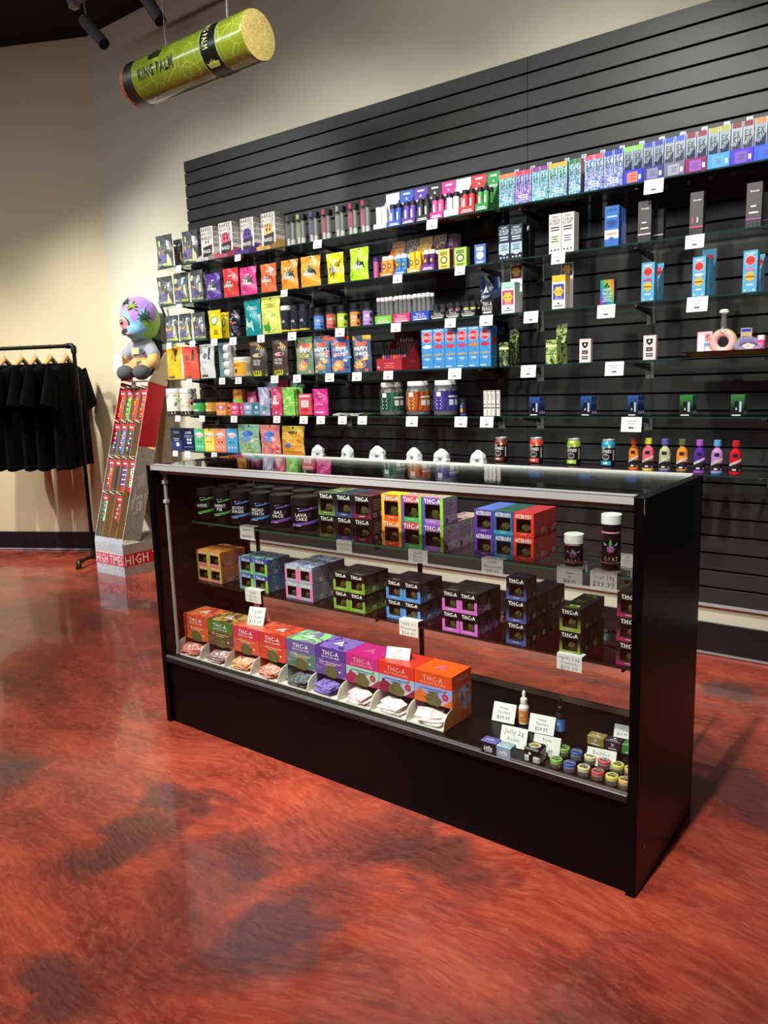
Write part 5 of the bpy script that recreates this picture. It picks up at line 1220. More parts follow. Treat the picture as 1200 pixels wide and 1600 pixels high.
# ================= price tickets below the shelf edges
TG = (('A', ((279.5, 419, .05, 'below the grey pouches'), (372, 403.5, .05, 'below the pink lettered carton'), (496.5, 381.5, .058, 'below the navy and crimson twin tubes'), (675.5, 348.5, .062, 'below the small vial trays'), (1022, 286.5, .075, 'below the foil cartons'))),
      ('B', ((280, 479.5, .05, 'below the grey pouches'), (444.5, 458.5, .052, 'below the orange pouch'), (621.5, 435.5, .055, 'below the blue bottle tray'), (719, 424, .055, 'below the pale green carton'), (872.5, 402.5, .062, 'below the two white cartons'), (1086, 373.5, .07, 'below the pink striped carton'))),
      ('C', ((264.5, 539, .052, 'at the left end'), (301, 536, .052, 'below the last grey pouch'), (335, 533.5, .056, 'below the yellow pouches'), (364.5, 531.5, .062, 'below the sticker pouch'), (408, 527.5, .06, 'below the teal pouch'), (456.7, 524, .062, 'below the dark round tubs'), (531.5, 519, .062, 'below the lime gummy jar'), (619, 513, .06, 'below the green tube tray'), (704, 504, .06, 'below the middle black tray'), (760, 498, .066, 'below the tall black tray'), (830, 492, .07, 'right of the mint masked carton'), (947.5, 481, .075, 'below the rainbow carton'), (1090, 468, .078, 'below the middle pale blue carton'))),
      ('D', ((296, 595.5, .052, 'below the coral pouch'), (347.5, 594.8, .055, 'below the blister pack'), (373, 594, .055, 'below the squat white jar'), (429.5, 591.5, .058, 'below the pink lettered brown pouch'), (464.5, 589.5, .06, 'below the green topped candy pouch'), (515.5, 589, .062, 'below the matching candy pouches'), (558, 587, .062, 'below the open topped candy pouch'), (607, 585, .06, 'below the red tray'), (711, 581, .072, 'below the six blue cartons'), (826, 574.5, .075, 'between the camouflage cartons'), (960.5, 569, .08, 'between the two blush cartons'))),
      ('E', ((278, 652, .052, 'below the first printed jar'), (316, 653, .052, 'below the green tub'), (366, 654, .056, 'below the pink box'), (433, 655, .056, 'below the pink oval packet'), (475, 655.5, .06, 'below the red blister packet'), (501.5, 655.5, .06, 'below the magenta pouch'), (535.5, 655.5, .06, 'below the zigzag packet'), (566.5, 655.5, .06, 'below the flat green packet'), (644, 656.5, .07, 'below the orange brown jar'), (720.5, 656, .07, 'below the violet jar'), (761, 656, .07, 'below the thin white tubes'), (987, 655.5, .085, 'below the blue stack'))),
      ('F', ((274.5, 708.5, .05, 'below the slate blue carton'), (293.5, 710, .052, 'below the navy carton'), (335, 710.5, .052, 'below the salmon packet'))))
for rw, lst in TG:
    for u, v, wd, lab in lst:
        z = ROW[rw]; h = wd * .72; x = at(u, v, 1.4965)
        t = thing('price_tag', G().box(-wd / 2, wd / 2, -.0006, .0006, -h, 0, PAPER), 'white price ticket on the %s shelf edge, %s' % (NAMES[rw], lab), 'price tag', 'price tickets on the slatwall shelves', (x, 1.4965, z + .001)); t.rotation_euler = (-.12, 0, rnd.uniform(-.04, .04))
        f = G().lines(front(-.0006), 0, -h * .3, wd * .5, 2, h * .16, h * .05, M('a9a9a9', .7)); f.rect(front(-.0006), -wd * .13, -h * .78, wd * .13, -h * .66, M('55555a', .7)); ob('printed_text', f, t)
for u, y0, lab in ((862, 1.50, 'white paper card lying flat between the orange red and lime cans'), (1064, 1.49, 'white paper card lying flat under the olive capped bottle')):
    a = at(u - 16, 730, y0); b = at(u + 16, 730, y0); thing('paper_card', G().box(a, b, y0 - .02, y0 + .03, ROW['F'] + .0022, ROW['F'] + .0032, PAPER).box(a + .005, b - .005, y0 - .02, y0 - .0195, ROW['F'] - .006, ROW['F'] + .0022, PAPER), lab, 'price tag')
for i, (u, v) in enumerate(((539, 700), (585, 702), (629, 703), (679, 702), (727, 706))):
    p = onY(u, v - 9, 1.765); g = G().box(-.012, .012, -.004, 0, -.035, .03, M('2a2b2e', .25), b=.001)
    g.tube([(0, -.003, .012), (0, -.12, .006), (0, -.2, .012)], .0018, CHROME, 6)
    thing('peg_hook', g, 'empty metal peg hook on the slatwall above the crumpled packets, %s from the left' % ORD[i], 'hook', 'empty peg hooks', (p.x, YS, p.z))

# ================= the glass counter
CWD, CDP, CHT = 1.785, .449, .969
LW = LAM
g = G().box(.024, 1.761, .012, .03, .0, .236, LW)                      # kick panel
g.box(.024, 1.761, .0, .43, .236, .256, LW, b=.0015)                     # deck
g.box(.024, 1.761, .41, .43, .0, .236, LW)
case = thing('glass_counter', g, 'long black glass fronted display counter with aluminium top rail', 'display counter')
for s_, x0 in (('left', 0), ('right', 1.761)):
    ob('side_panel', G().box(x0, x0 + .024, 0, CDP, .0, CHT - .0015, LW, b=.0012).box(x0, x0 + .024, .0, .02, -.0 + .0005, .004, BLK), case)
f = G().box(.0, .0015, -.0006, .0002, .9, .955, M('9a9a98')) if 0 else G().poly(front(0), [(1.7842, .966), (1.7848, .966), (1.7850, .935), (1.7844, .93)], M('a8a8a6'), 1).poly(front(0), [(1.7838, .955), (1.7849, .955), (1.7849, .948)], M('b8b8b6'), 1)
f.disc(right(1.785), .06, .105, .003, .006, M('c8c8c6'), 1, 8).disc(right(1.785), .425, .935, .006, .01, M('4a4a4a'), 1, 10); ob('edge_chips', f, case)
ob('lower_front_rail', G().box(.024, 1.761, -.001, .016, .238, .258, M('17181b', .3), b=.002).box(.024, 1.761, .002, .0045, .258, .2635, M('8a8a86', .3, .5)).box(.024, 1.761, .0105, .013, .258, .262, M('3a3a3a', .3)), case)
ob('top_front_rail', G().box(.024, 1.761, -.001, .0015, .952, .9705, ALU).box(.024, 1.761, -.001, .028, .969, .9712, ALU), case)
ob('light_housing', G().box(.03, 1.72, .03, .062, .936, .952, M('a89490', .4), b=.003), case)
ob('top_rear_rail', G().box(.024, 1.761, .432, .449, .958, .971, M('c6c8c0', .35), b=.001), case)
ob('rear_door_track', G().box(.024, 1.761, .425, .446, .256, .266, M('e8e6e2', .4)).box(.024, 1.761, .434, .437, .266, .272, M('f0efec', .4)), case)
ob('front_glass', G().box(.025, 1.760, .006, .010, .2585, .952, GLASS), case)
ob('top_glass', G().box(.025, 1.760, .002, .431, .9615, .9675, GLASS), case)
for xs in (.10, .887, 1.68):
    q = G().box(xs - .008, xs + .008, .418, .424, .257, .958, M('101012', .35))
    for k in range(26): q.rect(front(.418), xs - .002, .28 + k * .026, xs + .002, .292 + k * .026, M('55555a', .5))
    ob('upright', q, case)
S1, S2 = .742, .512
for z, y0, lab in ((S1, .160, 'upper glass shelf inside the counter'), (S2, .152, 'lower glass shelf inside the counter')):
    t = thing('glass_shelf', G().box(.026, 1.759, y0, .414, z - .006, z, GLASS if z == S1 else clear('8a7a76', .0, 'tinted_glass'), front=M('2f7058', .12) if z == S1 else M('241c1c', .2)), lab, 'shelf', 'shelves inside the counter')
    for xs in (.10, .887, 1.68): ob('shelf_arm', G().box(xs - .003, xs + .003, y0 + .02, .416, z - .022, z - .0068, M('55524e', .4)), t)
# left corner lamp tube inside the counter
tb = thing('lamp_tube', G().tube([(.048, .04, .262), (.048, .04, .945)], .0065, M('9a9694', .35), 10), 'grey vertical lamp tube in the left corner of the counter', 'lamp')
for z in (.905, .835): ob('clip', G().box(.040, .056, .030, .048, z - .007, z + .007, M('c8c6c2', .4), b=.002), tb)


def cp(u, v, z): p = onZ(u, v, z); return p.x, p.y


# black jars on the upper shelf
JN = (('FROSTBITE', '5aa850', 'green', 310, 336, 759, 808), ('CHERRY PIE', '5aa850', 'green', 336.5, 363, 762, 812), ('KUSH BURGER', '4a88d8', 'blue', 363.5, 393, 764.6, 818), ('WIZARD PUNCH', '4a88d8', 'blue', 393.8, 424, 767, 822), ('GAS FACE', '7a54b8', 'purple', 424.5, 457, 770, 827), ('LAVA CAKE', '7a54b8', 'purple', 458, 497.5, 773, 832))
for i, (tx, cc, nmc, a, b, c, d_) in enumerate(JN):
    y = .235
    x0 = onY(a, (c + d_) / 2, y).x; x1 = onY(b, (c + d_) / 2, y).x; h = .118; r = (x1 - x0) / 2 * .80

    def jd(f, fm, r, h, tx=tx, cc=cc):
        ws = tx.split(' ')
        for q, wd in enumerate(ws): f.text(fm, wd, -r * .35 + (0 if len(ws) > 1 else -r * .1), h * (.5 - .115 * q) if len(ws) > 1 else h * .45, h * .095, W, r * 1.15, .03, 4)
        for zc, tk in ((.6, .04), (.2, .075)): f.grid(lambda u, v, zc=zc, tk=tk: fm(-r * (1.2 if zc < .5 else .5) + r * (2.4 if zc < .5 else 1.6) * u, h * (zc + .09 * u + tk * v + .00 * u) - (h * .05 * (1 - u) if zc < .5 else 0), 2), 10, 1, M(cc))
        f.rect(fm, -r * .75, h * .185, -r * .35, h * .2, W, 2, 4); f.disc(fm, -r * .5, h * .69, r * .05, h * .012, W, 3, 6); f.disc(fm, r * .4, h * .7, r * .05, h * .012, W, 3, 6)
        f.rect(fm, r * .15, h * .42, r * .4, h * .56, M('2a2a30'), 2, 3)
    t = bottle(0, 0, 0, 0, 'A', jarprof('0e0f14', '141416', .25, .96, 1.02), 'large black jar with %s bands, %s from the left on the upper counter shelf' % (nmc, ORD[i]), 'black_jar', 'jar', jd, y=y, seg=30, group='large black jars', a0=.75, r=r, z=S1 + .0008, h=h, x=(x0 + x1) / 2)
    if i == 0: J0 = t
    q = dup(t, ((x0 + x1) / 2 + .008, y + .105, S1 + .0008), 'large black jar standing behind the %s %s banded one' % (ORD[i], nmc), None, 'large black jars behind')


def winbox(w_, d, h, body, frontc, topc, sidec, title='THC-A', low=None, frame=None, sub=True, tcol=None, topdeco=None):
    """small carton with a window in front showing a dried bud"""
    bt = h * .73; wb = h * .18; wl, wr = -w_ * .355, w_ * .355
    g = G(); y = 0
    X = (-w_ / 2, wl, wr, w_ / 2); Z = (0, wb, bt, h)
    for i in range(3):
        for j in range(3):
            if i == 1 and j == 1: continue
            g.add([(X[i], 0, Z[j]), (X[i + 1], 0, Z[j]), (X[i + 1], 0, Z[j + 1]), (X[i], 0, Z[j + 1])], [(0, 1, 2, 3)], frontc)
    dp = .022
    g.add([(wl, 0, wb), (wr, 0, wb), (wr, 0, bt), (wl, 0, bt), (wl, dp, wb), (wr, dp, wb), (wr, dp, bt), (wl, dp, bt)], [(0, 4, 5, 1), (1, 5, 6, 2), (2, 6, 7, 3), (3, 7, 4, 0), (4, 7, 6, 5)], M('2a231c', .6))
    g.add([(-w_ / 2, 0, 0), (w_ / 2, 0, 0), (w_ / 2, d, 0), (-w_ / 2, d, 0), (-w_ / 2, 0, h), (w_ / 2, 0, h), (w_ / 2, d, h), (-w_ / 2, d, h)], [(0, 3, 2, 1)], body)
    g.add([(w_ / 2, 0, 0), (w_ / 2, d, 0), (w_ / 2, d, h), (w_ / 2, 0, h)], [(0, 1, 2, 3)], sidec); g.add([(-w_ / 2, 0, 0), (-w_ / 2, 0, h), (-w_ / 2, d, h), (-w_ / 2, d, 0)], [(0, 1, 2, 3)], sidec)
    g.add([(-w_ / 2, 0, h), (w_ / 2, 0, h), (w_ / 2, d, h), (-w_ / 2, d, h)], [(0, 1, 2, 3)], topc); g.add([(-w_ / 2, d, 0), (-w_ / 2, d, h), (w_ / 2, d, h), (w_ / 2, d, 0)], [(0, 1, 2, 3)], body)
    f = G(); F = front(0); R_ = right(w_ / 2); T = topf(h)
    if frame:
        for a, b_, c, d2, m in frame: f.rect(F, a * w_, b_ * h, c * w_, d2 * h, M(m), 1, 1)
    f.text(F, title, 0, h * .865, h * .155, M(tcol) if tcol else W, w_ * .8, .06, 4)
    if sub: f.rect(F, -w_ * .3, h * .765, w_ * .3, h * .785, M('b0b0ac') if not tcol else M(tcol), 1, 4)
    f.rect(F, -w_ * .16, h * .09, w_ * .16, h * .12, M('c8c8c0'), 1, 4)
    f.rect(R_, d * .62, h * .08, d * .92, h * .3, M('dcdcd6'), 1, 2)
    for k in range(4): f.rect(R_, d * (.65 + .07 * k), h * .1, d * (.67 + .07 * k), h * .28, M('4a4a4a'), 1, 3)
    f.rect(R_, d * .12, h * .08, d * .34, h * .26, M('b8b8b0'), 1, 2); f.rect(R_, d * .15, h * .1, d * .31, h * .24, M('5a5a58'), 1, 3)
    for k in range(5): f.rect(R_, d * .15, h * (.4 + .1 * k), d * (.8 if k % 2 else .6), h * (.42 + .1 * k), M('9a9a96'), 1, 2)
    if topdeco: topdeco(f, T, w_, d)
    else: f.text(T, 'UPLIFT', 0, d * .2, d * .14, M('9a9a96'), w_ * .5, .02, 2)
    # recessed pane and bud
    b = G(); r = random.Random(int(w_ * 1e5) + len(title)); n = 10; rows = 6; cx, cz = .002, wb + (bt - wb) * .3; rx, rz = w_ * .2, (bt - wb) * .34
    jj = [[r.uniform(.75, 1.2) for _ in range(n)] for _ in range(rows + 1)]
    b.grid(lambda u, v: (lambda a, e, k: (cx + rx * k * math.cos(a) * math.sin(e), .012 + .007 * k * math.sin(a) * math.sin(e), cz - rz * .1 + rz * k * math.cos(e)))(2 * math.pi * u, math.pi * (1 - v), jj[int(round(v * rows))][int(round(u * n)) % n]), n, rows, BUD, False)
    pn = G().rect(front(.0012), wl, wb, wr, bt, clear('dcdcd8', .0, 'clear_window'))
    return g.mesh('window_carton'), f.mesh('printed_artwork'), b.mesh('dried_bud'), pn.mesh('window_pane')


def stack(x0, y0, z0, w_, d, h, cols, label, meshes, group, skip=(), full=True, topmeshes=None):
    """cols x levels x rows of touching cartons; meshes: list per column. Labels name column, level and row"""
    nx, nz, ny = cols
    cn = {1: ('',), 2: ('left', 'right'), 3: ('left', 'middle', 'right')}[nx]; ln = {1: ('',), 2: ('lower', 'upper'), 3: ('bottom', 'middle', 'top')}[nz]
    rn = ('front', 'second', 'third', 'fourth', 'rear')
    for k in range(nz):
        for j in range(ny):
            for i in range(nx):
                if (i, k, j) in skip: continue
                if nx > 1 and i < nx - 1 and k < nz - 1 and j > 0: continue   # nothing of these shows
                ms = meshes[i % len(meshes)]
                lab = '%s, %s%s %s row' % (label, ln[k] + ' ' if ln[k] else '', cn[i], rn[j])
                dx, dy = rnd.uniform(-.0006, .0006), (rnd.uniform(0, .0006))
                t = ob('window_carton', ms[0], None, (x0 + (i + .5) * w_ + dx, y0 + j * d + dy, z0 + k * h + .0008)); t['label'] = ' '.join(lab.split()); t['category'] = 'box'; t['group'] = group
                ob('printed_artwork', ms[1], t)
                if j == 0: ob('dried_bud', ms[2], t); ob('window_pane', ms[3], t)


def colx(a, b, v, y): return onY(a, v, y).x, onY(b, v, y).x


# upper shelf stacks
x0, x1 = colx(498.4, 581, 830, .172); w_ = (x1 - x0) / 3; h = .0735
mm = [winbox(w_ - .0016, .076, h - .0012, M('2a2024', .4), grad(c1, '1a181a', h * .0, h * .55), sw, M('3a2228', .4), topdeco=None) for c1, sw in (('6a8a3c', swirl('1e1c1e', '7a9a50', 'a8b878', 60, .4, 1)), ('3a4a86', swirl('1e1c1e', '4a5a98', '20202c', 60, .4, 1)), ('7a1e3c', swirl('1e1c1e', 'a83048', '241418', 60, .4, 1)))]
stack(x0, .172, S1, w_, .0785, h, (3, 2, 3), 'dark window carton in the three column block beside the black jars', mm, 'dark window cartons')
x0, x1 = colx(597, 693, 830, .168); w_ = (x1 - x0) / 3; h = .080


def fr(a, b, c_): return [(-.5, 0, -.36, 1, a), (.36, 0, .5, 1, b), (-.36, 0, .36, .19, c_)]


OR_ = winbox(w_ - .0016, .076, h - .0012, M('e8a02c', .4), M('f0701c', .4), M('f0d830', .4), M('e8a02c', .4), frame=fr('f0b428', 'f0b428', 'e8501c'))
PK_ = winbox(w_ - .0016, .076, h - .0012, M('d83a70', .4), M('e0405c', .4), swirl('e87a9a', '8ac850', 'f0c0c8', 30, .4, 1), M('58a848', .4), frame=fr('5a52a8', '7ac83c', '4aa860'))
VI_ = winbox(w_ - .0016, .076, h - .0012, M('7a4aa8', .4), M('8a4ab0', .4), swirl('f0a0b8', '88c850', '9a5ab8', 30, .4, 1), swirl('c088d0', '6ab850', 'd8a0e0', 26, .4, 1), frame=fr('4a58a8', '8ad030', 'a870c8'))
stack(x0, .168, S1, w_, .079, h, (3, 2, 2), 'bright window carton in the orange, pink and violet block', [OR_, PK_, VI_], 'bright window cartons', skip=((2, 1, 1),))
VI2 = VI_
for j, nmc in ((2, 'third'),):
    t = ob('window_carton', VI_[0], None, (x1 - w_ / 2, .168 + .079 * j, S1 + .0008)); t['label'] = 'bright violet and green window carton standing alone behind the low end of the block'; t['category'] = 'box'; ob('printed_artwork', VI_[1], t)
x0, x1 = colx(741, 834.4, 845, .19); w_ = (x1 - x0) / 3; h = .0665
AS = [winbox(w_ - .0016, .07, h - .0012, M(c), M(c, .4), M(tp, .4), M(sd, .4), title='ASTEROIDS', frame=None if not fr_ else [(-.5, 0, .5, .18, fr_)]) for c, tp, sd, fr_ in (('5a38a0', '5c78d8', '5a38a0', None), ('2a5a94', '2a6450', '2a88b0', '1e90b4'), ('e23c2c', 'd83444', 'e04a40', None))]
stack(x0, .19, S1, w_, .0715, h, (3, 2, 2), 'window carton in the violet, blue and red block', AS, 'asteroid window cartons')


# supplement jars
def d_goat(f, fm, r, h):
    m = M('ece8e8'); f.rect(fm, -r * 1.5, h * .1, r * 1.5, h * .74, M('121014', .3), 12, 1); f.rect(fm, -r * 1.5, h * .685, r * 1.5, h * .71, M('e8a0c0'), 12, 2); f.rect(fm, -r * 1.5, h * .17, r * 1.5, h * .19, M('e8a0c0'), 12, 2)
    f.burst(fm, -r * .15, h * .42, r * .42, M('8a7ac0'), 7, 2, .7); f.burst(fm, -r * .2, h * .4, r * .25, M('c85a90'), 6, 3, .7); f.poly(fm, [(-r * .3, h * .5), (-r * .15, h * .6), (0, h * .5), (-r * .15, h * .48)], M('5ab050'), 4)
    for s_ in (-1, 1): f.poly(fm, [(-r * .15 + s_ * r * .3, h * .48), (-r * .15 + s_ * r * .7, h * .53), (-r * .15 + s_ * r * .6, h * .48)], M('9aa8c8'), 3)
    f.text(fm, 'G.O.A.T', -r * .1, h * .25, h * .07, W, r * 1.3, .04, 4); f.lines(fm, 0, h * .13, r * 1.4, 1, .01, h * .012, m, 3)


for a, b, c, d_, y, nmc in ((879.5, 914.5, 833, 889, .175, 'short'), (936.5, 974, 802, 896, .175, 'tall')):
    x0, x1 = colx(a, b, (c + d_) / 2, y + .02); h = onY((a + b) / 2, c, y + .02).z - S1 - .002; r = (x1 - x0) / 2 * .82

    def gp(r, h):
        lh = .024 / h * .118 / .118
        b_ = M('17141a', .15, 0, .5); k = h - .024
        return ([(0, 0, PLAS), (r * .85, 0, PLAS), (r * .93, h * .03, b_), (r * .93, k * .94, b_), (r * .86, k, None)], [(r * .92, k - .001, WHITE), (r, k, WHITE), (r, h * .99, WHITE), (r * .93, h, WHITE), (0, h, None)], r * .93)
    bottle(0, 0, 0, 0, 'A', gp, '%s black jar with white screw lid and horned fruit emblem' % nmc, 'white_lidded_jar', 'jar', d_goat, y=y + .02, seg=28, group='horned emblem jars', a0=.45, r=r, z=S1 + .0012, h=h, x=(x0 + x1) / 2)


def ctag(u0, u1, v0, v1, y, label, lines=(), tilt=0., paper='e4e2de', rot=0, tent=False, z=None):
    x0, x1 = colx(u0, u1, (v0 + v1) / 2, y); w_ = x1 - x0; zt = onY((u0 + u1) / 2, v0, y).z; zb = onY((u0 + u1) / 2, v1, y).z
    if z is not None: zb = z
    h = zt - zb; P_ = M(paper, .6)
    if tent:
        g = G().add([(-w_ / 2, 0, 0), (w_ / 2, 0, 0), (w_ / 2, h * .45, h), (-w_ / 2, h * .45, h), (-w_ / 2, h * .9, 0), (w_ / 2, h * .9, 0)], [(0, 1, 2, 3), (3, 2, 1, 0), (4, 3, 2, 5), (5, 2, 3, 4)], P_)
        fm = lambda x, zz, o=1: (x, .45 * zz - .0004 * o, zz + .0001)
    else: g = G().box(-w_ / 2, w_ / 2, 0, .0008, 0, h, P_); g.box(-w_ / 2, w_ / 2, 0, .03, h, h + .0006, P_); fm = front(0)
    t = thing('price_card', g, label, 'price tag', 'price cards in the counter', ((x0 + x1) / 2, y, zb), rot)
    f = G()
    for i, (s_, sz, zz, cc) in enumerate(lines):
        if s_: f.text(fm, s_, 0, h * zz, h * sz, M(cc), w_ * .82, .0, 2)
        else: f.rect(fm, -w_ * .28, h * (zz - .02), w_ * .28, h * (zz + .03), M(cc), 1, 2)
    if f.v: ob('printed_text', f, t)
    return t


LN = ((None, 0, .75, '6a6a6a'), (None, 0, .55, '8a8a8a'))
ctag(375, 397, 823, 843, .157, 'white price card hanging from the upper counter shelf below the black jars', LN[:1] + (('$119.99', .2, .25, '2a2a2a'),))
ctag(526, 549.5, 845, 862.5, .157, 'handwritten price card below the dark window cartons', (('EIGHTH', .25, .7, '8a8a90'), ('$45.00', .25, .3, '8a8a90')), paper='c4c2be')
ctag(638, 668, 860, 879.5, .157, 'handwritten price card below the pink window cartons', (('Uplift', .25, .8, '77777a'), ('Exotic', .22, .5, '77777a'), ('$50.00', .22, .18, '77777a')), paper='c8c6c2')
ctag(752.5, 786, 874, 896.5, .157, 'handwritten price card below the violet window cartons', (('Uplift', .2, .82, '77777a'), ('Asteroid', .24, .52, '77777a'), ('$45.00', .22, .2, '77777a')), paper='c8c6c2')
ctag(870, 910, 888, 913, .157, 'printed price card under the short white lidded jar', (('Goat', .14, .72, '4a4a4a'), ('7g', .12, .48, '4a4a4a'), ('$50.99', .18, .2, '202020')), paper='b8b6b2')
ctag(922, 964, 894, 921, .157, 'handwritten price card under the tall white lidded jar', (('Goat 14g', .28, .72, '8a8a8a'), ('$99.99', .34, .3, '7a7a7a')), paper='cfcdc8')
ctag(383.5, 407.5, 922, 941.5, .147, 'handwritten price card on the lower counter shelf below the green boxes', (('Uplift', .2, .8, '8a8a8a'), ('Exotic', .2, .5, '8a8a8a'), ('$40.00', .2, .2, '8a8a8a')))
ctag(624, 653, 970, 994, .147, 'handwritten price card on the lower counter shelf below the blue boxes', (('Uplift 3.5', .2, .8, '8a8a8a'), ('Premium', .2, .5, '8a8a8a'), ('$30.00', .24, .2, '8a8a8a')))
ctag(870, 909, 1024, 1048, .147, 'handwritten price card on the lower counter shelf below the olive boxes', (('Uplift 3.5g', .2, .8, '77777a'), ('Premium', .2, .5, '8a8a8a'), ('$30.00', .26, .2, '8a8a8a')))

# lower shelf stacks
x0, x1 = colx(309, 345.6, 895, .172); w_ = (x1 - x0) / 2; h = .0595
OG = winbox(w_ - .0014, .060, h - .001, M('e08838', .4), M('e88038', .4), swirl('f0a050', 'b86a30', 'e88a48', 30, .4, 1), swirl('f08a50', 'e87a9a', 'f0a060', 24, .4, 1), frame=fr('b8b850', 'b8b850', 'e0707a'))
stack(x0, .172, S2, w_, .062, h, (2, 2, 2), 'orange and olive window carton in the leftmost block', [OG], 'orange window cartons')
x0, x1 = colx(374.5, 418.5, 905, .170); w_ = (x1 - x0) / 2
GB = winbox(w_ - .0014, .055, h - .001, M('3a6a8a', .4), M('4a86a8', .4), swirl('2a3a50', '5a8ab0', '8ac8b0', 30, .4, 1), swirl('3a6ab0', '58a8a8', 'a080c0', 30, .4, 1), frame=[(-.5, 0, -.36, 1, '7898b8'), (.33, 0, .5, .74, '8ac030'), (-.36, .0, .36, .19, '50a888'), (-.5, .74, .5, 1, '2c48a0')])
stack(x0, .170, S2, w_, .057, h, (2, 2, 2), 'blue and green window carton in the second block', [GB], 'blue and green window cartons')
x0, x1 = colx(446.5, 488.7, 920, .170); w_ = (x1 - x0) / 2
PG = winbox(w_ - .0014, .055, h - .001, M('8a90a8', .4), M('a0a8b8', .4), swirl('a8c0d8', '7a6aa8', '5a6a78', 30, .4, 1), swirl('889098', '9a70b8', '7a8a90', 30, .4, 1), frame=[(-.5, 0, -.36, .74, 'e080a8'), (.3, 0, .5, .74, 'e070b0'), (-.36, .0, .36, .19, '98a0b0')])
stack(x0, .170, S2, w_, .0565, h, (2, 2, 3), 'pink and grey window carton in the third block', [PG], 'pink and grey window cartons')


def dk(w_, low, d=.06, fr_=None): return winbox(w_ - .0014, d, h - .001, M('151113', .4), M('171315', .4), M('141012', .38), grad(low, '181416', h * .05, h * .5), frame=[(-.5, 0, -.34, .6, low), (.34, 0, .5, .6, low), (-.34, 0, .34, .19, low)] if fr_ is None else fr_)


for (a, b, y, low, nmc, cols, v, d) in ((521, 570, .160, '7aa030', 'lime', (2, 2, 2), 930, .062), (603.6, 657, .171, '4a8ad0', 'sky blue', (2, 2, 2), 945, .06), (690.6, 746, .157, 'c868c0', 'orchid', (2, 2, 2), 955, .066)):
    x0, x1 = colx(a, b, v, y); w_ = (x1 - x0) / 2; h = .0615
    stack(x0, y, S2, w_, d + .0015, h, cols, 'black window carton with %s foot' % nmc, [dk(w_, low, d)], 'black window cartons with %s feet' % nmc)


def toplogo(cc): return lambda f, T, w_, d: (f.text(T, 'UPLIFT', 0, d * .28, d * .16, M(cc), w_ * .6, .03, 2), f.disc(T, 0, d * .6, w_ * .26, d * .14, M(cc), 2, 12), tri(f, T, 0, d * .6, w_ * .12, M('141012'), 3))


def dk2(w_, h, d, low, tc): return winbox(w_ - .0014, d, h - .001, M('151113', .4), grad(low, '171315', h * .05, h * .6), M('141012', .38), M('1d171b', .42), topdeco=toplogo(tc))


x0, x1 = colx(790.5, 822.5, 965, .158); h = .063; w_ = x1 - x0
m1 = dk2(w_, h, .060, '4a5aa0', '4a6ac0')
stack(x0, .158, S2, w_, .0615, h, (1, 3, 4), 'black window carton with indigo foot', [m1], 'black window cartons with indigo feet', skip=((0, 2, 1), (0, 2, 2), (0, 2, 3)))
x0, x1 = colx(873.5, 907.4, 995, .162); w_ = x1 - x0
stack(x0, .162, S2, w_, .053, h, (1, 2, 3), 'black window carton with olive foot', [dk2(w_, h, .0515, '8aa03c', 'a8c858')], 'black window cartons with olive feet')
xa = onY(963, 985, .162).x; w_ = .068
stack(xa, .162, S2, w_, .0615, h, (1, 3, 2), 'black window carton with maroon foot by the right panel', [dk2(w_, h, .060, '9a2a58', 'a84a68')], 'black window cartons with maroon feet')

# nine open fronted dispensers on the deck
DZ = .257
NB = (('d8502c', 'e0622c', 'c83a4c', 'e88a4a', 'f07a38', 'EXOTIC', 'orange red', 'd86a5a'), ('4a7a2c', '6a4a38', '8a5a40', '5a3a30', 'c8a850', 'EXOTIC', 'green topped', 'a87a80'), ('d83a58', 'e05a3c', 'c84a68', 'e87a3c', 'f07a50', 'EXOTIC', 'rose and orange', 'f0a050'), ('d03a30', 'd84a38', 'b84038', 'e0603c', 'e85a38', 'EXOTIC', 'brick red', 'f08060'),
      ('6a5a98', '5a7a68', '8a78b0', '7ab078', '9ae08a', 'EXOTIC', 'slate purple and mint', '4a5a50'), ('5a3a90', '6a4a98', '8a70b8', '4a3080', '8a6ac8', 'EXOTIC', 'deep violet', '8a78c8'), ('c8307c', '9ad0b8', 'b8e0c8', 'a82a58', 'c82a80', 'EXCLUSIVE', 'magenta and mint', 'f0b8c8'), ('d83428', '9ab0d8', 'd0a8b8', '8a2038', 'e03a28', 'EXCLUSIVE', 'scarlet and pale blue', 'f0e4e0'), ('e04a1c', '8aa0e0', 'e0a8b0', 'd86a28', 'f0601c', 'EXCLUSIVE', 'orange and periwinkle', 'e8e0d8'))
edges = [288.5, 325.5, 364.5, 405, 448, 494, 541.5, 592.5, 648.5, 707]
BY = .088; xs = [onY(u, v, BY).x for u, v in zip(edges, (985, 992, 1000, 1012, 1028, 1045, 1062, 1082, 1100, 1110))]
bh = onY(678, 1052, BY).z - DZ - .001
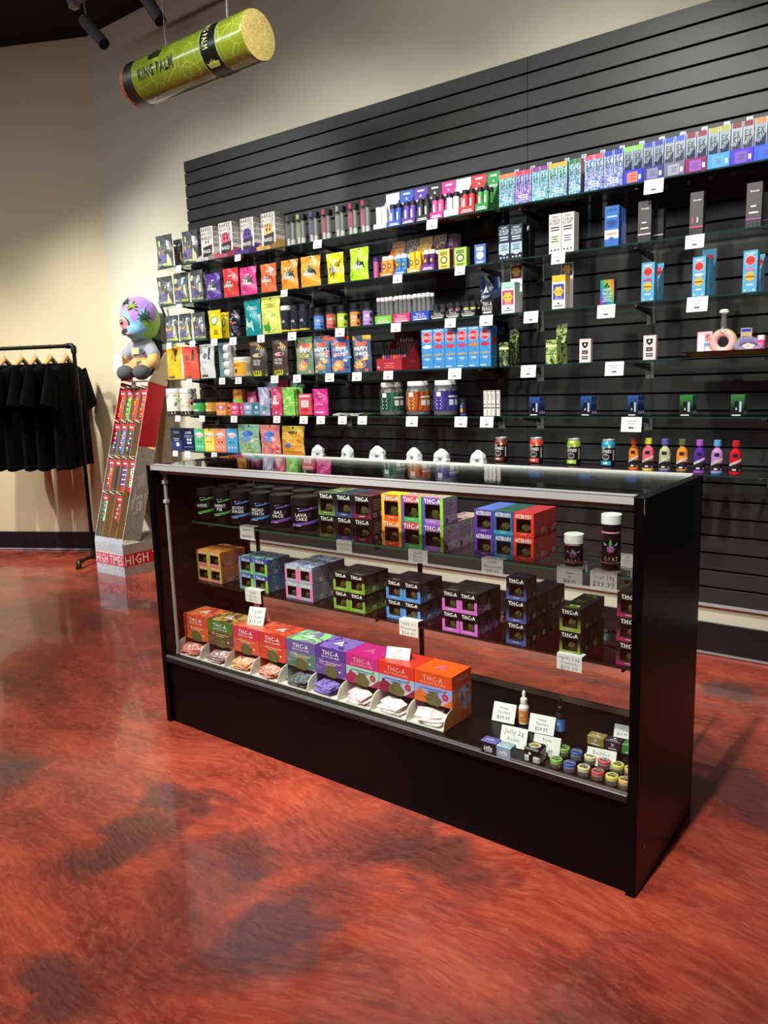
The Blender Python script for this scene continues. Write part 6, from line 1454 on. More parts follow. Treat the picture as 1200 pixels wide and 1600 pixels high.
for i, (hc, s1, s2, s3, tp, kind, nmc, sc_) in enumerate(NB):
    x0, x1 = xs[i] + .0008, xs[i + 1] - .0008; w_ = x1 - x0; h = bh; d = .105; op = h * .36
    art = swirl(s1, s2, s3, 16, .35, 1.6) if i < 6 else grad('e8b8c4' if i != 8 else 'e0a0b8', s1, h * .25, h * .62)
    side = swirl('d8702c', '8aa0e0', 'b0b8e8', 9, .35, .8) if i == 8 else art
    topm = swirl(tp, s2, s3, 14, .35, 1.6) if i < 6 else M(tp, .35)
    g = G(); Z = (0, op, h)
    g.add([(-w_ / 2, 0, op), (w_ / 2, 0, op), (w_ / 2, 0, h * .72), (-w_ / 2, 0, h * .72)], [(0, 1, 2, 3)], art); g.add([(-w_ / 2, 0, h * .72), (w_ / 2, 0, h * .72), (w_ / 2, 0, h), (-w_ / 2, 0, h)], [(0, 1, 2, 3)], M(hc, .35))
    for s_ in (1, -1): g.add([(s_ * w_ / 2, 0, 0), (s_ * w_ / 2, d, 0), (s_ * w_ / 2, d, h * .72), (s_ * w_ / 2, 0, h * .72)], [(0, 1, 2, 3)], side); g.add([(s_ * w_ / 2, 0, h * .72), (s_ * w_ / 2, d, h * .72), (s_ * w_ / 2, d, h), (s_ * w_ / 2, 0, h)], [(0, 1, 2, 3)], M(hc, .35))
    g.add([(-w_ / 2, 0, h), (w_ / 2, 0, h), (w_ / 2, d, h), (-w_ / 2, d, h)], [(0, 1, 2, 3)], topm); g.add([(-w_ / 2, d, 0), (w_ / 2, d, 0), (w_ / 2, d, h), (-w_ / 2, d, h)], [(0, 1, 2, 3)], art)
    g.add([(-w_ / 2, .06, .001), (w_ / 2, .06, .001), (w_ / 2, .06, op), (-w_ / 2, .06, op)], [(0, 1, 2, 3)], M('3a2c28'))
    t = thing('dispenser_box', g, 'open fronted dispenser box, %s, %s from the left on the counter deck' % (nmc, ORD[i]), 'box', 'open fronted dispenser boxes', ((x0 + x1) / 2, BY, DZ))
    # projecting tray with quarter round cheeks
    p = G(); ly = .046; IN = M('efe9dc', .5); OUTM = M('c87a30', .5) if i == 8 else IN
    p.add([(-w_ / 2, -ly, .0006), (w_ / 2, -ly, .0006), (w_ / 2, .06, .0006), (-w_ / 2, .06, .0006)], [(0, 1, 2, 3)], IN); p.box(-w_ / 2, w_ / 2, -ly, -ly + .0015, .0005, .006, IN)
    for s_ in (-1, 1):
        pts = [(0, .001), (0, op)] + [(-ly * math.sin(a_ * math.pi / 14), .006 + (op - .006) * math.cos(a_ * math.pi / 14)) for a_ in range(1, 8)] + [(-ly, .001)]
        for off in (0, -s_ * .0012):
            vs = [(s_ * w_ / 2 + off, q[0], q[1]) for q in pts]; p.add(vs, [tuple(range(len(pts)))], IN if off or s_ < 0 else OUTM)
        p.add([(s_ * w_ / 2 + o_, q[0], q[1]) for q in pts for o_ in (0, -s_ * .0012)], [(2 * k, 2 * k + 1, 2 * k + 3, 2 * k + 2) for k in range(len(pts) - 1)], IN)
    ob('front_tray', p, t)
    f = G(); F = front(0); tcol = W if i < 6 else M('e8b0a8')
    f.text(F, 'THC-A', 0, h * .88, h * .1, tcol, w_ * .6, .02, 3); f.text(F, kind + ' FLOWER', 0, h * .785, h * .042, tcol, w_ * .74, .02, 3)
    f.rect(F, -w_ * .34, h * .655, w_ * .34, h * .67, M('e8d0a0' if i < 6 else '5a5a8a'), 1, 3); f.rect(F, -w_ * .16, h * .61, w_ * .16, h * .625, M('e8d0a0' if i < 6 else '5a5a8a'), 1, 3)
    f.poly(F, [(w_ * .21 * (1 if k % 2 else .84) * math.sin(k * .524) * (1.12 - .3 * math.cos(k * .524)) , h * (.47 + .155 * math.cos(k * .524) * (1 if k % 2 else .9))) for k in range(12)], BUD, 4)
    if i >= 6:
        wv = [(-w_ / 2, op)] + [(-w_ / 2 + w_ * k / 12, op + h * (.12 + .12 * math.sin(k * .55 + .3))) for k in range(13)] + [(w_ / 2, op)]
        for k in range(1, 13): f.poly(F, [(wv[k][0], op), (wv[k + 1][0], op), wv[k + 1], wv[k]], M(s3), 1)
        f.disc(F, w_ * .32, h * .56, w_ * .085, w_ * .085, M('b82a40'), 3, 12); f.disc(F, -w_ * .36, h * .6, w_ * .05, w_ * .05, M(s3), 3, 10); f.disc(F, w_ * .34, h * .69, w_ * .025, w_ * .025, M(s3), 3, 8); f.text(F, '3.5', w_ * .32, h * .56, h * .03, W, w_ * .1, .02, 5)
    else: f.disc(F, w_ * .3, h * .5, w_ * .03, w_ * .03, M('e8e0d0'), 3, 8)
    tri(f, topf(h), 0, d * .5, w_ * .16, M('e8e4f0' if i < 6 else 'c86a90'), 2)
    if i == 8:
        R_ = right(w_ / 2); f.text(R_, 'THC-A', d / 2, h * .88, h * .1, tcol, d * .7, .02, 3); tri(f, R_, d * .5, h * .5, w_ * .12, M('c85a50'), 3); f.disc(R_, d * .8, h * .66, .008, .008, M('b82a50'), 3, 10); f.disc(R_, d * .22, h * .42, .006, .006, M('c85a30'), 3, 8)
        for k in range(1, 11): f.poly(R_, [(d * (k - 1) / 10, 0), (d * k / 10, 0), (d * k / 10, h * (.27 + .09 * math.sin(k * .7))), (d * (k - 1) / 10, h * (.27 + .09 * math.sin((k - 1) * .7)))], M('c8662a'), 2)
    ob('printed_artwork', f, t)
    # loose sachets in the tray
    sm_ = swirl(sc_, 'f0ebe4' if i not in (4, 5) else ('6a7a68' if i == 4 else '4a3a80'), s2, 40, .3, 1.2, 'sachet_film'); r = random.Random(i + 40)
    for k in range(3):
        aa, ww, dd = r.uniform(-.35, .35), w_ * .62, .045; ph = r.random() * 6

        def sf(u, v, ww=ww, dd=dd, ph=ph): return ((u - .5) * ww, (v - .5) * dd, .004 + .004 * math.sin(math.pi * u) * math.sin(math.pi * v) + .0035 * math.sin(6 * u + ph) * math.sin(4 * v + ph))
        q = G().grid(sf, 7, 5, sm_, False); q.grid(lambda u, v: (lambda p_: (p_[0], p_[1], p_[2] - .0025))(sf(1 - u, v)), 7, 5, sm_, False)
        s_o = thing('foil_sachet', q, 'crumpled %s foil sachet in the %s dispenser tray, %s of three' % (('pale ' if i > 5 else '') + 'small', ORD[i], ('lowest', 'middle', 'uppermost')[k]), 'packet', 'foil sachets in dispenser trays', ((x0 + x1) / 2 + r.uniform(-.012, .012), BY - .016 + .004 * k, DZ + .006 + .009 * k), aa)
        s_o.rotation_euler = (.08 + .1 * k, r.uniform(-.08, .08), aa)
zt = DZ + bh + .0008
for u0, u1, v0, v1, lab in ((387, 407.5, 952, 969, 'white tent price card on top of the third dispenser box'), (605, 637, 1014, 1032, 'white tent price card on top of the eighth dispenser box')):
    ctag(u0, u1, v0, v1, BY + .035, lab, (('Uplift', .2, .75, '7a7a7a'), ('Exclusive', .2, .48, '8a8a8a'), ('$15.00', .2, .2, '3a3a3a')), paper='ecebe8', tent=True, z=zt, rot=.25)
# tent cards on the deck
for u0, u1, v0, v1, lab, lines, rot in ((769, 802, 1103, 1127, 'tent price card behind the purple box, left of the white dropper bottle', (('Hemp', .14, .75, '6a6a6a'), ('Tincture', .14, .52, '6a6a6a'), ('$29.99', .18, .25, '2a2a2a')), 0),
                                        (826, 864, 1122, 1145, 'tent price card between the two dropper bottles', (('Hemp', .14, .75, '6a6a6a'), ('Tincture', .14, .52, '6a6a6a'), ('$29.99', .18, .25, '2a2a2a')), 0),
                                        (781, 820, 1141, 1166, 'handwritten tent card behind the small purple and pale blue boxes', (('Jelly 2g', .24, .75, '9a9a9a'), ('Rosin', .2, .4, 'a0a0a0')), 0),
                                        (832, 872, 1155, 1180, 'tent price card behind the black cube jar', (('Rosin', .14, .8, '6a6a6a'), ('1g', .12, .55, '6a6a6a'), ('$39.99', .18, .28, '2a2a2a')), 0),
                                        (916, 960, 1175, 1197, 'handwritten tent card among the small round tins', (('Badder', .24, .75, '9a9a9a'), ('1g', .2, .4, 'a0a0a0')), 0), (959, 985, 1136, 1152, 'tent price card behind the plum box at the right panel', (('$19.99', .2, .3, '3a3a3a'),), 0)):
    x_, y_ = cp((u0 + u1) / 2, v1 + 2, DZ); x0, x1 = colx(u0, u1, v1, y_); ctag(u0, u1, v0, v1, y_, lab, lines, paper='ecebe6', tent=True, z=DZ + .001, rot=.12)


def dropper(u, v, y, body, lab, cap, label, h=.095, r=.0145):
    x = onY(u, v, y).x; b = M(body, .2); c = M(cap, .35)

    def pf(r, h): return ([(0, 0, b), (r * .94, 0, b), (r, h * .02, b), (r, h * .5, b), (r * .6, h * .6, b), (r * .5, h * .64, None)], [(r * .62, h * .62, c), (r * .66, h * .63, c), (r * .66, h * .76, c), (r * .6, h * .77, c), (r * .32, h * .8, c), (r * .34, h * .93, c), (r * .2, h, c), (0, h, None)], r)
    bottle(0, 0, 0, 0, 'A', pf, label, 'dropper_bottle', 'bottle', lambda f, fm, r, h: f.rect(fm, -r * 1.5, h * .07, r * 1.5, h * .43, M(lab), 12, 1).text(fm, 'HH', 0, h * .3, h * .09, W, r * .7, .03, 3).lines(fm, 0, h * .2, r * 1.2, 3, h * .045, h * .02, W, 3), y=y, cap='dropper_cap', seg=20, group='dropper bottles', r=r, z=DZ + .0008, h=h, x=x)


x_, y_ = cp(818.5, 1131, DZ); dropper(818.5, 1110, y_ + .004, 'e8e4de', 'e0802c', 'eceae4', 'white dropper bottle with orange label on the counter deck', .098, .0148)
x_, y_ = cp(875.5, 1145, DZ); dropper(875.5, 1125, y_ + .004, '1c1614', '3a7ac8', '1c1210', 'dark brown dropper bottle with blue label on the counter deck', .098, .0145)
for u0, u1, v0, v1, cc, tp, sd, lab in ((751, 775, 1158, 1178.5, '17141e', '6a64b0', '8a88c8', 'small black and purple box at the front of the deck'), (775.5, 797.5, 1166, 1185.5, '7a94a8', 'a0b8c8', '88a4b8', 'small pale blue box beside the black and purple one')):
    x_, y_ = cp((u0 + u1) / 2, v1, DZ); x0, x1 = colx(u0, u1, v1, y_); w_ = x1 - x0 - .0006; h = onY(u0, v0 - 2, y_).z - DZ - .001
    t = thing('carton', G().box(-w_ / 2, w_ / 2, 0, .032, 0, h, M(cc), side=M(sd), top=M(tp), b=.0006), lab, 'box', 'small jelly boxes', ((x0 + x1) / 2, y_, DZ + .0008)); ob('printed_artwork', G().text(front(0), 'jelly', 0, h * .55, h * .28, W, w_ * .6, .04).lines(front(0), 0, h * .3, w_ * .6, 2, h * .1, h * .04, M('c8c8d0')).text(topf(h), 'jelly', 0, .016, .009, W, w_ * .6, .04), t)
x_, y_ = cp(830, 1194, DZ); y_ += .003; x0, x1 = colx(815.5, 845, 1185, y_); w_ = (x1 - x0) * .82
t = thing('cube_jar', G().box(-w_ / 2, w_ / 2, 0, w_, 0, w_ * .45, M('c8c8c4', .1), b=.004).box(-w_ * .4, w_ * .4, w_ * .1, w_ * .9, w_ * .1, w_ * .4, M('b09850', .3)), 'small clear cube jar with black lid and white print', 'jar', None, ((x0 + x1) / 2, y_, DZ + .0008))
ob('lid', G().box(-w_ / 2 - .0005, w_ / 2 + .0005, -.0005, w_ + .0005, w_ * .45, w_ * .92, M('121214', .3), b=.004).rect(front(-.0005), -w_ * .15, w_ * .1, w_ * .1, w_ * .7, BLK, 1, 1), t)
ob('printed_artwork', G().disc(topf(w_ * .92), 0, w_ / 2, w_ * .36, w_ * .36, M('d8d8d0'), 1, 16).burst(topf(w_ * .92), 0, w_ / 2, w_ * .28, M('c8b83a'), 6, 2, .7).text(topf(w_ * .92), 'jelly', 0, w_ / 2, w_ * .22, BLK, w_ * .5, .03, 3).disc(front(-.0005), -w_ * .1, w_ * .6, w_ * .09, w_ * .09, W, 2, 10), t)
PC = (('8ac850', '4a5a3a', 'lime green'), ('4a68b8', '3a4a78', 'blue'), ('e8e0a8', '6a5a48', 'cream'), ('e05a68', '6a2a3a', 'rose red'), ('e8e068', '5a6030', 'lemon'), ('f0c070', '8a5a3a', 'apricot'))
fr_ = [(865, 1202), (886, 1208.5), (908, 1215), (930, 1221.5), (952, 1229), (975, 1236)]; bk_ = [(877, 1184), (897, 1190), (918.5, 1197), (940, 1204), (961.5, 1211), (982, 1217)]
for i, (tc, bc, nmc) in enumerate(PC):
    for rw, (u, v) in (('front', fr_[i]), ('back', bk_[i])):
        x_, y_ = cp(u, v, DZ); r_ = .0155; y_ += r_
        if x_ > 1.742: x_ = 1.742
        t = thing('round_tin', G().lathe([(0, 0, M(bc, .3)), (r_ * .97, 0, M(bc, .3)), (r_, .002, M(bc, .3)), (r_, .012, M('b8b0a8', .25)), (r_, .0145, M('b8b0a8', .25)), (r_ * .97, .0155, None)], 20), 'small round %s tin in the %s row by the right panel' % (nmc, rw), 'tin', 'small round tins', (x_, y_, DZ + .0008))
        ob('lid', G().lathe([(r_ * 1.0, .0145, M(tc, .3)), (r_ * 1.01, .021, M(tc, .3)), (r_ * .95, .0222, M(tc, .3)), (0, .0222, None)], 20), t)
        T = topf(.0222); f = G().disc(T, 0, 0, r_ * .72, r_ * .6, M('1c1c1e'), 1, 14).text(T, 'BADDER', 0, .001, r_ * .4, W, r_ * 1.3, .03, 3).disc(T, 0, -r_ * .55, r_ * .4, r_ * .12, M(tc), 2, 8).rect(cyl(r_), -r_ * 1.2, .003, r_ * 1.2, .009, M('7a7a70'), 8, 1).text(cyl(r_), 'BADDER', 0, .006, .004, M('1c1c1c'), r_ * 1.6, .02, 3); ob('printed_artwork', f, t)
for u0, u1, cc, nmc in ((917, 943.5, '9a8448', 'tan'), (944.5, 970, '3c2430', 'plum'), (971, 997, '3f8a3c', 'green')):
    x_, y_ = cp(930.5, 1167, DZ); x0, x1 = colx(u0, u1, 1158, y_); x1 = min(x1, 1.757); w_ = x1 - x0 - .0008; h = .028
    t = thing('carton', G().box(-w_ / 2, w_ / 2, 0, .03, 0, h, M(cc, .45), b=.002), 'small %s box with white crossed emblem by the right panel' % nmc, 'box', 'small crossed emblem boxes', ((x0 + x1) / 2, y_, DZ + .0008)); f = G()
    for fm, zz in ((front(0), h * .55), (topf(h), .015)):
        f.text(fm, 'X', 0, zz + .002, .009, W, w_ * .3, .02, 2); f.rect(fm, -w_ * .25, zz - .010, w_ * .25, zz - .0075, W, 1, 2)
    ob('printed_artwork', f, t)

# ================= cardboard sock stand with its plush
NEWS = swirl('a29c8c', 'b2ac9c', '8a8476', 22, .6, 2.2, 'printed_grey_collage'); NEWSB = swirl('bcc6d0', 'd4dce2', 'a8b2bc', 20, .5, 2.2, 'printed_lit_collage'); RED = M('c41e28', .4)
SX0, SX1 = -2.412, -2.090
g = G().box(SX0, SX1, 1.245, 1.70, 0, .215, NEWS, front=NEWSB)  # front takes a paler collage copy with its bluish light put into the colour
# flared upper edge of the base
g.add([(SX0, 1.245, .215), (SX1, 1.245, .215), (SX1 - .004, 1.25, .255), (SX0 + .002, 1.25, .255)], [(0, 1, 2, 3), (3, 2, 1, 0)], NEWSB)
stand = thing('sock_stand', g, 'leaning cardboard floor stand with red sides and a grey collage base', 'display stand')
def flt(z): return 1.252 + (z - .25) * .295


def side_poly(x, z0, z1, m, d0=.135, d1=.135, th=.003, sg=1):
    q = G(); pts = [(flt(z0), z0), (flt(z0) + d0, z0 - .02), (flt(z1) + d1, z1 - .04), (flt(z1), z1)]
    vs = [(x, a, b) for a, b in pts] + [(x + th, a, b) for a, b in pts]
    q.add(vs, [(0, 1, 2, 3), (7, 6, 5, 4)] + [(k, (k + 1) % 4, (k + 1) % 4 + 4, k + 4) for k in range(4)], m); return q


for x in (SX0, SX1 - .003):
    ob('side_panel', side_poly(x, .25, .86, NEWS, .135, .135), stand); ob('side_panel', side_poly(x, .86, 1.285, RED), stand)['label'] = 'red upper side panel'
q = G(); zz0, zz1 = .25, 1.285
q.add([(SX0, flt(zz0) + .135, zz0 - .02), (SX1, flt(zz0) + .135, zz0 - .02), (SX1, flt(zz1) + .135, zz1 - .04), (SX0, flt(zz1) + .135, zz1 - .04)], [(0, 1, 2, 3), (3, 2, 1, 0)], KRAFT); ob('back_panel', q, stand)
q = G().add([(SX0, flt(.7) + .13, .66), (SX1, flt(.7) + .13, .66), (SX1, 1.69, .22), (SX0, 1.69, .22)], [(0, 1, 2, 3), (3, 2, 1, 0)], NEWS); ob('rear_brace', q, stand)
for k in (1, 2, 3):
    x = SX0 + (SX1 - SX0) * k / 4; ob('divider', side_poly(x - .0015, .252, 1.262, KRAFT, .12, .12), stand)
ob('top_board', G().add([(SX0, flt(1.285), 1.285), (SX1, flt(1.285), 1.285), (SX1, flt(1.285) + .15, 1.285), (SX0, flt(1.285) + .15, 1.285)], [(0, 1, 2, 3), (3, 2, 1, 0)], KRAFT).box(SX0, SX1, flt(1.285) - .002, flt(1.285), 1.281, 1.289, M('eadfd8')), stand)
WG = M('c8b490', .7)
ob('header_wing', G().add([(SX1, flt(1.285), 1.285), (SX1, flt(1.285) + .145, 1.245), (SX1, 1.752, 1.49), (SX1, 1.70, 1.475), (SX1, 1.64, 1.40)], [(0, 1, 2, 3, 4), (4, 3, 2, 1, 0)], WG), stand)
ob('header_wing', G().add([(SX0, flt(1.285), 1.285), (SX0, flt(1.285) + .1, 1.285), (SX0, flt(1.285) + .1, 1.40), (SX0, flt(1.285) + .02, 1.36)], [(0, 1, 2, 3), (3, 2, 1, 0)], RED), stand)['label'] = 'red left header wing'
for x, s_ in ((SX0 + .002, 0), (SX1 - .004, 1)):
    ob('edge_trim', G().add([(x, flt(.25) - .0015, .25), (x + .003, flt(.25) - .0015, .25), (x + .003, flt(1.285) - .0015, 1.285), (x, flt(1.285) - .0015, 1.285)], [(0, 1, 2, 3), (3, 2, 1, 0)], M('e6dcd4')), stand)
fm = lambda x, z, o=1: (SX0 + .162 + x, 1.245 - .0006 * o, z)
f = G().rect(fm, -.158, .068, .158, .148, M('d8506c', .5), 1, 1).text(fm, 'HIGH TIMES', 0, .108, .062, W, .30, .02, 3); f.rect(fm, -.158, .146, .158, .15, W, 1, 2)
rm = lambda x, z, o=1: (SX1 + .0006 * o, 1.245 + x, z)
f.rect(rm, .0, .066, .44, .15, RED, 1, 1).text(rm, 'HIGH TIMES', .22, .108, .066, W, .42, .02, 3)
sm2 = lambda x, z, o=1: (SX1 + .0006 * o, flt(z) + x, z)
f.text(sm2, 'JAMAICA', .07, .76, .02, M('cfc8b8'), .09, .01).text(sm2, 'SAFE S', .085, .52, .026, W, .08, .02).rect(sm2, .065, .43, .105, .49, M('d8d4c8'), 1, 1).rect(sm2, .075, .44, .082, .48, M('7a756a'), 1, 2).text(sm2, '1. GRN', .045, .42, .022, M('d8d4c8'), .06, .01)
f.poly(sm2, [(.04, .66), (.10, .68), (.09, .6), (.055, .57)], M('b8b2a4'), 1); f.poly(sm2, [(.02, .5), (.035, .6), (.045, .5), (.04, .44), (.025, .44)], M('c8c2b4'), 1)
ob('printed_artwork', f, stand)
lab_t = thing('price_tag', G().box(-.024, .024, -.001, .001, -.018, .018, PAPER), 'white price ticket at the top edge of the sock stand', 'price tag', None, (SX0 + .17, flt(1.25) - .004, 1.262))
TI = (1.255, 1.03, .79, .555); SK = {(0, 0): ('c82a30', 'f0a040', 'red and orange patterned'), (0, 1): ('4ab048', 'd0e8a0', 'green patterned'), (0, 2): ('d8342c', 'e89030', 'red sock with orange rings'), (0, 3): ('d02a38', 'f0c040', 'red with a yellow and green motif'),
                                     (1, 0): ('26345c', 'd8d8e0', 'navy and white'), (1, 1): ('3a7ad0', 'e8c8d0', 'bright blue with small motifs'), (1, 2): ('26345a', 'f0f0f0', 'dark navy with white flecks'), (2, 0): ('c83038', 'f4e8b0', 'red and cream'), (2, 1): ('1c2436', 'e8c0cc', 'plain dark navy'),
                                     (2, 2): ('5a3a9c', 'f0ecf4', 'purple with white blocks'), (2, 3): ('ece4e0', 'c83040', 'white with red toe'), (3, 0): ('a8d8b0', '1c3a34', 'mint green patterned'), (3, 2): ('b83038', 'f0e0d0', 'red and white flecked')}
for i in range(4):
    for c in range(4):
        x = SX0 + (SX1 - SX0) * (c + .5) / 4; z = TI[i]; y = flt(z)
        if (i, c) != (3, 3): ob('prong', G().tube([(x - .03, y + .05, z - .008), (x - .03, y - .004, z), (x - .012, y - .012, z - .006), (x + .03, y - .012, z - .016)], .0022, M('ece8e2'), 6), stand)
        if (i, c) in SK:
            c1, c2, nmc = SK[i, c]; ll = .175 if i < 3 else .15; zt_ = z - .025; yo = .012
            fmS = lambda s_, t_, o=1, zt_=zt_, yo=yo, x=x: (0 + s_, flt(zt_ - t_) + yo - .0006 * o - flt(zt_) - yo, -t_)
            g = G(); m = M(c1, .85)
            for sg in (0, 1):
                g.grid(lambda u, v, sg=sg: ((.052 * (u - .5)) * (1 - .25 * max(0, v - .3)) + .012 * max(0, v - .75) * 2, (flt(zt_ - v * ll) - flt(zt_)) - (1 if sg == 0 else -1) * .008 * math.sin(math.pi * u), -.03 - v * ll * (1 - .05 * u)), 5, 8, m)
            t = thing('sock_pair', g, 'folded pair of socks, %s, hanging in the cardboard stand' % nmc, 'socks', 'socks in the cardboard stand', (x, flt(zt_) + yo, zt_))
            hd = G().box(-.026, .026, -.0125, -.011, -.045, -.002, M('d83a58', .4)).rect(front(-.0125), -.018, -.03, .018, -.02, W); ob('header_label', hd, t)
            f = G(); r = random.Random(i * 7 + c)
            for k in range(9):
                v = .12 + .09 * k; zz = -.03 - v * ll; yy = (flt(zt_ - v * ll) - flt(zt_)) - .0095; xx = r.uniform(-.008, .008)
                if (i, c) == (2, 2): f.box(-.02, -.002, yy - .0005, yy, zz - .004, zz + .004, M(c2)).box(.003, .02, yy - .0005, yy, zz - .004, zz + .004, M(c2)) if k % 2 else None
                elif (i, c) not in ((2, 1),): f.disc(lambda a, b, o=1, yy=yy: (a, yy - .0008 * (o + k), b), xx, zz, .012, .006, M(c2 if k % 2 else MISC[(k + c + i) % 8], .8), 1, 7)
            if (i, c) in ((2, 2), (2, 3)): f.grid(lambda u, v: ((.04 * (u - .5)) + .006, (flt(zt_ - (.84 + .16 * v) * ll) - flt(zt_)) - .0095, -.03 - (.84 + .16 * v) * ll), 2, 2, M('d82a34'))
            if f.v: ob('knitted_pattern', f, t)


# plush: one remeshed body, clothes as parts
def blob(parts, name, mats, voxel=.007, parent=None, smooth=6):
    """parts: ellipsoids (centre, radii) and limbs (p0, p1, r0, r1) fused into one surface"""
    import bmesh
    bm = bmesh.new()
    for p in parts:
        if len(p) == 2:
            bmesh.ops.create_icosphere(bm, subdivisions=3, radius=1, matrix=Matrix.Translation(p[0]) @ Matrix.Diagonal((*p[1], 1)))
        else:
            a, b, r0, r1 = Vector(p[0]), Vector(p[1]), p[2], p[3]; d = b - a; n = 8
            for k in range(n + 1): bmesh.ops.create_icosphere(bm, subdivisions=2, radius=r0 + (r1 - r0) * k / n, matrix=Matrix.Translation(a + d * (k / n)))
    me = bpy.data.meshes.new(name); bm.to_mesh(me); bm.free()
    for m in mats: me.materials.append(m)
    o = bpy.data.objects.new(name, me); C.objects.link(o); o.parent = parent
    md = o.modifiers.new('remesh', 'REMESH'); md.mode = 'VOXEL'; md.voxel_size = voxel; md.use_smooth_shade = True
    ms = o.modifiers.new('smooth', 'SMOOTH'); ms.iterations = smooth; ms.factor = .5
    return o


def plush_skin(nt, n, l, p):
    tc = n.new('ShaderNodeTexCoord'); s = n.new('ShaderNodeSeparateXYZ'); l.new(tc.outputs['Object'], s.inputs[0])
    nz = n.new('ShaderNodeTexNoise'); nz.inputs['Scale'].default_value = 55; l.new(tc.outputs['Object'], nz.inputs['Vector'])

    def mth(op, a, b=None, c=None):
        m = n.new('ShaderNodeMath'); m.operation = op
        for i, v in enumerate((a, b, c)):
            if v is None: continue
            if isinstance(v, (int, float)): m.inputs[i].default_value = v
            else: l.new(v, m.inputs[i])
        return m.outputs[0]

    def mx(f, a, b):
        m = n.new('ShaderNodeMix'); m.data_type = 'RGBA'
        for i, v in ((0, f), (6, a), (7, b)):
            if isinstance(v, tuple): m.inputs[i].default_value = v
            else: l.new(v, m.inputs[i])
        return m.outputs[2]
    ang = mth('ARCTAN2', s.outputs[0], mth('MULTIPLY', s.outputs[1], -1))
    drip = mth('MULTIPLY', mth('SINE', mth('MULTIPLY', ang, 6.5)), .045)
    purple = mth('GREATER_THAN', mth('ADD', s.outputs[2], drip), .425)
    green = mth('GREATER_THAN', mth('ADD', mth('SUBTRACT', mth('MULTIPLY', s.outputs[0], 1.0), mth('MULTIPLY', s.outputs[2], .25)), mth('MULTIPLY', mth('SINE', mth('MULTIPLY', s.outputs[2], 70)), .015)), -.005)
    head = mth('GREATER_THAN', s.outputs[2], .262)
    fur = mx(nz.outputs[0], hexc('b87a3c'), hexc('e0b068')); blue = mx(nz.outputs[0], hexc('5c94b8'), hexc('88bcd8')); pur = mx(nz.outputs[0], hexc('7a4ab0'), hexc('b490dc')); grn = mx(nz.outputs[0], hexc('6a9a20'), hexc('a0cc48'))
    c = mx(green, blue, grn); c = mx(purple, c, pur); c = mx(head, fur, c)
    l.new(c, p.inputs['Base Color']); p.inputs['Roughness'].default_value = .95; p.inputs['Sheen Weight'].default_value = .4
    bp = n.new('ShaderNodeBump'); bp.inputs['Strength'].default_value = .5; bp.inputs['Distance'].default_value = .004; l.new(nz.outputs[0], bp.inputs['Height']); l.new(bp.outputs[0], p.inputs['Normal'])


PS = nm('dripping_plush_fur', plush_skin)
body = blob([((0, 0, .405), (.132, .135, .155)), ((0, -.06, .33), (.075, .085, .06)), ((0, 0, .18), (.075, .062, .105)), ((.06, 0, .235), (.115, -.055, .155), .036, .034), ((.115, -.055, .155), (.115, -.085, .115), .04, .044), ((-.06, 0, .235), (-.115, -.045, .15), .036, .032), ((-.115, -.045, .15), (-.12, -.09, .12), .036, .04),
             ((.045, -.01, .095), (.055, -.12, .06), .05, .05), ((-.045, -.01, .095), (-.055, -.12, .06), .05, .05)], 'plush_toy', [PS])
body['label'] = 'seated plush with dripping purple, blue and green head, grey shirt, atop the sock stand'; body['category'] = 'soft toy'
body.location = (-2.225, 1.625, 1.292); body.rotation_euler = (0, 0, math.radians(24))
blob([((0, 0, .195), (.084, .071, .082)), ((.05, 0, .235), (.108, -.048, .168), .045, .046), ((-.05, 0, .235), (-.108, -.038, .165), .045, .043)], 'grey_shirt', [paint('8e8f98', 'grey_jersey', .6, .95, 300)], .006, body, 3)
blob([((0, 0, .1), (.08, .067, .05)), ((.045, -.005, .09), (.057, -.11, .058), .055, .05), ((-.045, -.005, .09), (-.057, -.11, .058), .055, .05), ((.06, -.14, .052), (.058, .055, .052)), ((-.06, -.14, .052), (.058, .055, .052))], 'dark_trousers', [FELT], .006, body, 4)
hm = lambda a, e, k=1.: (.134 * k * math.cos(e) * math.sin(a), -.137 * k * math.cos(e) * math.cos(a), .405 + .157 * k * math.sin(e))


def leaf(a, e, r, col, rot):
    g = G(); pts = []
    for i in range(7):
        th = rot + math.radians(-125 + i * 41.7); L_ = r * (1, .95, .8, 1.1, .8, .95, 1)[i] * (1.15 if i == 3 else 1)
        pts += [(r * .22 * math.cos(th - .36), r * .22 * math.sin(th - .36)), (L_ * .6 * math.cos(th - .16), L_ * .6 * math.sin(th - .16)), (L_ * math.cos(th), L_ * math.sin(th)), (L_ * .6 * math.cos(th + .16), L_ * .6 * math.sin(th + .16))]
    for k_, sg in ((1.05, 1), (1.02, -1)): g.poly(lambda x, z, o=1: hm(a + x / .13, e + z / .155, k_ + .01 * o), pts, M(col, .9), 1)
    return g


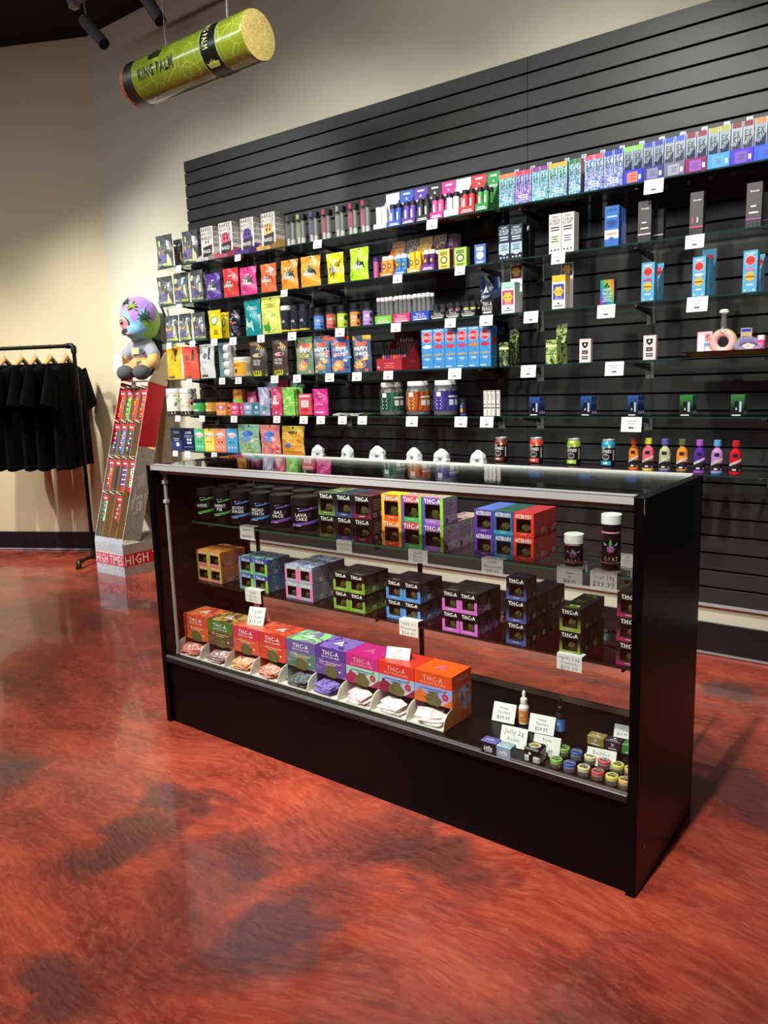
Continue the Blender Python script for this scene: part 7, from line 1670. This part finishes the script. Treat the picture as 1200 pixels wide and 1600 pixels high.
for a, e, r, col, rt in ((-.45, .75, .052, '1f4a34', 1.9), (.15, .5, .048, '7f9a2c', 1.5), (.75, .05, .052, '1e4632', 1.3)): ob('leaf', leaf(a, e, r, col, rt), body)
eye = G()
for rr_, cc, o_ in ((.052, '1c1416', 1.0), (.047, 'e87888', 1.02),): eye.disc(lambda x, z, o=1, k=o_: hm(-.42 + x / .13, -.2 + z / .155, k + .022), 0, 0, rr_, rr_ * .9, M(cc, .8), 1, 18)
eye.poly(lambda x, z, o=1: hm(-.42 + x / .13, -.2 + z / .155, 1.055), [(-.044, .012), (-.03, .036), (0, .045), (.03, .036), (.044, .012)], M('d8a080', .8), 1); eye.disc(lambda x, z, o=1: hm(-.42 + x / .13, -.2 + z / .155, 1.065), -.012, .012, .016, .015, BLK, 1, 10); eye.disc(lambda x, z, o=1: hm(-.42 + x / .13, -.2 + z / .155, 1.07), -.010, .016, .006, .005, W, 1, 8); ob('eye', eye, body)
ob('mouth', G().disc(lambda x, z, o=1: (-.03 + x, -.142 - .002 * o + abs(x) * .35, .318 + z), 0, 0, .04, .024, M('2c2228', .9), 1, 14).disc(lambda x, z, o=1: (-.015 + x, -.146 - .002 * o + abs(x) * .35, .308 + z), 0, 0, .018, .008, M('c07a90', .9), 1, 10), body)
ob('shirt_print', G().rect(lambda x, z, o=1: (x, -.0735 - .002 * o, z), -.04, .175, .015, .215, M('d8c080'), 1, 1).rect(lambda x, z, o=1: (x, -.0735 - .002 * o, z), .02, .18, .05, .21, M('3a4a68'), 1, 1), body)
ob('backpack', G().box(-.05, .1, .07, .13, .12, .27, BLKM, b=.015).tube([(.07, .07, .27), (.075, .02, .275), (.085, -.02, .24)], .008, BLKM, 6).tube([(.12, .06, .52), (.15, .09, .4), (.15, .11, .28), (.16, .12, .18)], .009, BLKM, 6).box(.1, .125, .08, .12, .14, .2, M('b82a30'), b=.004).box(.1, .13, .08, .12, .2, .245, M('c8d0d0'), b=.006), body)
cloth = thing('cloth_pouch', G().grid(lambda u, v: (lambda a_, k: (.042 * k * math.copysign(abs(math.cos(a_)) ** .6, math.cos(a_)), .014 * k * math.copysign(abs(math.sin(a_)) ** .6, math.sin(a_)), .115 * v + .004 * math.sin(3 * a_) * v))(2 * math.pi * u, 1 - .12 * math.sin(math.pi * v)), 20, 8, paint('d8cfc8', 'cream_cotton', .5, .95, 300)), 'small cream cloth pouch held by the plush', 'pouch', None, (-2.285, 1.468, 1.352), math.radians(20))

# ================= pipe clothes rack with black shirts
RX, RY, RH = -2.69, 1.395, 1.545; PIPE = M('1d1b1a', .35, .7); FIT = M('4a4238', .35, .8)
g = G().tube([(0, 0, .035), (0, 0, RH)], .0135, PIPE, 12)
rack = thing('clothes_rack', g, 'black iron pipe clothes rack with elbow fittings by the left wall', 'clothes rack', None, (RX, RY, 0))
dv = lambda t, z: (DL.x * t, DL.y * t, z)
ob('crossbar', G().tube([dv(.0, RH), dv(2.2, RH)], .0135, PIPE, 12), rack); ob('elbow_fitting', G().tube([(0, 0, RH - .05), (0, 0, RH - .008), dv(.012, RH), dv(.05, RH)], .019, PIPE, 12), rack)
ob('collar_fitting', G().tube([(0, 0, 1.13), (0, 0, 1.17)], .02, PIPE, 12), rack)
PV = Vector((-NL.x, -NL.y, 0)); ft = lambda t, z: (-PV.x * t, -PV.y * t, z)
ob('foot_pipe', G().tube([ft(-.22, .05), ft(.185, .05)], .0125, M('2a2623', .35, .7), 12), rack); ob('tee_fitting', G().tube([(0, 0, .03), (0, 0, .1)], .02, FIT, 12), rack)
ob('foot_elbow', G().tube([ft(.15, .05), ft(.185, .05), ft(.195, .035), ft(.195, .012)], .019, FIT, 12).tube([ft(.195, .001), ft(.195, .014)], .024, FIT, 12), rack)
ob('foot_elbow', G().tube([ft(-.19, .05), ft(-.22, .05), ft(-.23, .035), ft(-.23, .001)], .019, FIT, 12), rack)
ob('far_post', G().tube([dv(2.2, .001), dv(2.2, RH)], .0135, PIPE, 12), rack)


def shirt_meshes(sd):
    r = random.Random(sd); ph = [r.uniform(0, 6) for _ in range(4)]
    # (z, half width, half thickness)
    rows = [(-.012, .075, .012), (-.02, .11, .02), (-.045, .19, .03), (-.07, .235, .034), (-.12, .245, .036), (-.25, .24, .038), (-.42, .245, .04), (-.6, .25, .042), (-.74, .252, .044)]

    def bf(u, v):
        t = v * (len(rows) - 1); i = min(int(t), len(rows) - 2); k = t - i; z = rows[i][0] * (1 - k) + rows[i + 1][0] * k; hw = rows[i][1] * (1 - k) + rows[i + 1][1] * k; ht = rows[i][2] * (1 - k) + rows[i + 1][2] * k
        a = 2 * math.pi * u; c, s_ = math.cos(a), math.sin(a); wv = .012 * (-z / .74) * math.sin(5 * a + ph[0]) + .008 * (-z / .74) * math.sin(9 * a + ph[1])
        return (hw * math.copysign(abs(c) ** .7, c), (ht + wv) * math.copysign(abs(s_) ** .8, s_), z + .008 * math.sin(3 * a + ph[2]) * (v > .9))
    b = G().grid(bf, 40, 18, CLOTH); sl = []
    for sg in (-1, 1):
        p0 = Vector((sg * .205, 0, -.075)); p1 = Vector((sg * .305, .0, -.32)); d = (p1 - p0); nrm = Vector((d.z * -sg, 0, d.x * sg)).normalized()
        def sf(u, v, p0=p0, d=d, nrm=nrm, sg=sg):
            a = 2 * math.pi * u; c = p0 + d * v; rw, rt = .085 + .012 * v, .02 + .018 * v + .006 * math.sin(4 * a + ph[3]) * v
            return tuple(c + nrm * (rw * math.cos(a)) + Vector((0, rt * math.sin(a), 0)))
        sl.append(G().grid(sf, 20, 8, CLOTH))
    hem = G().grid(lambda u, v: (lambda q: (q[0] * 1.004, q[1] * 1.01, -.715 + .003 * v))(bf(u, .97)), 40, 1, M('1c1c1e', .9))
    return b, sl, hem


for i, (t_, yaw, yy) in enumerate(((.065, .10, 0), (.185, .02, 0), (.305, .08, 0), (.41, -.04, 0), (.545, .05, 0), (.67, .0, 0))):
    P = Vector((RX, RY, 0)) + DL * t_; az = math.atan2(-NL.y, -NL.x) + yaw   # local x runs towards the wall
    z = RH + .0135
    h = G().tube([(.0, 0, -.125), (0, 0, -.075), (0, 0, -.04), (.014, 0, -.032), (.022, 0, -.014), (.016, 0, .002), (0, 0, .0045), (-.014, 0, -.002), (-.018, 0, -.012)], .0018, CHROME, 6)
    nmh = ('nearest the rack end post', 'second from the end post', 'third from the end post', 'fourth from the end post', 'fifth from the end post', 'sixth from the end post, at the picture edge')[i]
    hg = thing('coat_hanger', h, 'wooden coat hanger on the pipe rack, %s' % nmh, 'coat hanger', 'wooden coat hangers', (P.x, P.y, z)); hg.rotation_euler = (0, 0, az)
    wd = M('c89a64', .4)
    ob('shoulders', G().tube([(-.2, 0, -.2), (-.12, -.004, -.165), (-.05, 0, -.12), (0, 0, -.085), (.05, 0, -.12), (.12, -.004, -.165), (.2, 0, -.2)], [.008, .011, .015, .019, .015, .011, .008], wd, 8), hg)
    if i < 2: sb, ssl, hem = shirt_meshes(i + 1); SM = (sb.mesh('t_shirt'), [q.mesh('sleeve') for q in ssl], hem.mesh('hem'))
    s = thing('t_shirt', SM[0], 'plain black t-shirt on a wooden hanger, %s' % nmh, 't-shirt', 'black t-shirts', (P.x, P.y, z - .115)); s.rotation_euler = (0, 0, az)
    for q in SM[1]: ob('sleeve', q, s)
    ob('hem', SM[2], s)

# ================= hanging leaf roll and track lamps
RC = Vector((-.655, .9, 2.712)); RL, RR = .43, .102


def leafskin(nt, n, l, p):
    tc = n.new('ShaderNodeTexCoord'); v = n.new('ShaderNodeTexVoronoi'); v.feature = 'DISTANCE_TO_EDGE'; v.inputs['Scale'].default_value = 16
    mp = n.new('ShaderNodeMapping'); mp.inputs['Scale'].default_value = (.8, 1.1, 1.1); l.new(tc.outputs['Object'], mp.inputs['Vector'])
    t = n.new('ShaderNodeTexNoise'); t.inputs['Scale'].default_value = 9; l.new(tc.outputs['Object'], t.inputs['Vector'])
    cr = n.new('ShaderNodeValToRGB'); e = cr.color_ramp.elements; e[0].color = hexc('b4bc6a'); e[1].position = .04; e[1].color = hexc('8f9c30')
    c2 = n.new('ShaderNodeMix'); c2.data_type = 'RGBA'; c2.blend_type = 'MULTIPLY'; c2.inputs[0].default_value = .5; c2.inputs[7].default_value = hexc('9ab860')
    l.new(mp.outputs[0], v.inputs['Vector']); l.new(v.outputs['Distance'], cr.inputs[0]); l.new(cr.outputs[0], c2.inputs[6]); l.new(t.outputs[0], c2.inputs[0]); l.new(c2.outputs[2], p.inputs['Base Color']); p.inputs['Roughness'].default_value = .22; p.inputs['Coat Weight'].default_value = .5


LS = nm('leaf_vein_print', leafskin); EMB = swirl('b83a20', '2c1410', 'e8703a', 30, .6, 1.5, 'ember_print'); TOB = swirl('d8c478', 'a08c40', 'c0ac5c', 120, .7, 1.5, 'rolled_tobacco')


def xl(prof, seg=36):
    g = G()
    for a in range(len(prof) - 1):
        x0, r0, m = prof[a]; x1, r1 = prof[a + 1][:2]
        if m is None: continue
        vs = []
        for i in range(seg): t = 2 * math.pi * i / seg; vs += [(x0, r0 * math.cos(t), r0 * math.sin(t)), (x1, r1 * math.cos(t), r1 * math.sin(t))]
        g.add(vs, [(2 * i, 2 * i + 1, 2 * ((i + 1) % seg) + 1, 2 * ((i + 1) % seg)) for i in range(seg)], m, abs(r1 - r0) < .02)
    return g


roll = thing('hanging_roll', xl([(-RL + .05, RR, LS), (RL - .01, RR, LS), (RL, RR * .97, None)]), 'giant green leaf wrapped roll with glowing red tip, hanging from the ceiling', 'hanging sign', None, RC)
ob('charred_band', xl([(-RL + .02, RR, M('1c1a16', .4)), (-RL + .07, RR * 1.003, M('2a2a1a', .4)), (-RL + .095, RR * 1.001, None)]), roll); ob('ember_tip', xl([(-RL - .012, .0, EMB), (-RL - .01, RR * .8, EMB), (-RL + .0, RR * .96, EMB), (-RL + .02, RR, None)]), roll)
ob('cut_end', xl([(RL, RR * .97, TOB), (RL + .002, RR * .6, TOB), (RL + .001, 0, None)]), roll)
rc = lambda x, s_, o=1: (x, -(RR + .0016 * o) * math.cos(s_ / RR), (RR + .0016 * o) * math.sin(s_ / RR))
crown = [(-.045, -.02), (-.055, .02), (-.03, .0), (-.022, .032), (-.008, .005), (0, .045), (.008, .005), (.022, .032), (.03, 0), (.055, .02), (.045, -.02)]
ob('printed_lettering', G().text(rc, 'KING PALM', -.155, -.012, .046, M('20261a', .4), .26, .06, 2).poly(lambda x, s_, o=1: rc(x, s_, o), [(-.165 + a * .9, .05 + b * .8) for a, b in crown], M('20261a', .4), 2), roll)
bd = xl([(RL - .27, RR * 1.004, M('8a9a70')), (RL - .265, RR * 1.005, M('15160f', .3)), (RL - .165, RR * 1.005, M('8a9a70')), (RL - .16, RR * 1.004, None)])
rv = lambda x, s_, o=1: (RL - .215 - s_, -(RR * 1.006 + .0014 * o) * math.cos(x / RR), (RR * 1.006 + .0014 * o) * math.sin(x / RR))
bd.text(lambda x, z, o=1: rv(-x, -z, o), 'KING PALM', -.04, -.012, .035, M('c8cc90'), .13, .0, 2); bd.poly(lambda x, z, o=1: rv(-x, -z, o), [(-.09 - b * .6 + .18, a * .7) for a, b in crown], M('b8c860'), 2); ob('black_band', bd, roll)
for s_, x in (('left', -.842 - RC.x), ('right', -.41 - RC.x)):
    ob('hanging_wire', G().tube([(x, -.003, RR - .002), (x + .004, -.012, ZC - RC.z - .002)], .0012, M('8a8a86', .3, .6), 5).tube([(x, .003, RR - .002), (x - .01, .014, ZC - RC.z - .002)], .0012, M('8a8a86', .3, .6), 5), roll)
    ob('hanging_loop', G().tube([(x + .01 * math.cos(k * .6), 0, RR + .006 + .009 * math.sin(k * .6)) for k in range(11)], .0025, CHROME, 6), roll)


def lamp(u0, v0, u1, v1, y, label, r=.032, head=None):
    a = onY(u0, v0, y); b = onY(u1, v1, y); d = (b - a); n = d.normalized(); DG = M('55565a', .5)
    t = thing('track_spotlight', G().tube([a - a, d], r, DG, 20, False), label, 'track light', 'track spotlights', a)
    ob('end_cap', G().tube([n * .0005, n * .004], r * .98, M('5a5b5e', .4), 20), t); ob('lens', G().tube([d - n * .02, d - n * .018], r * .93, M('2a2a2c', .2), 20), t)
    tr = Vector((-.045, .04, .14)) if head is None else head
    ob('arm', G().tube([tuple(d * .2), tuple(tr * .5 + d * .08), tuple(tr)], .006, M('9a9a98', .3, .4), 8), t)
    ob('track_adapter', G().box(tr.x - .13, tr.x + .06, tr.y - .03, tr.y + .03, tr.z, tr.z + .045, M('77787a', .4), b=.004).box(tr.x - .12, tr.x - .07, tr.y - .028, tr.y + .02, tr.z - .03, tr.z, M('8a8b8e', .4), b=.004).tube([(tr.x - .13, tr.y, tr.z + .05), (tr.x - .17, tr.y, tr.z + .01), (tr.x - .14, tr.y, tr.z - .03)], .008, BLK, 6), t)
    return a + tr


q1 = lamp(131, 31, 163, 69, 1.15, 'grey cylinder spotlight below the black ceiling, left of the hanging roll')
q2 = lamp(222, -12, 251, 33, 1.15, 'grey cylinder spotlight at the top edge, above the hanging roll')
zt = q1.z + .045
g = G().box(q1.x - .16, q2.x + .35, 1.15 + .03, 1.15 + .065, zt, zt + .03, M('1c1c1e', .5)); tk = thing('light_track', g, 'black ceiling light track carrying the grey spotlights', 'light track')
for x in (q1.x + .1, q2.x + .2): ob('drop_rod', G().tube([(x, 1.197, zt + .03), (x, 1.197, ZC)], .006, BLK, 6), tk)
